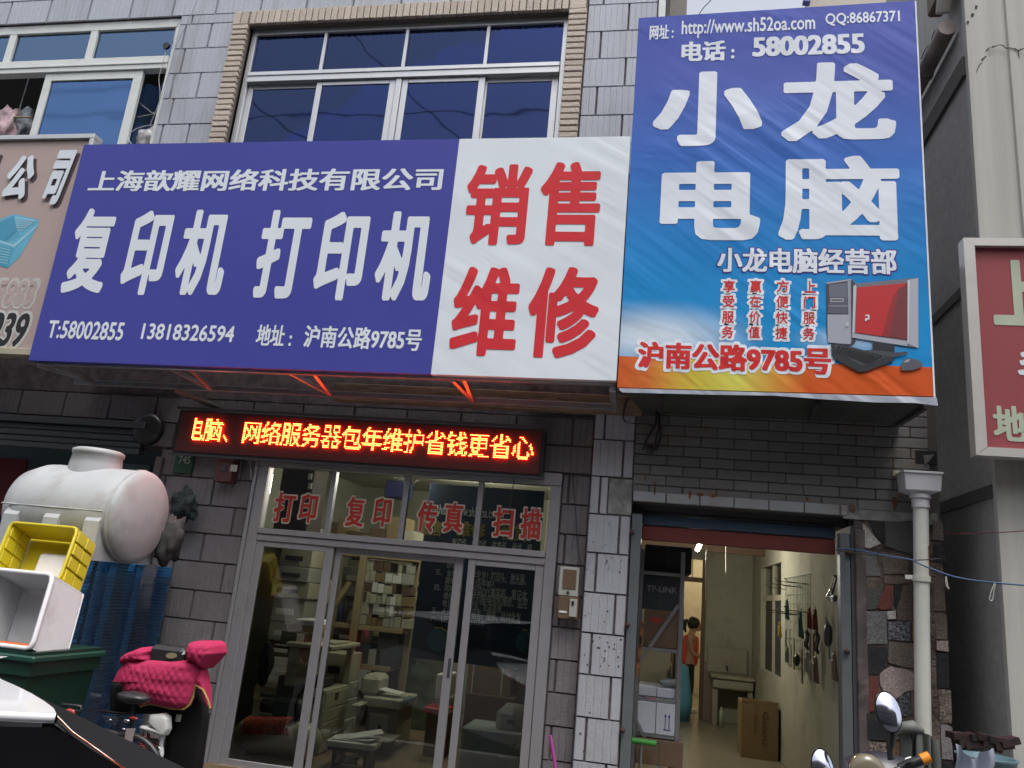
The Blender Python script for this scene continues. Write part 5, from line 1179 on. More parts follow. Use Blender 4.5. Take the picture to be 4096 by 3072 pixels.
# building behind, seen in the gap
fb = thing('rear_building', 'narrow strip of a yellow brick building with greenish glass in the gap behind the banner', 'building', (5, 14, 0))
xa = at(3640, 100, 14).x; xb = at(3722, 100, 14).x; xc = at(3733, 100, 14).x; xd = at(3768, 100, 14).x
q = MB(); q.box(xa, xb, 14.0, 15, 5, 17); jb = q.build('wall', pm('yellow_brick_joint', (.24, .20, .16), .9), fb)
mbk = brick_mesh(xb - xa - .03, .125, .02, pm('yellow_brick', (.42, .35, .26), .7, rnd=.08), 'brick')
zz_ = 9.0
while zz_ < 15: inst('brick', mbk, ((xa + xb) / 2, 13.995, zz_), jb); zz_ += .138
q = MB(); q.box(xb + .001, xc, 13.9, 15, 5, 17); q.build('corner_trim', pm('cream_trim', (.50, .46, .38), .7), fb)
q = MB(); q.box(xc + .001, xd, 14.0, 15, 5, 17); q.build('window_strip', pm('greenish_glass', (.22, .30, .30), .25), fb)
cable('roof_cable', [(3790, 0), (3782, 45), (3765, 85), (3735, 130), (3722, 170), (3700, 200), (3685, 235)], 7.0, .006, M['black'], 'black cable sagging in the gap right of the tall banner')
ev = thing('rear_roof', 'pale eave of a roof behind the top edge of the tall banner', 'roof', (3, 12, 11.5))
a = at(3228, 22, 12); b = at(3600, 2, 12)
q = MB(); q.prism([(a.x, a.z - .5), (a.x, a.z + .15), (b.x + .1, a.z + .6), (b.x + .1, a.z - .5)], 12, 16); q.build('fascia', pm('pale_fascia', (.42, .38, .33), .7), ev)
a = at(3218, 0, 11.8); q = MB(); q.beam(at(3225, 14, 11.8), at(3240, -60, 11.8), .12, .12); q.build('edge_strip', pm('blue_strip', (.08, .10, .35), .6), ev)
cable('sky_wire', [(2853, -10), (2835, 10), (2815, 30), (2797, 56)], 5.9, .004, M['dark'], 'thin dark wire crossing the white sky above the banner')

# ------------------------------------------------------------------ hopper and downpipe
hp = thing('downpipe', 'white rainwater downpipe with hopper head at the right corner of the annex', 'pipe', (1.93, 6.3, 0))
hL = at(3610, 1880, 6.25); hR = at(3766, 1890, 6.25); zt_ = hL.z + .0; hb_ = at(3700, 1972, 6.25).z
xm = (hL.x + hR.x) / 2 + .005; W_ = (hR.x - hL.x) / 2; mh = pm('white_hopper', (.62, .63, .66), .35, var=.04)
def ring(z_, w_, d_): return [(xm - w_, 6.34 - d_, z_), (xm + w_, 6.34 - d_, z_), (xm + w_, 6.34 + d_, z_), (xm - w_, 6.34 + d_, z_)]
q = MB(); rs = [ring(zt_, W_ * 1.02, .11), ring(zt_ - .015, W_ * 1.02, .11), ring(zt_ - .016, W_ * .96, .10), ring(zt_ - .14, W_ * .90, .09), ring(hb_, W_ * .5, .05), ring(hb_ - .01, W_ * .3, .04)]
vs = sum(rs, []); fs = []
for i in range(len(rs) - 1):
    for j in range(4): fs.append([i * 4 + j, i * 4 + (j + 1) % 4, (i + 1) * 4 + (j + 1) % 4, (i + 1) * 4 + j])
fs.append([20, 21, 22, 23]); fs.append([0, 3, 2, 1]); q.add(vs, fs); q.build('hopper', mh, hp)
p0 = Vector((at(3688, 1980, 6.3).x, 6.34, hb_)); p1 = Vector((at(3705, 3072, 6.3).x - .005, 6.34, at(3705, 3072, 6.3).z)); p2 = p1 + (p1 - p0) * .45; p2.z = .12
q = MB(); q.tube([p0, p0 + Vector((0, 0, -.03))], .074, 20); q.tube([p0 + Vector((0, 0, -.031)), p0 + Vector((0, 0, -.10))], .062, 20); q.build('collar', mh, hp)
q = MB(); q.tube([p0 + Vector((0, 0, -.1)), p0.lerp(p1, .5), p1, p2], .053, 24); q.build('pipe', M['pipe'], hp)
pc_ = atZ(3700, 2315, 0) ; cz = at(3700, 2315, 6.3).z; f_ = (p0.z - cz) / (p0.z - p1.z); cp = p0.lerp(p1, f_)
q = MB(); q.tube([cp + Vector((0, 0, .02)), cp - Vector((0, 0, .02))], .064, 20); q.box(cp.x - .11, cp.x - .05, 6.33, 6.35, cp.z - .012, cp.z + .02, .002); q.build('clamp', M['pipe'], hp)
q = MB(); s0 = at(3720, 2180, 6.24); s1_ = at(3727, 2300, 6.24)
def rstr(u, v):
    z_ = s0.z + (s1_.z - s0.z) * v; t = (p0.z - z_) / (p0.z - p1.z); c = p0.lerp(p1, t); an_ = -1.25 + .62 * u * (1 - .3 * v) + .62 * .3 * v
    return Vector((c.x + .0545 * math.cos(an_ + .4), c.y + .0545 * math.sin(an_ + .4), z_))
q.grid(rstr, 6, 8); q.build('rust_stain', pm('orange_rust', (.30, .14, .05), .8, var=.4, scale=20), hp)

# cables under the banner
for i, L_ in enumerate(([(2545, 1570), (2515, 1590), (2500, 1620), (2492, 1660), (2500, 1685), (2530, 1693), (2590, 1695), (2615, 1705)], [(2632, 1640), (2636, 1700), (2625, 1750), (2618, 1805)], [(2628, 1640), (2620, 1700), (2590, 1750), (2572, 1800)], [(2640, 1700), (2640, 1750), (2625, 1800)])):
    cable('power_cable', L_, YW - .08, .010 if i else .007, M['black'], ('looped black cable crossing the top of the white pillar', 'thick black cable dropping from the banner to the small lamp', 'black cable ending left of its neighbour under the banner', 'short black cable hanging right of its neighbours under the banner')[i])
q = MB(); q.lathe([(0, 0), (.035, 0), (.03, .04), (0, .045)], at(2600, 1800, YW - .02), (0, -1, 0), 12); o = q.build('cable_box', M['dark']); tag(o, 'small dark junction where the black cables end on the grey brick wall', 'junction box')
cable('washing_line', [(3345, 2195, 6.4), (3430, 2200, 6.35), (3540, 2222, 6.25), (3640, 2238, 6.2), (3700, 2265, 6.15), (3810, 2305, 6.1), (3900, 2322, 6.05), (4000, 2333, 6.0), (4110, 2342, 6)], 6.2, .006, pm('blue_rope', (.05, .10, .20), .6), 'blue rope line from the door post past the downpipe to the right edge', 'rope')
cable('thin_wire', [(3345, 2202, 6.4), (3500, 2222, 6.3), (3640, 2240, 6.25), (3760, 2235, 6.2)], 6.3, .004, M['dark'], 'thin dark wire tied round the downpipe from the door post')
cable('red_wire', [(3770, 2132, 6.4), (3850, 2135, 6.2), (4000, 2130, 6.05), (4110, 2122, 6)], 6.2, .0035, pm('dull_red_wire', (.14, .03, .03), .6), 'thin dull red wire crossing to the right edge above the blue rope')
cable('string_loop', [(3785, 2305), (3790, 2340), (3796, 2356), (3784, 2340), (3783, 2305)], 6.1, .004, M['cream2'], 'pale string loop tied on the blue rope nearer the downpipe', 'string')
cable('string_loop', [(3980, 2332), (3965, 2365), (3958, 2398), (3970, 2400), (3976, 2360), (3982, 2335)], 6.0, .004, M['cream2'], 'pale string loop tied on the blue rope nearer the right edge', 'string')
q = MB(); p = at(3585, 1895, YW - .02); q.box(p.x - .03, p.x + .03, YW - .04, YW - .005, p.z - .02, p.z + .02, .004); o = q.build('gutter_clip', M['cream']); tag(o, 'small cream clip on the grey bricks left of the hopper', 'clip')
# clutter at the foot of the corner
tp_ = thing('tarpaulin', 'bundled grey green tarpaulin hanging beside the foot of the downpipe', 'tarpaulin', (1.85, 6.2, .1))
tm = pm('grey_green_tarp', (.13, .14, .13), .6, var=.2)
def tarp(u, v):
    a_ = at(3590 + 150 * u + 20 * v, 2905 + 40 * abs(u - .35) * 2, 6.22); z_ = a_.z - v * .95
    return Vector((a_.x - .02 * v + .02 * math.sin(u * 40 + v * 3), 6.20 + .04 * math.sin(u * 25) - .05 * math.sin(u * PI), z_))
q = MB(); q.grid(tarp, 40, 10); q.build('fold', tm, tp_)
q = MB(); q.tube([at(3585, 2935, 6.15), at(3610, 2912, 6.12), at(3650, 2908, 6.12), at(3690, 2925, 6.15)], [.02, .04, .045, .02], 10); q.build('roll', tm, tp_)
bb = thing('basin', 'blue grey plastic basin standing in the alley at the right', 'basin', (2.45, 5.7, .1))
a = at(3830, 3010, 5.75); b = at(4060, 3022, 5.75); cxx = (a.x + b.x) / 2; rr_ = (b.x - a.x) / 2
q = MB(); q.lathe([(rr_ * .7, .45), (rr_, a.z - .02), (rr_ + .015, a.z), (rr_ - .01, a.z), (rr_ * .68, .5), (0, .5)], (cxx, 5.75, 0), (0, 0, 1), 28); q.build('bowl', pm('blue_grey_plastic', (.10, .17, .20), .35), bb)
q = MB(); q.lathe([(0, .1), (.2, .1), (.2, .449), (0, .449)], (cxx, 5.75, 0), (0, 0, 1), 16); q.build('stand', M['dark'], bb)
q = MB()
def bag(u, v):
    a_ = at(3822 + 160 * u, 3000 - 8 * math.sin(u * 9) + 30 * math.sin(u * 3.1) * (1 if u < .6 else .2) - 25 * (1 - u) * (u < .2), 5.5)
    return Vector((a_.x + .01 * math.sin(v * 9), 5.5 + .03 * math.sin(u * 14) + .05 * v, a_.z - v * .35))
q.grid(bag, 24, 8); o = q.build('plastic_bag', pm('grey_bag_film', (.34, .38, .47), .3, var=.2)); tag(o, 'pale grey blue plastic bag slumped over the basin in the alley', 'bag')
q = MB(); 
for k in range(9):
    p = at(3835 + k * 24, 2960 + random.uniform(-25, 30), 5.95); q.obox(p, (Vector((1, .2, .3 * math.sin(k))).normalized(), Vector((-.2, 1, 0)).normalized(), Vector((-.3 * math.sin(k), 0, 1)).normalized()), (.06, .05, .02))
o = q.build('refuse', pm('dark_red_refuse', (.022, .006, .007), .7, var=.8, scale=12)); tag(o, 'dark red refuse heap behind the basin in the alley', 'refuse'); o['kind'] = 'stuff'

# ================================================================== left shop interior
ir = MB()
ir.box(-4.4, -4.3, YL + .26, 11.2, .1, 3.0); ir.box(-.73, -.725, YL + .26, 11.2, .1, 3.0); ir.box(-4.3, -.73, 11.1, 11.2, .1, 3.0)
ir.build('inner_wall', pm('dim_cream_wall', (.40, .39, .31), .85, var=.12), bld)
q = MB(); q.box(-4.4, -.73, YL + .26, 11.2, 2.98, 3.1); q.build('shop_ceiling', M['ceil'], bld)
q = MB(); q.box(-4.4, -.73, YL - .05, 11.2, -.04, .1); q.build('shop_floor', pm('brown_floor', (.26, .19, .12), .4, var=.2, dirt=(.12, .09, .06)), bld)
q = MB(); lp2 = at(1885, 1938, 9.6); q.tube([(lp2.x - .45, lp2.y, 2.88), (lp2.x + .2, lp2.y, 2.88)], .016, 8); o = q.build('tube_lamp', emis('tube_glow', (1., .95, .75), 6.)); tag(o, 'fluorescent tube under the ceiling of the shop with the red lettered panes', 'lamp')
lamp('tube_light', (-2.0, 9.2, 2.72), 16, (1, .95, .78), .15); lamp('shop_fill_light', (-2.5, 7.6, 2.75), 17, (1, .95, .80), .15)  # second lamp is an added fill without fixture, brightening poster and shop contents

def bx2(LL, UR, Y, dep, z0=None):   # box whose front face fills the measured rectangle at distance Y
    a = at(*LL, Y); b = at(*UR, Y); return a.x, b.x, Y, Y + dep, (a.z if z0 is None else z0), b.z
def simple(nm, lab, cat, LL, UR, Y, dep, mt, z0=None, extra=(), ch=.01, group=None):
    x0, x1, y0, y1, z0_, z1 = bx2(LL, UR, Y, dep, z0)
    t_ = thing(nm, lab, cat, ((x0 + x1) / 2, (y0 + y1) / 2, z0_), group)
    q = MB(); q.box(x0, x1, y0, y1, z0_, z1, ch); q.build('body', M[mt] if isinstance(mt, str) else mt, t_)
    for (n_, u0, u1, v0, v1, m_, o_) in extra:     # panels on the front, in fractions of the face
        q = MB(); q.box(x0 + (x1 - x0) * u0, x0 + (x1 - x0) * u1, y0 - o_, y0 - .0005, z0_ + (z1 - z0_) * v0, z0_ + (z1 - z0_) * v1, .003); q.build(n_, M[m_] if isinstance(m_, str) else m_, t_)
    return t_, (x0, x1, y0, y1, z0_, z1)
grn = pm('grey_green_wrap', (.16, .19, .13), .25, var=.35, scale=9)
cop, e_ = simple('copier', 'tall cream office copier with paper drawers behind the left sliding door', 'copier', (1212, 3000), (1300, 2762), 7.3, .62, 'cream', .1,
   [('panel', .1, .9, .72, .92, 'cream2', .006), ('drawer', .06, .94, .36, .52, 'cream2', .01), ('drawer', .06, .94, .18, .34, 'cream2', .01), ('control', .1, .5, .76, .88, 'card2', .009)])
x0, x1, y0, y1, z0, z1 = e_
for k, (v0, v1) in enumerate(((.70, .95), (.50, .68), (.30, .48), (.05, .28))):
    q = MB(); q.box(x1 + .0005, x1 + .008, y0 + .03, y1 - .03, z0 + (z1 - z0) * v0, z0 + (z1 - z0) * v1, .003); q.build('side_panel', M['cream'], cop)
q = MB(); q.box(x1 + .009, x1 + .014, y0 + .25, y0 + .33, z0 + (z1 - z0) * .80, z0 + (z1 - z0) * .92, .002); q.build('grip_recess', M['card2'], cop)
q = MB(); q.box(x0 - .3, x1 + .02, y0 - .05, y1 + .1, z1 + .35, z1 + .39, .008); q.box(x0 - .28, x0 - .2, y0, y1, z1, z1 + .35); q.box(x1 - .06, x1, y1 - .05, y1, z1, z1 + .35); q.build('output_tray', M['cream'], cop)
simple('toner_pack', 'grey pack and dark folders lying on the tall cream copier', 'pack', (1215, 2752), (1290, 2715), 7.35, .3, 'dark', z1 + .003)
simple('small_printer', 'small cream printer on the tray over the tall copier', 'printer', (1285, 2638), (1340, 2572), 7.45, .4, 'cream', z1 + .395, [('slot', .1, .9, .2, .4, 'dark', .004)])
simple('shelf_copier', 'pale copier lid unit seen through the left door pane', 'copier', (1075, 2700), (1215, 2590), 7.3, .5, 'cream2', 1.0, [('slot', .3, .95, -.5, -.1, 'dark', .01)])
simple('carton', 'brown carton with a pale label stacked left of the tall copier', 'box', (1115, 2590), (1225, 2530), 7.35, .4, 'card2', None, [('label', .65, .95, .2, .9, 'paper', .003)])
simple('carton', 'wide brown carton with papers on top in the left door pane', 'box', (1150, 2528), (1262, 2500), 7.4, .4, 'card')
simple('paper_stack', 'loose white paper stack on the wide brown carton', 'paper', (1180, 2498), (1262, 2482), 7.4, .35, 'paper')
simple('carton', 'brown carton low behind the left door pane above the compressor', 'box', (1090, 2850), (1185, 2710), 7.4, .5, 'card2', .1)
# wooden shelf unit
su_ = thing('shelf_unit', 'pine shelf unit crowded with small cartons behind the middle door', 'shelf', (-2.6, 9, .1))
for (xa_, ya_, Yq) in ((1402, 2600, 8.6), (1300, 2600, 8.6), (1622, 2600, 8.9), (1195, 2400, 8.6)):
    p = at(xa_, ya_, Yq); q = MB(); q.box(p.x - .04, p.x + .04, Yq, Yq + .05, .1, 2.15, .003); q.build('post', M['wood'], su_)
for (LL, UR) in (((1180, 2505), (1610, 2492)), ((1050, 2215), (1660, 2195)), ((1290, 2665), (1560, 2650))):
    a = at(*LL, 8.65); b = at(*UR, 8.65); z_ = (at((LL[0] + UR[0]) / 2, (LL[1] + UR[1]) / 2, 8.65)).z
    q = MB(); q.box(a.x, b.x, 8.65, 9.25, z_ - .04, z_ + .01, .003); q.build('shelf_board', M['wood'], su_)
q = MB(); q.beam(at(1290, 2490, 8.64), at(1400, 2330, 8.64), .03, .05); q.build('brace', M['wood'], su_)
sz = [at(1400, 2498, 8.65).z + .012, at(1400, 2205, 8.65).z + .012, at(1400, 2657, 8.65).z + .012]
pal = ['cream', 'paper', 'cream2', 'cream', 'card', 'cream', 'cream2', 'card2', 'paper', 'card', 'cream', 'card2', 'cream2']
xL_ = at(1425, 2500, 8.65).x; xR_ = at(1615, 2500, 8.65).x
RC = {}
for row in range(6):
    x = xL_
    while x < xR_ - .05:
        w_ = random.uniform(.04, .10); h_ = random.choice((.085, .10, .112)); zb_ = sz[0] + row * .118
        if random.random() < .92:
            q = MB(); q.box(x, x + w_ - .006, 8.68 + random.uniform(0, .05), 8.95, zb_, zb_ + h_, .002)
            mk_ = random.choice(pal); o = q.build('small_carton', M[mk_])
            cnt_ = RC; RC[row] = RC.get(row, 0) + 1
            tag(o, '%s carton, number %d from the left in the %s row of the pine shelf' % (mk_.replace('cream2', 'grey').replace('card2', 'dark brown').replace('card', 'brown').replace('redink', 'red').replace('ink_blue', 'blue').replace('paper', 'pale'), cnt_[row], ('bottom', 'second', 'third', 'fourth', 'fifth', 'top')[row]), 'box', 'small cartons on the pine shelf')
        x += w_
x = at(1295, 2500, 8.65).x; xe = at(1380, 2500, 8.65).x
for (w_, h_, mk) in ((.06, .16, 'cream'), (.05, .20, 'ink_blue'), (.05, .24, 'dark'), (.07, .15, 'paper')):
    q = MB(); q.lathe([(0, 0), (w_ / 2, 0), (w_ / 2, h_ * .8), (w_ / 4, h_ * .9), (w_ / 4, h_), (0, h_)], (x + w_ / 2, 8.8, sz[0]), (0, 0, 1), 12); o = q.build('bottle', M[mk]); tag(o, {'cream': 'cream', 'ink_blue': 'blue', 'dark': 'black', 'paper': 'white'}[mk] + ' bottle on the pine shelf left of the small cartons', 'bottle', 'bottles on the pine shelf'); x += w_ + .02
x = at(1330, 2200, 8.65).x; xe = at(1640, 2200, 8.65).x
while x < xe:
    w_ = random.uniform(.12, .28); h_ = random.uniform(.2, .42); q = MB(); q.box(x, x + w_ - .01, 8.7, 9.1, sz[1], sz[1] + h_, .004)
    o = q.build('upper_carton', M[random.choice(['card', 'card2', 'cream', 'card', 'cream2'])]); tag(o, '%s brown carton on the top board of the pine shelf' % ('first', 'second', 'third', 'fourth', 'fifth', 'sixth', 'seventh', 'eighth')[min(7, int((x - at(1330, 2200, 8.65).x) / .17))], 'box', 'cartons on top of the pine shelf'); x += w_
x = at(1060, 2200, 8.65).x
for w_, h_, mk in ((.30, .30, 'cream2'), (.35, .22, 'dark'), (.2, .3, 'card2'), (.3, .18, 'cream')):
    q = MB(); q.box(x, x + w_ - .02, 8.7, 9.1, sz[1], sz[1] + h_, .01); o = q.build('old_machine', M[mk]); tag(o, {'cream2': 'grey', 'dark': 'black', 'card2': 'dark brown', 'cream': 'cream'}[mk] + ' old machine on the top board behind the left pane', 'machine', 'things on the top board behind the left pane'); x += w_
for i_, (LL, UR, mk, lb_) in enumerate((((1350, 2655), (1385, 2560), 'ink_blue', 'dark blue pack'), ((1420, 2640), (1480, 2580), 'dark', 'black pack'), ((1500, 2640), (1600, 2520), 'dark', 'large dark pack'), ((1470, 2640), (1505, 2600), 'cream2', 'pale small pack'))):
    simple('pack', lb_ + ' under the main board of the pine shelf', 'pack', LL, UR, 8.7, .3, mk, sz[2])
q = MB(); a = at(1085, 2150, 7.6); b = at(1265, 1870, 7.6); q.box(a.x, b.x, 7.6, 7.95, a.z, b.z + .2, .01); o = q.build('tall_cabinet', pm('dark_brown_board', (.05, .035, .03), .6)); tag(o, 'dark cabinet hanging high behind the first lettered pane', 'cabinet')
for k in range(2):
    p = at(1238, 1905 + k * 38, 7.58); q = MB(); q.box(p.x - .02, p.x + .02, 7.59, 7.598, p.z - .03, p.z + .03); o = q.build('socket', M['paper']); tag(o, ('upper' if k == 0 else 'lower') + ' small white square on the dark cabinet edge', 'label')
simple('blue_carton', 'dark blue carton high behind the second lettered pane', 'box', (1535, 1985), (1625, 1925), 9.3, .3, 'ink_blue')
# piles of cartons and machines further back
ordn = ('lowest', 'second', 'third', 'fourth', 'fifth', 'sixth', 'seventh', 'eighth', 'ninth')
for (px_, Yc, zmax, wd, where) in ((1110, 8.1, 1.95, .42, 'at the far left of the shop'), (1185, 8.5, 1.6, .4, 'left of the tall cream copier'), (1475, 10.0, 1.35, .45, 'at the back behind the cream printer'), (1545, 10.1, 1.6, .42, 'at the back left of the wrapped copier'), (1665, 9.9, 1.75, .4, 'at the back right of the wrapped copier'), (1370, 9.6, 2.1, .35, 'at the back behind the pine post'), (1945, 9.4, 1.5, .5, 'behind the navy poster'), (1345, 8.1, .8, .26, 'between the two copiers')):
    xc_ = at(px_, 2700, Yc).x; z_ = .1; lv = 0
    while z_ < zmax:
        hgt = random.uniform(.12, .30); ww = wd * random.uniform(.8, 1.05); mk_ = random.choice(['cream', 'cream2', 'card', 'cream_x', 'card2', 'paper', 'cream2', 'cream'])
        mm_ = M['cream2'] if mk_ == 'cream_x' else M[mk_]
        t_ = thing('stacked_box', '%s %s box of the pile %s' % (ordn[min(lv, 8)], {'cream': 'cream', 'cream2': 'grey', 'card': 'brown', 'cream_x': 'slotted grey', 'card2': 'dark brown', 'paper': 'white'}[mk_], where), 'box', (xc_, Yc + .2, z_), 'piled boxes inside the left shop')
        dx = random.uniform(-.02, .02); q = MB(); q.box(xc_ - ww / 2 + dx, xc_ + ww / 2 + dx, Yc + random.uniform(-.03, .03), Yc + .4, z_, z_ + hgt - .004, .008 if 'c' in mk_ else .003); q.build('body', mm_, t_)
        q = MB(); q.box(xc_ - ww * .3 + dx, xc_ + ww * .25 + dx, Yc - .04, Yc - .0305, z_ + hgt * .3, z_ + hgt * .55, .002); q.build('label_strip', M['dark'] if mk_ in ('cream_x', 'cream') else M['paper'], t_)
        z_ += hgt; lv += 1
# desk group
M['cream_d'] = pm('warm_grey_plastic', (.27, .24, .20), .5)
cp2, e2 = simple('large_copier', 'large grey brown copier with cream side in the middle of the shop', 'copier', (1448, 3010), (1592, 2838), 7.9, .5, 'cream_d', .1,
   [('front_door', .12, .75, .2, .78, 'cream2', .012), ('lip', .12, .75, .78, .86, 'cream', .03), ('badge', .42, .54, .48, .58, 'dark', .016)])
x0, x1, y0, y1, z0, z1 = e2
q = MB(); q.box(x1 + .0005, x1 + .012, y0 + .02, y1 - .02, z0 + .05, z0 + (z1 - z0) * .62, .004); q.build('side_panel', M['cream'], cp2)
q = MB(); q.box(x0 - .05, x1 + .03, y0 - .05, y1 + .05, z1 + .001, z1 + .09, .01); q.build('lid', M['cream'], cp2)
q = MB(); q.box(x0 + .02, x0 + .38, y0 - .42, y0 - .031, z0 + (z1 - z0) * .40, z0 + (z1 - z0) * .43, .004); q.build('tray', M['cream_d'], cp2)
pr_, e3 = simple('printer', 'rounded cream printer with paper in its tray on the large copier', 'printer', (1432, 2785), (1515, 2705), 7.9, .38, 'cream', z1 + .092, [], .04)
q = MB(); q.obox(Vector((e3[1] + .10, 8.05, z1 + .14)), (Vector((1, 0, -.12)).normalized(), Vector((0, 1, 0)), Vector((.12, 0, 1)).normalized()), (.12, .10, .003)); q.build('paper', M['paper'], pr_)
simple('book', 'blue green folder at the right edge of the large copier lid', 'folder', (1592, 2838), (1625, 2825), 7.95, .3, pm('teal_folder', (.09, .16, .16), .5), z1 + .092)
simple('side_bin', 'cream waste box between the two copiers', 'bin', (1395, 2890), (1435, 2820), 7.6, .3, 'cream', .5)
sp, e4 = simple('wrapped_copier', 'dark green copier wrapped in clear film at the back of the shop', 'copier', (1568, 2770), (1735, 2600), 9.2, .6, grn, .1, [('slot', .2, .9, .88, .96, 'dark', .01), ('badge', .45, .56, .80, .85, 'dark', .012)])
q = MB(); q.prism([(9.2, e4[5]), (9.8, e4[5]), (9.8, e4[5] + .22), (9.35, e4[5] + .20)], e4[0] + .03, e4[1], plane='yz'); q.build('lid', grn, sp)
simple('white_unit', 'white computer case half hidden behind the sliding door stile', 'computer', (1736, 2795), (1790, 2700), 8.1, .4, 'white', None)
simple('carton', 'cream carton under the white computer case', 'box', (1738, 2838), (1790, 2796), 8.1, .4, 'cream', None)
simple('red_tray', 'red tray on brown cartons by the sliding door stile', 'tray', (1690, 2850), (1785, 2838), 7.9, .3, 'redink', None)
simple('carton', 'brown carton on the floor behind the sliding door stile', 'box', (1700, 2915), (1790, 2852), 7.9, .4, 'card2', .1)
simple('carton', 'brown carton between the wrapped copier and the pine shelf', 'box', (1480, 2700), (1570, 2665), 9.0, .4, 'card2', .1)
simple('paper_box', 'white paper pack leaning behind the cream printer', 'box', (1488, 2660), (1555, 2620), 9.0, .3, 'cream2', at(1480, 2665, 9.).z)
# stool with paper
st = thing('stool', 'black stool with printed front carrying a white slab of papers', 'stool', (-2.4, 7.0, .1))
a = at(1300, 2990, 6.95); b = at(1490, 2990, 6.95); zt_ = at(1400, 2975, 6.95).z
q = MB(); q.box(a.x + .02, b.x - .02, 6.95, 7.25, zt_ - .07, zt_ - .035, .006); q.build('seat', M['black'], st)
for xx in (a.x + .06, b.x - .08): q = MB(); q.box(xx, xx + .03, 6.98, 7.22, .1, zt_ - .071); q.build('leg', M['black'], st)
q = MB(); q.box(a.x + .10, b.x - .12, 6.96, 6.97, .15, zt_ - .1, .002); q.build('front_panel', pm('printed_card', (.22, .25, .25), .6, var=.9, scale=14), st)
q = MB(); q.obox(Vector(((a.x + b.x) / 2, 7.08, zt_ - .012)), (Vector((1, .12, 0)).normalized(), Vector((-.12, 1, 0)).normalized(), Vector((0, 0, 1))), ((b.x - a.x) / 2, .15, .022), .004); o = q.build('white_slab', M['paper']); tag(o, 'thick white slab lying on the black stool under loose papers', 'board')
for k, (dx, dy, rz, z_) in enumerate(((-.03, .0, .1, .015), (.04, .02, -.2, .024), (-.02, .05, .35, .032), (.07, .06, .5, .055))):
    u = Vector((math.cos(rz), math.sin(rz), .06 * k)).normalized(); v_ = Vector((-math.sin(rz), math.cos(rz), 0))
    q = MB(); q.obox(Vector(((a.x + b.x) / 2 + dx, 7.08 + dy, zt_ + z_)), (u, v_, u.cross(v_)), (.15, .10, .004)); o = q.build('paper_sheaf', M['paper']); tag(o, ('lowest', 'second', 'third', 'topmost tilted')[k] + ' loose paper sheaf on the white slab of the stool', 'paper', 'paper sheaves on the stool')
# right part behind the right sliding door
simple('carton', 'large brown carton with a dark printed patch behind the right sliding door', 'box', (1860, 2790), (2052, 2585), 8.3, .4, 'card', at(1900, 2790, 8.3).z, [('print', .33, .78, .68, .88, 'card2', .003), ('strap', .12, .15, 0, 1, 'paper', .004), ('strap', .80, .83, 0, 1, 'paper', .004)])
simple('carton', 'darker brown carton under the strapped carton', 'box', (1850, 2905), (2060, 2795), 8.2, .45, 'card2', .1)
simple('carton', 'brown carton at the right of the strapped carton', 'box', (2056, 2800), (2120, 2610), 8.4, .4, 'card2', .1)
pt, e5 = simple('desk_printer', 'greenish grey rounded printer on the pale cabinet behind the right door', 'printer', (1975, 2935), (2075, 2838), 7.2, .4, 'cream2', None, [('tray_slot', .55, .9, .42, .58, 'dark', .006)], .05)
q = MB(); q.lathe([(0, 0), (.14, 0), (.14, .16), (0, .16)], (e5[0] + .06, 7.36, e5[4] + .10), (1, 0, 0), 20); q.build('roll_cover', M['cream2'], pt)
q = MB(); q.obox(Vector((e5[0] - .05, 7.25, e5[4] + .01)), (Vector((1, 0, 0)), Vector((0, 1, 0)), Vector((0, 0, 1))), (.10, .10, .003)); o = q.build('paper', M['paper']); tag(o, 'white sheet lying left of the greenish printer', 'paper')
cb_, e6 = simple('pale_cabinet', 'pale green grey office cabinet under the printer behind the right door', 'cabinet', (1832, 3060), (2085, 2938), 7.1, .5, pm('pale_green_cabinet', (.36, .40, .36), .5), .1, [('door', .30, .80, .2, .82, pm('pale_green_door', (.34, .40, .38), .45), .008), ('knob', .88, .91, .78, .82, 'dark', .014)])
o = lump(at(1975, 2555, 8.4), .20, 9, 14, (1.0, .6, .55), .4).build('green_bundle', pm('olive_bundle', (.13, .15, .08), .5, var=.6, scale=12)); tag(o, 'olive green wrapped bundle on top of the strapped carton', 'bundle')
q = MB(); 
for k in range(7): q.box(at(2088, 2800, 7.4).x, at(2105, 2800, 7.4).x, 7.4, 7.6, 1.35 - k * .09, 1.38 - k * .09)
o = q.build('file_rack', M['dark']); tag(o, 'dark slatted file rack at the right edge of the door', 'rack')
q = MB(); p = at(2108, 2915, 6.75); q.box(p.x - .02, p.x + .02, 6.72, 6.78, p.z - .04, p.z + .04, .006); o = q.build('orange_tag', pm('orange_plastic', (.65, .16, .02), .5)); tag(o, 'small orange object at the right edge of the sliding door', 'tag')
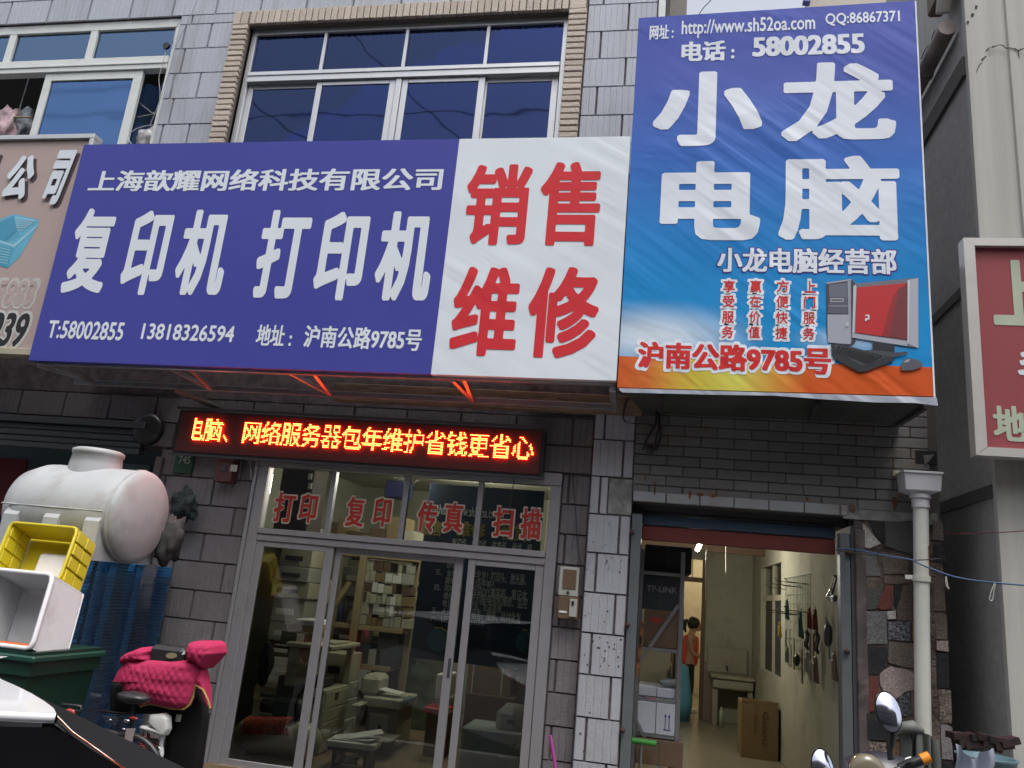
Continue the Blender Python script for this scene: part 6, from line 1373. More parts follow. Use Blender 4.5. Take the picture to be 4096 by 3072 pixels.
# poster board
pb = thing('poster_board', 'dark navy poster with white list of services standing behind the right panes', 'poster', (-1.5, 7.6, .5))
YPo = 7.62
a = at(1655, 2500, YPo); b = at(2178, 1965, YPo)
q = MB(); q.box(a.x, b.x, YPo, YPo + .03, at(1900, 2660, YPo).z, b.z, .002)
def navy(): return pm('navy_poster', (.016, .035, .075), .6, var=.6, scale=1.2)
q.build('sheet', navy(), pb)
pw = pm('poster_ink', (.62, .64, .63), .6); py_ = pm('poster_yellow', (.36, .30, .07), .6)
q = MB()
for bt_, LL, UR in (('二、', (1750, 2240), (1776, 2228)), ('黑白', (1790, 2242), (1835, 2215)), ('办公', (1786, 2272), (1830, 2250)), ('三、', (1742, 2298), (1770, 2280)), ('全系', (1786, 2304), (1826, 2280)), ('搓纸', (1780, 2334), (1822, 2308)), ('四、', (1736, 2360), (1765, 2340)), ('网络', (1778, 2365), (1820, 2340)),
    ('维修', (1773, 2396), (1815, 2370)), ('电话', (1770, 2428), (1812, 2400)), ('五、', (1724, 2452), (1756, 2432)), ('大头', (1766, 2458), (1806, 2434)), ('六、', (1722, 2482), (1752, 2464)), ('LED/', (1764, 2488), (1806, 2466)),
    ('件批发！打印头、激光器、', (1885, 2322), (2108, 2298)), ('组件等！', (1900, 2346), (1975, 2325)), ('组装DIY兼容机、笔记本', (1885, 2384), (2110, 2362)), ('显示器/电视机维修、监控', (1880, 2414), (2112, 2392)), ('安装、防盗系统', (1876, 2440), (2008, 2420)), ('销售、维修、耗材批发', (1884, 2476), (2085, 2452)), ('全彩及维', (1878, 2498), (1940, 2482)),
    ('一、复印机、打印机、传真机、维修、租', (1765, 2200), (2130, 2176)), ('http://www.sh52oa.com', (1755, 2070), (2000, 2035))): tpx(q, bt_, LL, UR, YPo, .012, 0, .004)
q.build('lettering', pw, pb)
q = MB()
for bt_, LL, UR in (('销售', (1690, 2140), (1770, 2085)), ('维修', (1825, 2145), (1945, 2092)), ('租赁', (2000, 2160), (2110, 2098))): tpx(q, bt_, LL, UR, YPo, .04, 0, .004)
q.build('yellow_lettering', py_, pb)
for px_, py2 in ((1752, 2560), (2105, 2570)):
    c = at(px_, py2, YPo - .006); q = MB(); q.lathe([(0, 0), (.105, 0), (.105, .003), (0, .003)], c, (0, -1, 0), 28, smooth=False); q.build('round_print', pm('round_blue_print', (.05, .14, .20), .6), pb)
    q = MB(); q.tube([c + Vector((.112 * math.cos(t), -.003, .112 * math.sin(t))) for t in [(-.6 + k * .2) for k in range(14)]], .006, 6); q.build('ring_print', py_, pb)
    q = MB(); textmesh(q, '服务', c.x - .07, c.x + .07, c.z - .03, c.z + .04, YPo - .012, .03); 
# compressor
ac = thing('air_compressor', 'cream air compressor tank with black motor behind the left sliding door', 'compressor', (-3.1, 7.0, .1))
ca = at(955, 3020, 7.0); cb2 = at(1170, 3040, 7.0); zc_ = .265
M['pinkcream'] = pm('cream_tank', (.50, .47, .36), .35)
q = MB(); R_ = .155
q.lathe([(0, -.02), (R_ * .6, .0), (R_ * .92, .06), (R_, .12), (R_, .62), (R_ * .92, .68), (R_ * .6, .74), (0, .76)], (ca.x - .05, 7.05, zc_ + .0), (1, 0, 0), 24); q.build('tank', M['pinkcream'], ac)
q = MB(); q.box(ca.x + .25, ca.x + .5, 6.98, 7.15, zc_ + R_ + .005, zc_ + R_ + .17, .02); q.tube([(ca.x + .12, 7.06, zc_ + R_ + .09), (ca.x + .25, 7.06, zc_ + R_ + .09)], .06, 12); q.build('motor', M['black'], ac)
for xx in (ca.x + .08, ca.x + .55): q = MB(); q.box(xx, xx + .05, 6.95, 7.15, .1, .16, .004); q.build('foot', M['dark'], ac)
hz = at(1085, 2905, 6.95)
q = MB(); pts = []
for k in range(160):
    t = k / 159; pts.append((hz.x - .24 + .42 * t, 6.95 + .075 * math.cos(k * .62), hz.z - .03 + .05 * t + .075 * math.sin(k * .62)))
q.tube(pts, .010, 6); o = q.build('air_hose', pm('orange_hose', (.55, .06, .02), .5)); tag(o, 'coiled orange red air hose lying on the compressor', 'hose')
simple('hose_shelf', 'dark motor box under the coiled hose', 'box', (1095, 2955), (1130, 2900), 7.0, .2, 'black', zc_ + R_ + .01)
o = lump(at(1062, 2660, 7.1), .12, 12, 14, (.55, .5, 1.6), .3).build('dark_reflection_lump', pm('dark_reflection_lump', (.02, .02, .022), .9)); tag(o, 'dark lump standing for a reflection and hanging items behind the left sliding door', 'dark lump')  # dark shape stands in for a reflection in the pane and hanging items

# ================================================================== water tank and crates at the left
tk = thing('water_tank', 'large dirty white horizontal plastic tank lying on a stack of blue crates', 'tank', (-4.6, 5.75, 1.63))
Mt = pm('dirty_white_tank', (.43, .445, .455), .5, var=.14, scale=4, dirt=(.24, .21, .18), dscale=3.2, damt=.55, bump=.002, bscale=20)
Rk = .365; zk = 2.0; yk = 5.78
q = MB(); q.lathe([(0, -.02), (.12, -.015), (.24, .02), (.32, .09), (Rk, .22), (Rk + .004, .3), (Rk, .60), (Rk + .004, .9), (Rk, 1.08), (Rk - .015, 1.10), (Rk - .06, 1.125), (.15, 1.15), (0, 1.155)], (-5.17, yk, zk), (1, 0, 0), 40); q.build('body', Mt, tk)
xn = at(385, 1860, 5.78).x
q = MB(); q.lathe([(.205, Rk - .06), (.20, Rk + .02), (.19, Rk + .10), (.20, Rk + .105), (.20, Rk + .135), (.17, Rk + .15), (0, Rk + .16)], (xn, yk, zk), (0, 0, 1), 28); q.build('filler_neck', Mt, tk)
q = MB()
for i in range(3):
    xx = -5.0 + i * .36
    q.prism([(yk - .345, zk - .02), (yk - .38, zk - .08), (yk - .38, zk - .37), (yk + .38, zk - .37), (yk + .345, zk - .05), (yk, zk - .30)], xx, xx + .13, plane='yz')
q.build('foot', Mt, tk)
q = MB(); q.tube([(-5.05, yk - Rk - .0, zk + .0), (-4.15, yk - Rk - .0, zk + .0)], .006, 6); q.tube([(-4.12 + .0, yk + Rk * math.cos(t) , zk + Rk * math.sin(t)) for t in [k * PI / 12 for k in range(25)]], .012, 6); q.build('seam', Mt, tk)
Mb_ = pm('blue_crate_plastic', (.05, .24, .50), .28, var=.1)
cm = MB(); hx, hy, hh = .30, .52, .027
for sx_ in (-1, 1):
    cm.box(sx_ * (hx - .045) - .006, sx_ * (hx - .045) + .006, -hy + .06, hy - .06, .020, .0235)
    for yy in (-1, 1): cm.tube([(sx_ * (hx - .01), yy * (hy - .01), 0), (sx_ * (hx - .01), yy * (hy - .01), hh * .9)], [.060, .068], 10)
    for yy in (-.2, .14): cm.box(sx_ * hx - .014, sx_ * hx + .014, yy - .045, yy + .045, 0, hh * .93, .003)
for sy_ in (-1, 1):
    cm.box(-hx + .06, hx - .06, sy_ * (hy - .045) - .006, sy_ * (hy - .045) + .006, .020, .0235)
    cm.box(-.06, .06, sy_ * hy - .014, sy_ * hy + .014, 0, hh * .93, .003)
cme = cm.mesh('crate', Mb_, Vector((0, 0, 0)))
k = 0
while k * hh < 1.60:
    o = bpy.data.objects.new('blue_crate', cme); COL.objects.link(o); o.location = (-4.52 + random.uniform(-.004, .004), 5.955 + random.uniform(-.004, .004), .005 + k * hh); tag(o, 'blue nesting crate in the tall wrapped stack under the white tank', 'crate', 'blue crates stacked under the tank'); k += 1
q = MB()
def wrap(u, v):
    pp = [(-4.87, 5.395), (-4.195, 5.395), (-4.165, 5.43), (-4.165, 6.50)]; s_ = u * 3; i = min(int(s_), 2); f = s_ - i
    x_ = pp[i][0] + (pp[i + 1][0] - pp[i][0]) * f; y_ = pp[i][1] + (pp[i + 1][1] - pp[i][1]) * f
    n_ = .006 * noise.noise(Vector((x_ * 3, y_ * 3, v * 30))); return Vector((x_ + n_, y_ - n_, .05 + v * 1.5))
q.grid(wrap, 30, 60); o = q.build('stretch_film', glass('stretch_film', (.86, .88, .90), (1, 1, 1), .22, .01)); tag(o, 'creased clear film wrapped round the blue crate stack', 'film')
o = lump(at(738, 2025, 6.45), .13, 21, 20, (.9, .4, 1.1), .45).build('netting', pm('dark_teal_net', (.018, .028, .028), .8, var=.8, scale=20)); tag(o, 'dark teal bag hanging on the tiles right of the white tank', 'bag')
o = lump(at(680, 2160, 6.15), .20, 23, 14, (.55, .5, 1.0), .5).build('grey_sack', pm('dim_grey_sack', (.05, .045, .045), .8, var=.4, scale=9)); tag(o, 'dim grey sack hanging between the tank end and the tiles', 'sack')
def openbox(nm, lab, TL, TR, BR, dep, t, mt, cat, ribs=0, lipm=None):
    BL = TL + (BR - TR); u = (TR - TL); v = (TR - BR); wx = v.cross(u).normalized()
    if wx.y < 0: wx = -wx
    lu, lv = u.length, v.length; u.normalize(); v.normalize()
    c = (TL + BR) / 2; t_ = thing(nm, lab, cat, c)
    q = MB(); A_ = (u, wx, v)
    q.obox(c + wx * (dep - t / 2), A_, (lu / 2, t / 2, lv / 2), .004)
    q.obox(c + u * (lu / 2 - t / 2) + wx * (dep / 2 - t), A_, (t / 2, dep / 2 - t, lv / 2 - t), .002); q.obox(c - u * (lu / 2 - t / 2) + wx * (dep / 2 - t), A_, (t / 2, dep / 2 - t, lv / 2 - t), .002)
    q.obox(c + v * (lv / 2 - t / 2) + wx * (dep / 2 - t), A_, (lu / 2, dep / 2 - t, t / 2), .002); q.obox(c - v * (lv / 2 - t / 2) + wx * (dep / 2 - t), A_, (lu / 2, dep / 2 - t, t / 2), .002)
    q.build('shell', mt, t_)
    q = MB(); r_ = .012 if ribs else .016
    cs = [c + u * (lu / 2 * a_) + v * (lv / 2 * b_) for a_, b_ in ((-.86, 1), (.86, 1), (.96, .96), (1, .8), (1, -.8), (.96, -.96), (.86, -1), (-.86, -1), (-.96, -.96), (-1, -.8), (-1, .8), (-.96, .96), (-.86, 1))]
    q.tube(cs, r_, 8); q.build('rim', lipm or mt, t_)
    if ribs:
        for sgn in (1,):
            for i in range(4):
                for j in range(2):
                    q = MB(); q.obox(c + u * (lu / 2 + .008) + v * (lv * (.36 - .24 * i)) + wx * (dep * (.25 + .42 * j)), A_, (.008 + .004 * ((i + j) % 2), dep * .19, lv * .10), .004); q.build('rib', mt, t_)
                    q = MB(); q.obox(c - u * (lu / 2 - t - .004) + v * (lv * (.36 - .24 * i)) + wx * (dep * (.25 + .42 * j)), A_, (.003 + .003 * ((i + j) % 2), dep * .19, lv * .10), .002); q.build('rib', mt, t_)
    return t_, c, u, v, wx, lu, lv
Yel = pm('yellow_crate', (.56, .46, .02), .4, var=.08)
r_ = openbox('yellow_crate', 'yellow plastic crate lying on its side with its open top towards the street', at(46, 2090, 5.06), at(312, 2113, 5.06), at(236, 2325, 4.90), .25, .012, Yel, 'crate', 1)
_, c, u, v, wx, lu, lv = r_
q = MB(); q.obox(c + u * .05 - v * .09 + wx * .19, (u, wx, v), (.15, .03, .16), .03); o = q.build('foam_block', pm('white_foam', (.70, .68, .68), .7)); tag(o, 'white foam block inside the yellow crate', 'block')
r_ = openbox('white_box', 'white plastic box on its side with a marker scribble inside, on the green bin', at(-40, 2276, 4.74), at(214, 2300, 4.74), at(126, 2596, 4.58), .36, .012, pm('white_box_plastic', (.72, .72, .74), .4, var=.05, dirt=(.40, .38, .36), dscale=3), 'box')
_, c, u, v, wx, lu, lv = r_
q = MB(); q.tube([c - u * (lu / 2 - .02) - v * (lv / 2 - .03) + wx * .05, c + u * (lu / 2 - .03) - v * (lv / 2 - .03) + wx * .05], .010, 8); o = q.build('orange_rope', pm('orange_cord', (.60, .12, .02), .6)); tag(o, 'orange cord lying along the lower edge inside the white box', 'cord')
q = MB(); b0 = c + wx * .34; ctr = [at(x_, y_, 1) for x_, y_ in ()]
q.tube([b0 + u * .10 + v * .10, b0 + u * .14 + v * .115, b0 + u * .15 + v * .09, b0 + u * .12 + v * .05, b0 + u * .16 + v * .06, b0 + u * .11 + v * .0, b0 + u * .155 + v * .02], .003, 5); q.tube([b0 + u * .20 + v * .12, b0 + u * .235 + v * .13, b0 + u * .24 + v * .10, b0 + u * .21 + v * .10, b0 + u * .20 + v * .12], .003, 5); q.build('scribble', M['dark'], _)
gbn = thing('green_bin', 'dark green plastic bin under the white box', 'bin', (-4.2, 4.9, 0))
xr_ = at(225, 2610, 4.75).x; zt2 = at(120, 2606, 4.6).z
q = MB(); rs = [[(xr_ - .75, 4.56), (xr_, 4.56), (xr_, 5.2), (xr_ - .75, 5.2)], [(xr_ - .68, 4.62), (xr_ - .08, 4.62), (xr_ - .08, 5.14), (xr_ - .68, 5.14)]]
vs = [(x_, y_, zt2) for x_, y_ in rs[0]] + [(x_, y_, zt2 - .14) for x_, y_ in rs[0]] + [(x_ * 1 + (xr_ - .375 - x_) * .05, y_ + (4.88 - y_) * .05, zt2 - .141) for x_, y_ in rs[0]] + [(x_, y_, .0) for x_, y_ in rs[1]]
fs = [(0, 1, 2, 3)] + [(i * 4 + j, i * 4 + (j + 1) % 4, (i + 1) * 4 + (j + 1) % 4, (i + 1) * 4 + j) for i in range(3) for j in range(4)]
q.add(vs, fs); q.build('body', pm('green_plastic', (.004, .032, .020), .5), gbn)
q = MB(); q.box(xr_ - .77, xr_ + .02, 4.54, 5.22, zt2 - .06, zt2 - .02, .01); q.build('rim', pm('green_plastic_rim', (.008, .060, .042), .45), gbn)

# ================================================================== scooter with the pink quilted cover
sc_ = thing('electric_scooter', 'dark electric scooter under a pink quilted wind cover', 'scooter', (-3.2, 5.3, 0))
YQ = 5.15
Z1 = lambda x_, y_: (400 + .3328 * x_, 2520 + .3328 * y_)
Mp = pm('pink_quilt', (.43, .020, .088), .85, var=.12, scale=4)
def pillow(poly, cen, Y, th, back=.03, quilt=0., rings=14, sub=5, nm='cover_panel', mt=None, par=None):
    P_ = []
    for i in range(len(poly)):
        a_, b_ = poly[i], poly[(i + 1) % len(poly)]
        for k in range(sub): t = k / sub; P_.append((a_[0] + (b_[0] - a_[0]) * t, a_[1] + (b_[1] - a_[1]) * t))
    W3 = [at(*Z1(*p), Y) for p in P_]; C3 = at(*Z1(*cen), Y); n = len(W3); vs = []; fs = []
    for r_ in range(rings + 1):
        f = r_ / rings
        for p in W3:
            q_ = C3.lerp(p, f); d = th * math.sqrt(max(0, 1 - f ** 3))
            if quilt:
                aa = (q_.x + q_.z * .8) * 62; bb_ = (q_.x - q_.z * .8) * 62
                d += quilt * (abs(math.sin(aa) * math.sin(bb_)) ** .5) * (1 - f ** 6) + quilt * 1.2 * noise.noise(Vector((q_.x * 5, q_.z * 22, 1)))
            vs.append((q_.x, Y - d, q_.z))
    for r_ in range(rings):
        for j in range(n): fs.append([r_ * n + j, r_ * n + (j + 1) % n, (r_ + 1) * n + (j + 1) % n, (r_ + 1) * n + j])
    k0 = len(vs)
    for p in W3: vs.append((p.x, Y + back, p.z))
    for j in range(n): fs.append([rings * n + j, rings * n + (j + 1) % n, k0 + (j + 1) % n, k0 + j])
    fs.append([k0 + j for j in range(n)][::-1])
    q = MB(); q.add(vs, fs, 0, True); return q.build(nm, mt or Mp, par or sc_)
main = [(300, 335), (450, 362), (640, 355), (860, 372), (1080, 362), (1190, 385), (1200, 500), (1150, 665), (1120, 800), (1080, 900), (1010, 950), (850, 940), (700, 900), (590, 885), (480, 915), (470, 800), (285, 752), (270, 655), (225, 600), (160, 625), (210, 520), (270, 420)]
pillow(main, (720, 610), YQ, .07, .02, .0055, 44, 7)
pillow([(1185, 375), (1270, 435), (1295, 560), (1320, 700), (1328, 955), (1300, 850), (1240, 720), (1150, 665), (1190, 500)], (1245, 590), YQ + .05, .06, .02, .006, 14, 5)
pillow([(1080, 225), (1110, 150), (1165, 130), (1390, 135), (1440, 180), (1452, 280), (1400, 340), (1280, 465), (1200, 400), (1085, 365)], (1255, 270), YQ + .03, .11, .09, .006, 20, 5, 'right_sleeve')
pillow([(285, 400), (300, 330), (370, 270), (540, 205), (600, 208), (632, 250), (615, 300), (630, 358), (450, 375)], (450, 310), YQ + .03, .10, .08, .006, 20, 5, 'left_sleeve')
Mg = pm('gold_piping', (.36, .22, .07), .6)
for L_ in ([(1325, 945), (1300, 850), (1240, 720), (1150, 662), (1120, 800), (1080, 900), (1010, 952), (850, 942), (700, 902), (590, 888), (480, 918)], [(158, 628), (225, 598), (268, 655), (285, 755)]):
    q = MB(); q.tube([at(*Z1(*p), YQ - .012) for p in L_], .008, 6); q.build('piping', Mg, sc_)
Mk = pm('dark_body', (.007, .006, .0065), .5, spec=.3)
pillow([(150, 640), (225, 620), (285, 700), (700, 880), (1100, 700), (1160, 690), (1250, 860), (1265, 1050), (1240, 1300), (1190, 1660), (1120, 1900), (750, 1900), (800, 1300), (640, 1000), (330, 980), (120, 1000), (120, 720)], (900, 1000), YQ + .11, .04, .05, 0, 8, 3, 'body_shell', Mk)
q = MB(); a = at(*Z1(640, 355), YQ + .05); b = at(*Z1(1080, 215), YQ + .05); q.box(a.x, b.x, YQ - .02, YQ + .12, a.z - .06, b.z, .025); q.build('dashboard', M['black'], sc_)
ce = at(*Z1(860, 308), YQ - .022); q = MB(); q.lathe([(0, 0), (.035, .0), (.035, .004), (0, .004)], ce, (0, -1, .0), 20, smooth=False)
q.v = [Vector((ce.x + (p.x - ce.x) * 1.15 + (p.z - ce.z) * .2, p.y, ce.z + (p.z - ce.z) * .55)) for p in q.v]; q.build('gauge', pm('gauge_face', (.25, .22, .12), .3), sc_)
q = MB(); c_ = at(*Z1(1003, 280), YQ - .022); q.add([(c_.x - .014, c_.y, c_.z - .012), (c_.x + .014, c_.y, c_.z - .004), (c_.x + .004, c_.y, c_.z + .018)], [(0, 1, 2)]); q.build('sticker', M['paper'], sc_)
pillow([(570, 1120), (600, 1020), (760, 1005), (815, 1050), (825, 1190), (780, 1275), (720, 1270), (560, 1215), (470, 1180), (480, 1155), (560, 1160), (640, 1180), (740, 1195), (760, 1170), (690, 1140)], (745, 1225), YQ - .02, .02, .04, 0, 6, 3, 'front_fender', pm('white_fender', (.55, .56, .55), .3))
q = MB(); q.tube([at(*Z1(740, 1260), YQ + .02), at(*Z1(735, 1400), YQ + .02), at(*Z1(740, 1480), YQ + .02), at(*Z1(725, 1560), YQ + .02), at(*Z1(680, 1595), YQ + .02)], [.016, .014, .017, .016, .01], 8); q.build('stand_arm', M['white'], sc_)
q = MB(); a = at(*Z1(550, 1210), YQ); b = at(*Z1(530, 1450), YQ); q.tube([a, b], .016, 10); q.build('shock_rod', pm('chrome_rod', (.5, .5, .5), .2, 1.), sc_)
q = MB(); q.tube([a.lerp(b, .2) + Vector((.028 * math.cos(k * .8), .028 * math.sin(k * .8), -.0014 * k)) for k in range(70)], .006, 5); q.build('shock_spring', pm('dark_red_spring', (.22, .03, .03), .4), sc_)
wc_ = at(*Z1(640, 1760), YQ + .2)
q = MB(); q.tube([wc_ + Vector((.03 * 0, .19 * math.cos(t), .19 * math.sin(t))) for t in [k * 2 * PI / 28 for k in range(29)]], .045, 8); q.build('wheel', M['black'], sc_)
q = MB(); q.box(at(*Z1(900, 1100), YQ + .05).x, at(*Z1(950, 1100), YQ + .05).x, YQ + .05, YQ + .07, at(*Z1(900, 1120), YQ).z, at(*Z1(900, 1030), YQ).z, .003); q.build('reflector', pm('pale_green_sticker', (.45, .52, .42), .4), sc_)
q = MB(); pts = [at(*Z1(700, 1500 + 0), YQ)] ; cc = at(*Z1(660, 1500), YQ - .03); q.tube([cc + Vector((.05 * math.cos(t), 0, .05 * math.sin(t))) for t in [.9 + k * .25 for k in range(14)]], .005, 6); q.build('cable_ring', M['white'], sc_)
# bicycle behind the car
by = thing('bicycle', 'black bicycle with broad saddle and chrome fittings in front of the pink scooter', 'bicycle', (-3.2, 4.85, 0))
YBk = 4.85; Y_ = YBk
q = lump(at(*Z1(400, 810), Y_), .085, 31, 16, (1.35, .8, .45), .08); q.build('saddle', M['black'], by)
chm = pm('chrome_fitting', (.6, .6, .6), .15, 1.)
q = MB(); q.tube([at(*Z1(390, 850), Y_), at(*Z1(380, 1200), Y_), at(*Z1(330, 1600), Y_)], .014, 8); q.tube([at(*Z1(330, 1600), Y_), at(*Z1(520, 1470), Y_ + .05), at(*Z1(700, 1400), Y_ + .1)], .012, 8); q.tube([at(*Z1(0, 975), Y_), at(*Z1(250, 1000), Y_), at(*Z1(420, 1010), Y_)], .007, 6); q.tube([at(*Z1(100, 880), Y_), at(*Z1(60, 960), Y_), at(*Z1(130, 1000), Y_)], .006, 6); q.build('frame', Mk, by)
for p, r2 in (((315, 1090), .014), ((118, 1080), .008), ((280, 1190), .008), ((155, 1360), .010), ((520, 1445), .016), ((410, 1560), .014), ((530, 1610), .012)):
    lump(at(*Z1(*p), Y_ - .02), r2, p[0], 6, (1.6, .6, .8), .1).build('chrome_nut', chm, by)
rdm = pm('red_reflector', (.35, .04, .03), .2)
for p, r2 in (((400, 1060), .018), ((125, 1345), .014), ((390, 1555), .014)):
    lump(at(*Z1(*p), Y_ - .01), r2, p[1], 6, (1.8, .5, .6), .1).build('reflector', rdm, by)
q = MB(); a = at(*Z1(370, 1270), Y_); q.prism([(a.x - .03, a.z + .04), (a.x + .035, a.z + .05), (a.x + .03, a.z - .03), (a.x - .02, a.z - .06)], Y_ - .02, Y_ - .015); q.build('tag', pm('pinkish_tag', (.30, .24, .24), .5), by)
for (wx_, wz_) in ((250, 1800), (0, 1700)):
    c_ = at(*Z1(wx_, wz_), Y_); c_.z = .32
    q = MB(); q.tube([c_ + Vector((.29 * math.cos(t), 0, .29 * math.sin(t))) for t in [k * 2 * PI / 32 for k in range(33)]], .02, 8); q.build('wheel', M['black'], by)
q = MB()
for k in range(5): q.tube([at(*Z1(30 + k * 15, 1040 + k * 24), Y_), at(*Z1(230 - k * 8, 1050 + k * 22), Y_ - .02)], .003, 5)
q.build('basket', M['dark'], by)
rv = thing('rear_mirror', 'black rear rack with a red reflector by the white car roof', 'rack', at(285, 2820, 4.5))
q = MB(); q.tube([at(244, 2830, 4.5), at(250, 2816, 4.5), at(325, 2826, 4.5), at(326, 2845, 4.5), at(245, 2842, 4.5), at(244, 2830, 4.5)], .008, 6); q.tube([at(285, 2845, 4.5), Vector((at(285, 2845, 4.5).x, 4.5, 0))], .01, 6); q.build('rack', M['black'], rv)
lump(at(280, 2850, 4.48), .035, 3, 8, (1, .4, .6), .15).build('reflector', rdm, rv)

# ================================================================== car corner at the lower left
car = thing('car', 'white roofed car with dark glass nosing in at the lower left corner', 'car', (-2.0, 1.9, RD))
O_ = Vector((-1.46, 1.90, 0)); fv = Vector((.677, .736, 0)).normalized(); sv = Vector((-.736, .677, 0)).normalized()
def C3(f, s, z): return O_ + fv * f + sv * s + Vector((0, 0, z))
Mc = pm('white_car_paint', (.70, .71, .74), .35, var=.01, coat=.35); Mcd = pm('black_gloss', (.008, .007, .008), .08, var=.01, coat=1.); Mgl = pm('dark_car_glass', (.006, .006, .007), .06, var=.01, spec=.3)
HD = [at(225, 2852, 1.90), at(214, 2832, 1.96), at(180, 2806, 2.05), at(120, 2770, 2.2), at(60, 2741, 2.36), at(0, 2715, 2.55)]
HD += [HD[-1] + Vector((-.25, .22, .02)), HD[-1] + Vector((-.42, .50, .0))]
def hdr(v):
    t = v * (len(HD) - 1); i = min(int(t), len(HD) - 2); return HD[i].lerp(HD[i + 1], t - i)
NE = at(-10, 2884, 1.83); nd = (NE - HD[0]); nd.z = 0; nd.normalize()
def roof(u, v):   # u back->front, v near->far
    p = hdr(v); k = (1 - u); q_ = p + nd * (1.7 * k); q_.z = p.z + .012 * math.sin(min(1, k * 2) * PI / 2)
    return q_
q = MB(); q.grid(roof, 30, 36); q.tube([roof(1 - k / 12, 0) - Vector((0, 0, .012)) for k in range(13)], .012, 8); q.build('roof', Mc, car)
pe = at(530, 3072, 2.10); pd = pe - HD[0]
def ws(u, v):
    v *= .28; p = hdr(v); a_ = p + pd * (3.2 * u) * (1 - v) + (fv * .75 * u) * v; a_.z = p.z + pd.z * 3.2 * u * (1 - v) ** 3 - (.9 * min(1, u * 9)) * (1 - (1 - v) ** 45)
    a_.z -= 0 if u == 0 else .01
    return a_
q = MB(); q.grid(ws, 36, 40); q.build('windscreen', Mgl, car)
for v0 in (0,):
    def pil(u, v, v0=v0):
        p = ws(u, v0); an_ = v * 2 * PI; return p + sv * (.034 * math.cos(an_)) + Vector((0, 0, (.013 * math.sin(an_) - .012)))
    q = MB(); q.grid(pil, 16, 10); q.build('pillar', Mcd, car)
def side(u, v, sgn=0):
    p = HD[0] + nd * (1.7 * (1 - u)) + fv * (.8 * u * v) - sv * (.02 + .14 * v); p.z = HD[0].z - .03 - .45 * v
    return p
q = MB(); q.grid(side, 12, 6); q.build('side_window', Mgl, car)
def side2(u, v): 
    p = side(u, v); return C3(-1.9 + 1.9 * u + .95 * u * v, 1.12 + .14 * v, 1.225 - .46 * v)
q = MB(); q.grid(side2, 12, 6); q.build('side_window', Mgl, car)
prof = [(-2.6, .0), (-2.6, .62), (-1.9, .76), (.95, .76), (1.9, .62), (2.0, .3), (2.0, .0)]
q = MB(); vs = [C3(f, -.17, z) for f, z in prof] + [C3(f, 1.27, z) for f, z in prof]; n = len(prof); q.add(vs, [list(range(n)), list(range(2 * n - 1, n - 1, -1))] + [[i, i + n, (i + 1) % n + n, (i + 1) % n] for i in range(n)]); q.build('body', Mc, car)
q = MB(); q.grid(lambda u, v: C3(-1.9 - .6 * v, u * 1.1, 1.20 - .5 * v), 8, 6); q.build('rear_window', Mgl, car)
for f in (-1.8, 1.3):
    for s in (-.12, 1.05): q = MB(); q.lathe([(0, 0), (.30, 0), (.33, .03), (.33, .17), (.30, .2), (0, .2)], C3(f, s - .02, RD + .33), sv, 24); q.build('wheel', M['black'], car)
for s in (.0, 1.0): lump(C3(1.9, s + .05, .5), .1, 2, 8, (1, 1, .6), .02).build('headlight', M['white'], car)

# ================================================================== motorcycle at the lower right
mo = thing('motorcycle', 'dark motorcycle with round mirrors and an orange bar end at the lower right', 'motorcycle', (1.05, 3.7, RD))
YM = 3.75
def mirror(cx, cy, rx, ry, yoff=0.):
    c = at(cx, cy, YM + yoff); k = (YM + yoff) / FPX * 1.03
    q = MB(); q.lathe([(0, .016), (.3, .0146), (.6, .0105), (.8, .006), (1.0, .0)], (0, 0, 0), (0, -1, 0), 28)
    q.v = [Vector((c.x + p.x * rx * k - p.z * .12 * rx * k, c.y + p.y * 1. + .10 * p.x * rx * k + .30 * p.z * ry * k, c.z + p.z * ry * k)) for p in q.v]
    q.build('mirror_glass', pm('mirror', (.50, .52, .60), .12, 1., var=.05), mo)
    q = MB(); q.lathe([(1.06, -.0), (1.08, .008), (1.0, .03), (.7, .045), (.3, .05), (0, .052)], (0, 0, 0), (0, 1, 0), 28)
    q.v = [Vector((c.x + p.x * rx * k - p.z * .12 * rx * k, c.y + p.y + .10 * p.x * rx * k + .30 * p.z * ry * k, c.z + p.z * ry * k)) for p in q.v]
    q.build('mirror_shell', M['black'], mo)
mirror(3555, 2848, 40, 60); mirror(3292, 3082, 36, 62, .1)
q = MB(); q.tube([at(3560, 2905, YM + .03), at(3566, 2935, YM + .03), at(3560, 3010, YM + .03), at(3570, 3035, YM + .03)], [.016, .022, .013, .02], 10); q.build('mirror_stem', M['black'], mo)
q = MB(); q.tube([at(3600, 3075, YM), at(3640, 3055, YM), at(3690, 3038, YM)], .020, 12); q.build('grip', M['black'], mo)
q = MB(); q.tube([at(3685, 3040, YM), at(3718, 3027, YM)], .022, 14); q.build('bar_end', pm('orange_bar_end', (.80, .28, .02), .35), mo)
q = MB(); q.tube([at(3622, 3040, YM - .03), at(3645, 3032, YM - .03)], .010, 8); q.build('brake_lever', chm, mo)
def cowl(u, v):
    x_ = 3400 + 260 * u; y_ = 3055 - 30 * math.sin(u * PI) ; a_ = at(x_, y_, YM + .05); return Vector((a_.x, YM + .18 * (1 - v) - .02 * v, a_.z - .30 * v * v))
q = MB(); q.grid(cowl, 16, 8); q.build('cowl', pm('dark_violet_cowl', (.03, .028, .04), .3), mo)
hc_ = at(3470, 3090, YM - .06); q = MB(); q.lathe([(0, .03), (.04, .028), (.065, .015), (.07, .0), (.065, -.05), (0, -.08)], hc_, (0, -1, 0), 28); q.build('headlamp', pm('yellowed_lens', (.17, .15, .10), .15), mo)
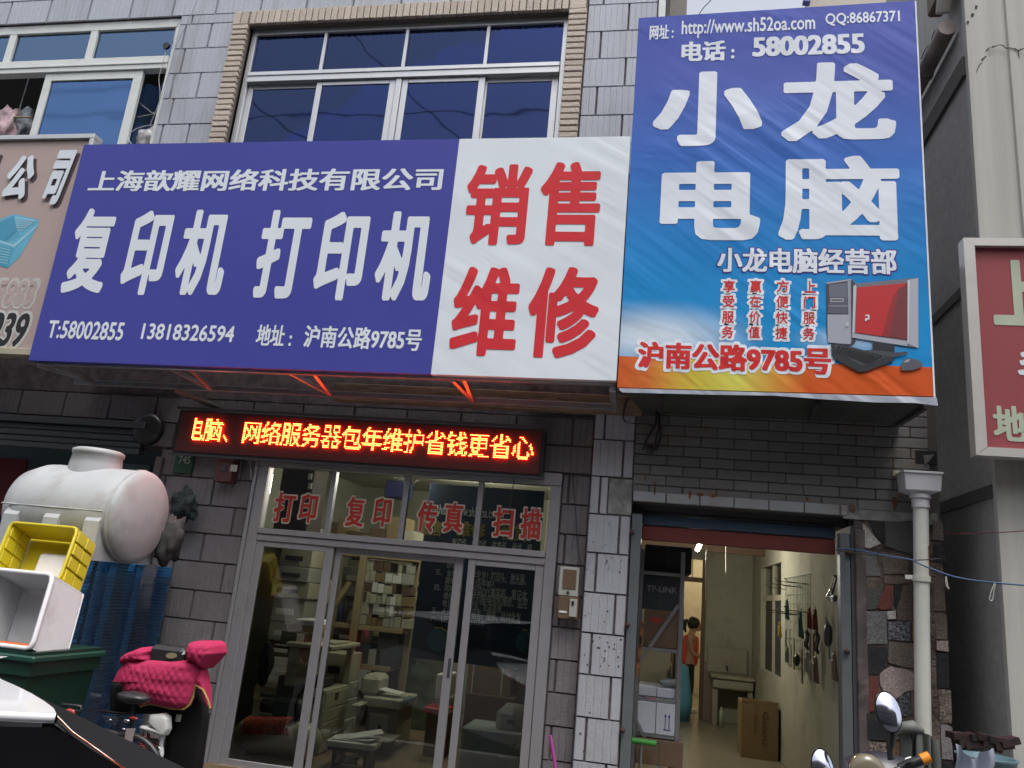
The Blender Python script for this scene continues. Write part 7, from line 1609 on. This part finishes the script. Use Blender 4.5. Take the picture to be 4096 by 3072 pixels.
q = MB(); q.tube([at(3300, 3140, YM), at(3470, 3120, YM + .05), at(3610, 3075, YM)], .014, 8); q.build('handlebar', chm, mo)
cx_ = at(3470, 3090, YM).x
q = MB(); q.tube([(cx_, YM, 1.05), (cx_, YM - .25, .15)], .03, 8); q.build('fork', M['dark'], mo)
for yy in (YM - .3, YM + 1.0): q = MB(); q.tube([Vector((cx_, yy + .27 * math.cos(t), .12 + .27 * math.sin(t))) for t in [k * 2 * PI / 28 for k in range(29)]], .05, 8); q.build('wheel', M['black'], mo)
q = MB(); q.box(cx_ - .12, cx_ + .12, YM + .1, YM + 1.1, .35, .75, .06); q.build('body', Mk, mo)

# ================================================================== opposite side: unseen row, made tall, near and dark to block low sky
ob = thing('opposite_building', 'plain row of shops added across the street to block low sky, mirrored in the glass', 'building', (0, -11, RD))
q = MB(); q.box(-30, 30, -18, -11, RD, 14.5); q.build('wall', pm('opposite_wall', (.13, .12, .11), .85), ob)
for i in range(28):
    q = MB(); q.box(-28 + (i % 14) * 4, -25.6 + (i % 14) * 4, -11.0, -10.95, 3.8 + 3.4 * (i // 14), 5.4 + 3.4 * (i // 14), .01); q.build('window', pm('opposite_glass', (.04, .05, .07), .1) if i == 0 else bpy.data.materials['opposite_glass'], ob)
    if i > 13: continue
    q = MB(); q.box(-28.6 + i * 4, -25.2 + i * 4, -11.0, -10.95, RD, 2.6, .01); q.build('shop_opening', M['dark'], ob)

# street cables overhead, mirrored as thin dark lines in the upper panes
def mirrored(px_, py_, Yw, Yc):
    P_ = at(px_, py_, Yw); d = P_ - CAMP; d.y = -d.y; return P_ + d * ((Yc - Yw) / d.y)
for pts, lab in ((((1060, 462), (2230, 432)), 'black street cable high over the road, mirrored as a level line in the blue panes'), (((1040, 432), (1250, 570)), 'black street cable over the road mirrored aslant in the left blue panes'), (((1480, 210), (1840, 565)), 'thin street cable over the road mirrored aslant in the middle blue panes'), (((180, 372), (520, 345)), 'upper of two street cables mirrored in the left window'), (((170, 470), (500, 450)), 'lower of two street cables mirrored in the left window')):
    a_ = mirrored(*pts[0], YG + .03, -2.5); b_ = mirrored(*pts[1], YG + .03, -2.5); d = (b_ - a_)
    q = MB(); q.tube([a_ - d * .6, a_.lerp(b_, .5) - Vector((0, 0, .05)), b_ + d * .6], .016, 6); o = q.build('street_cable', M['black']); tag(o, lab, 'cable')
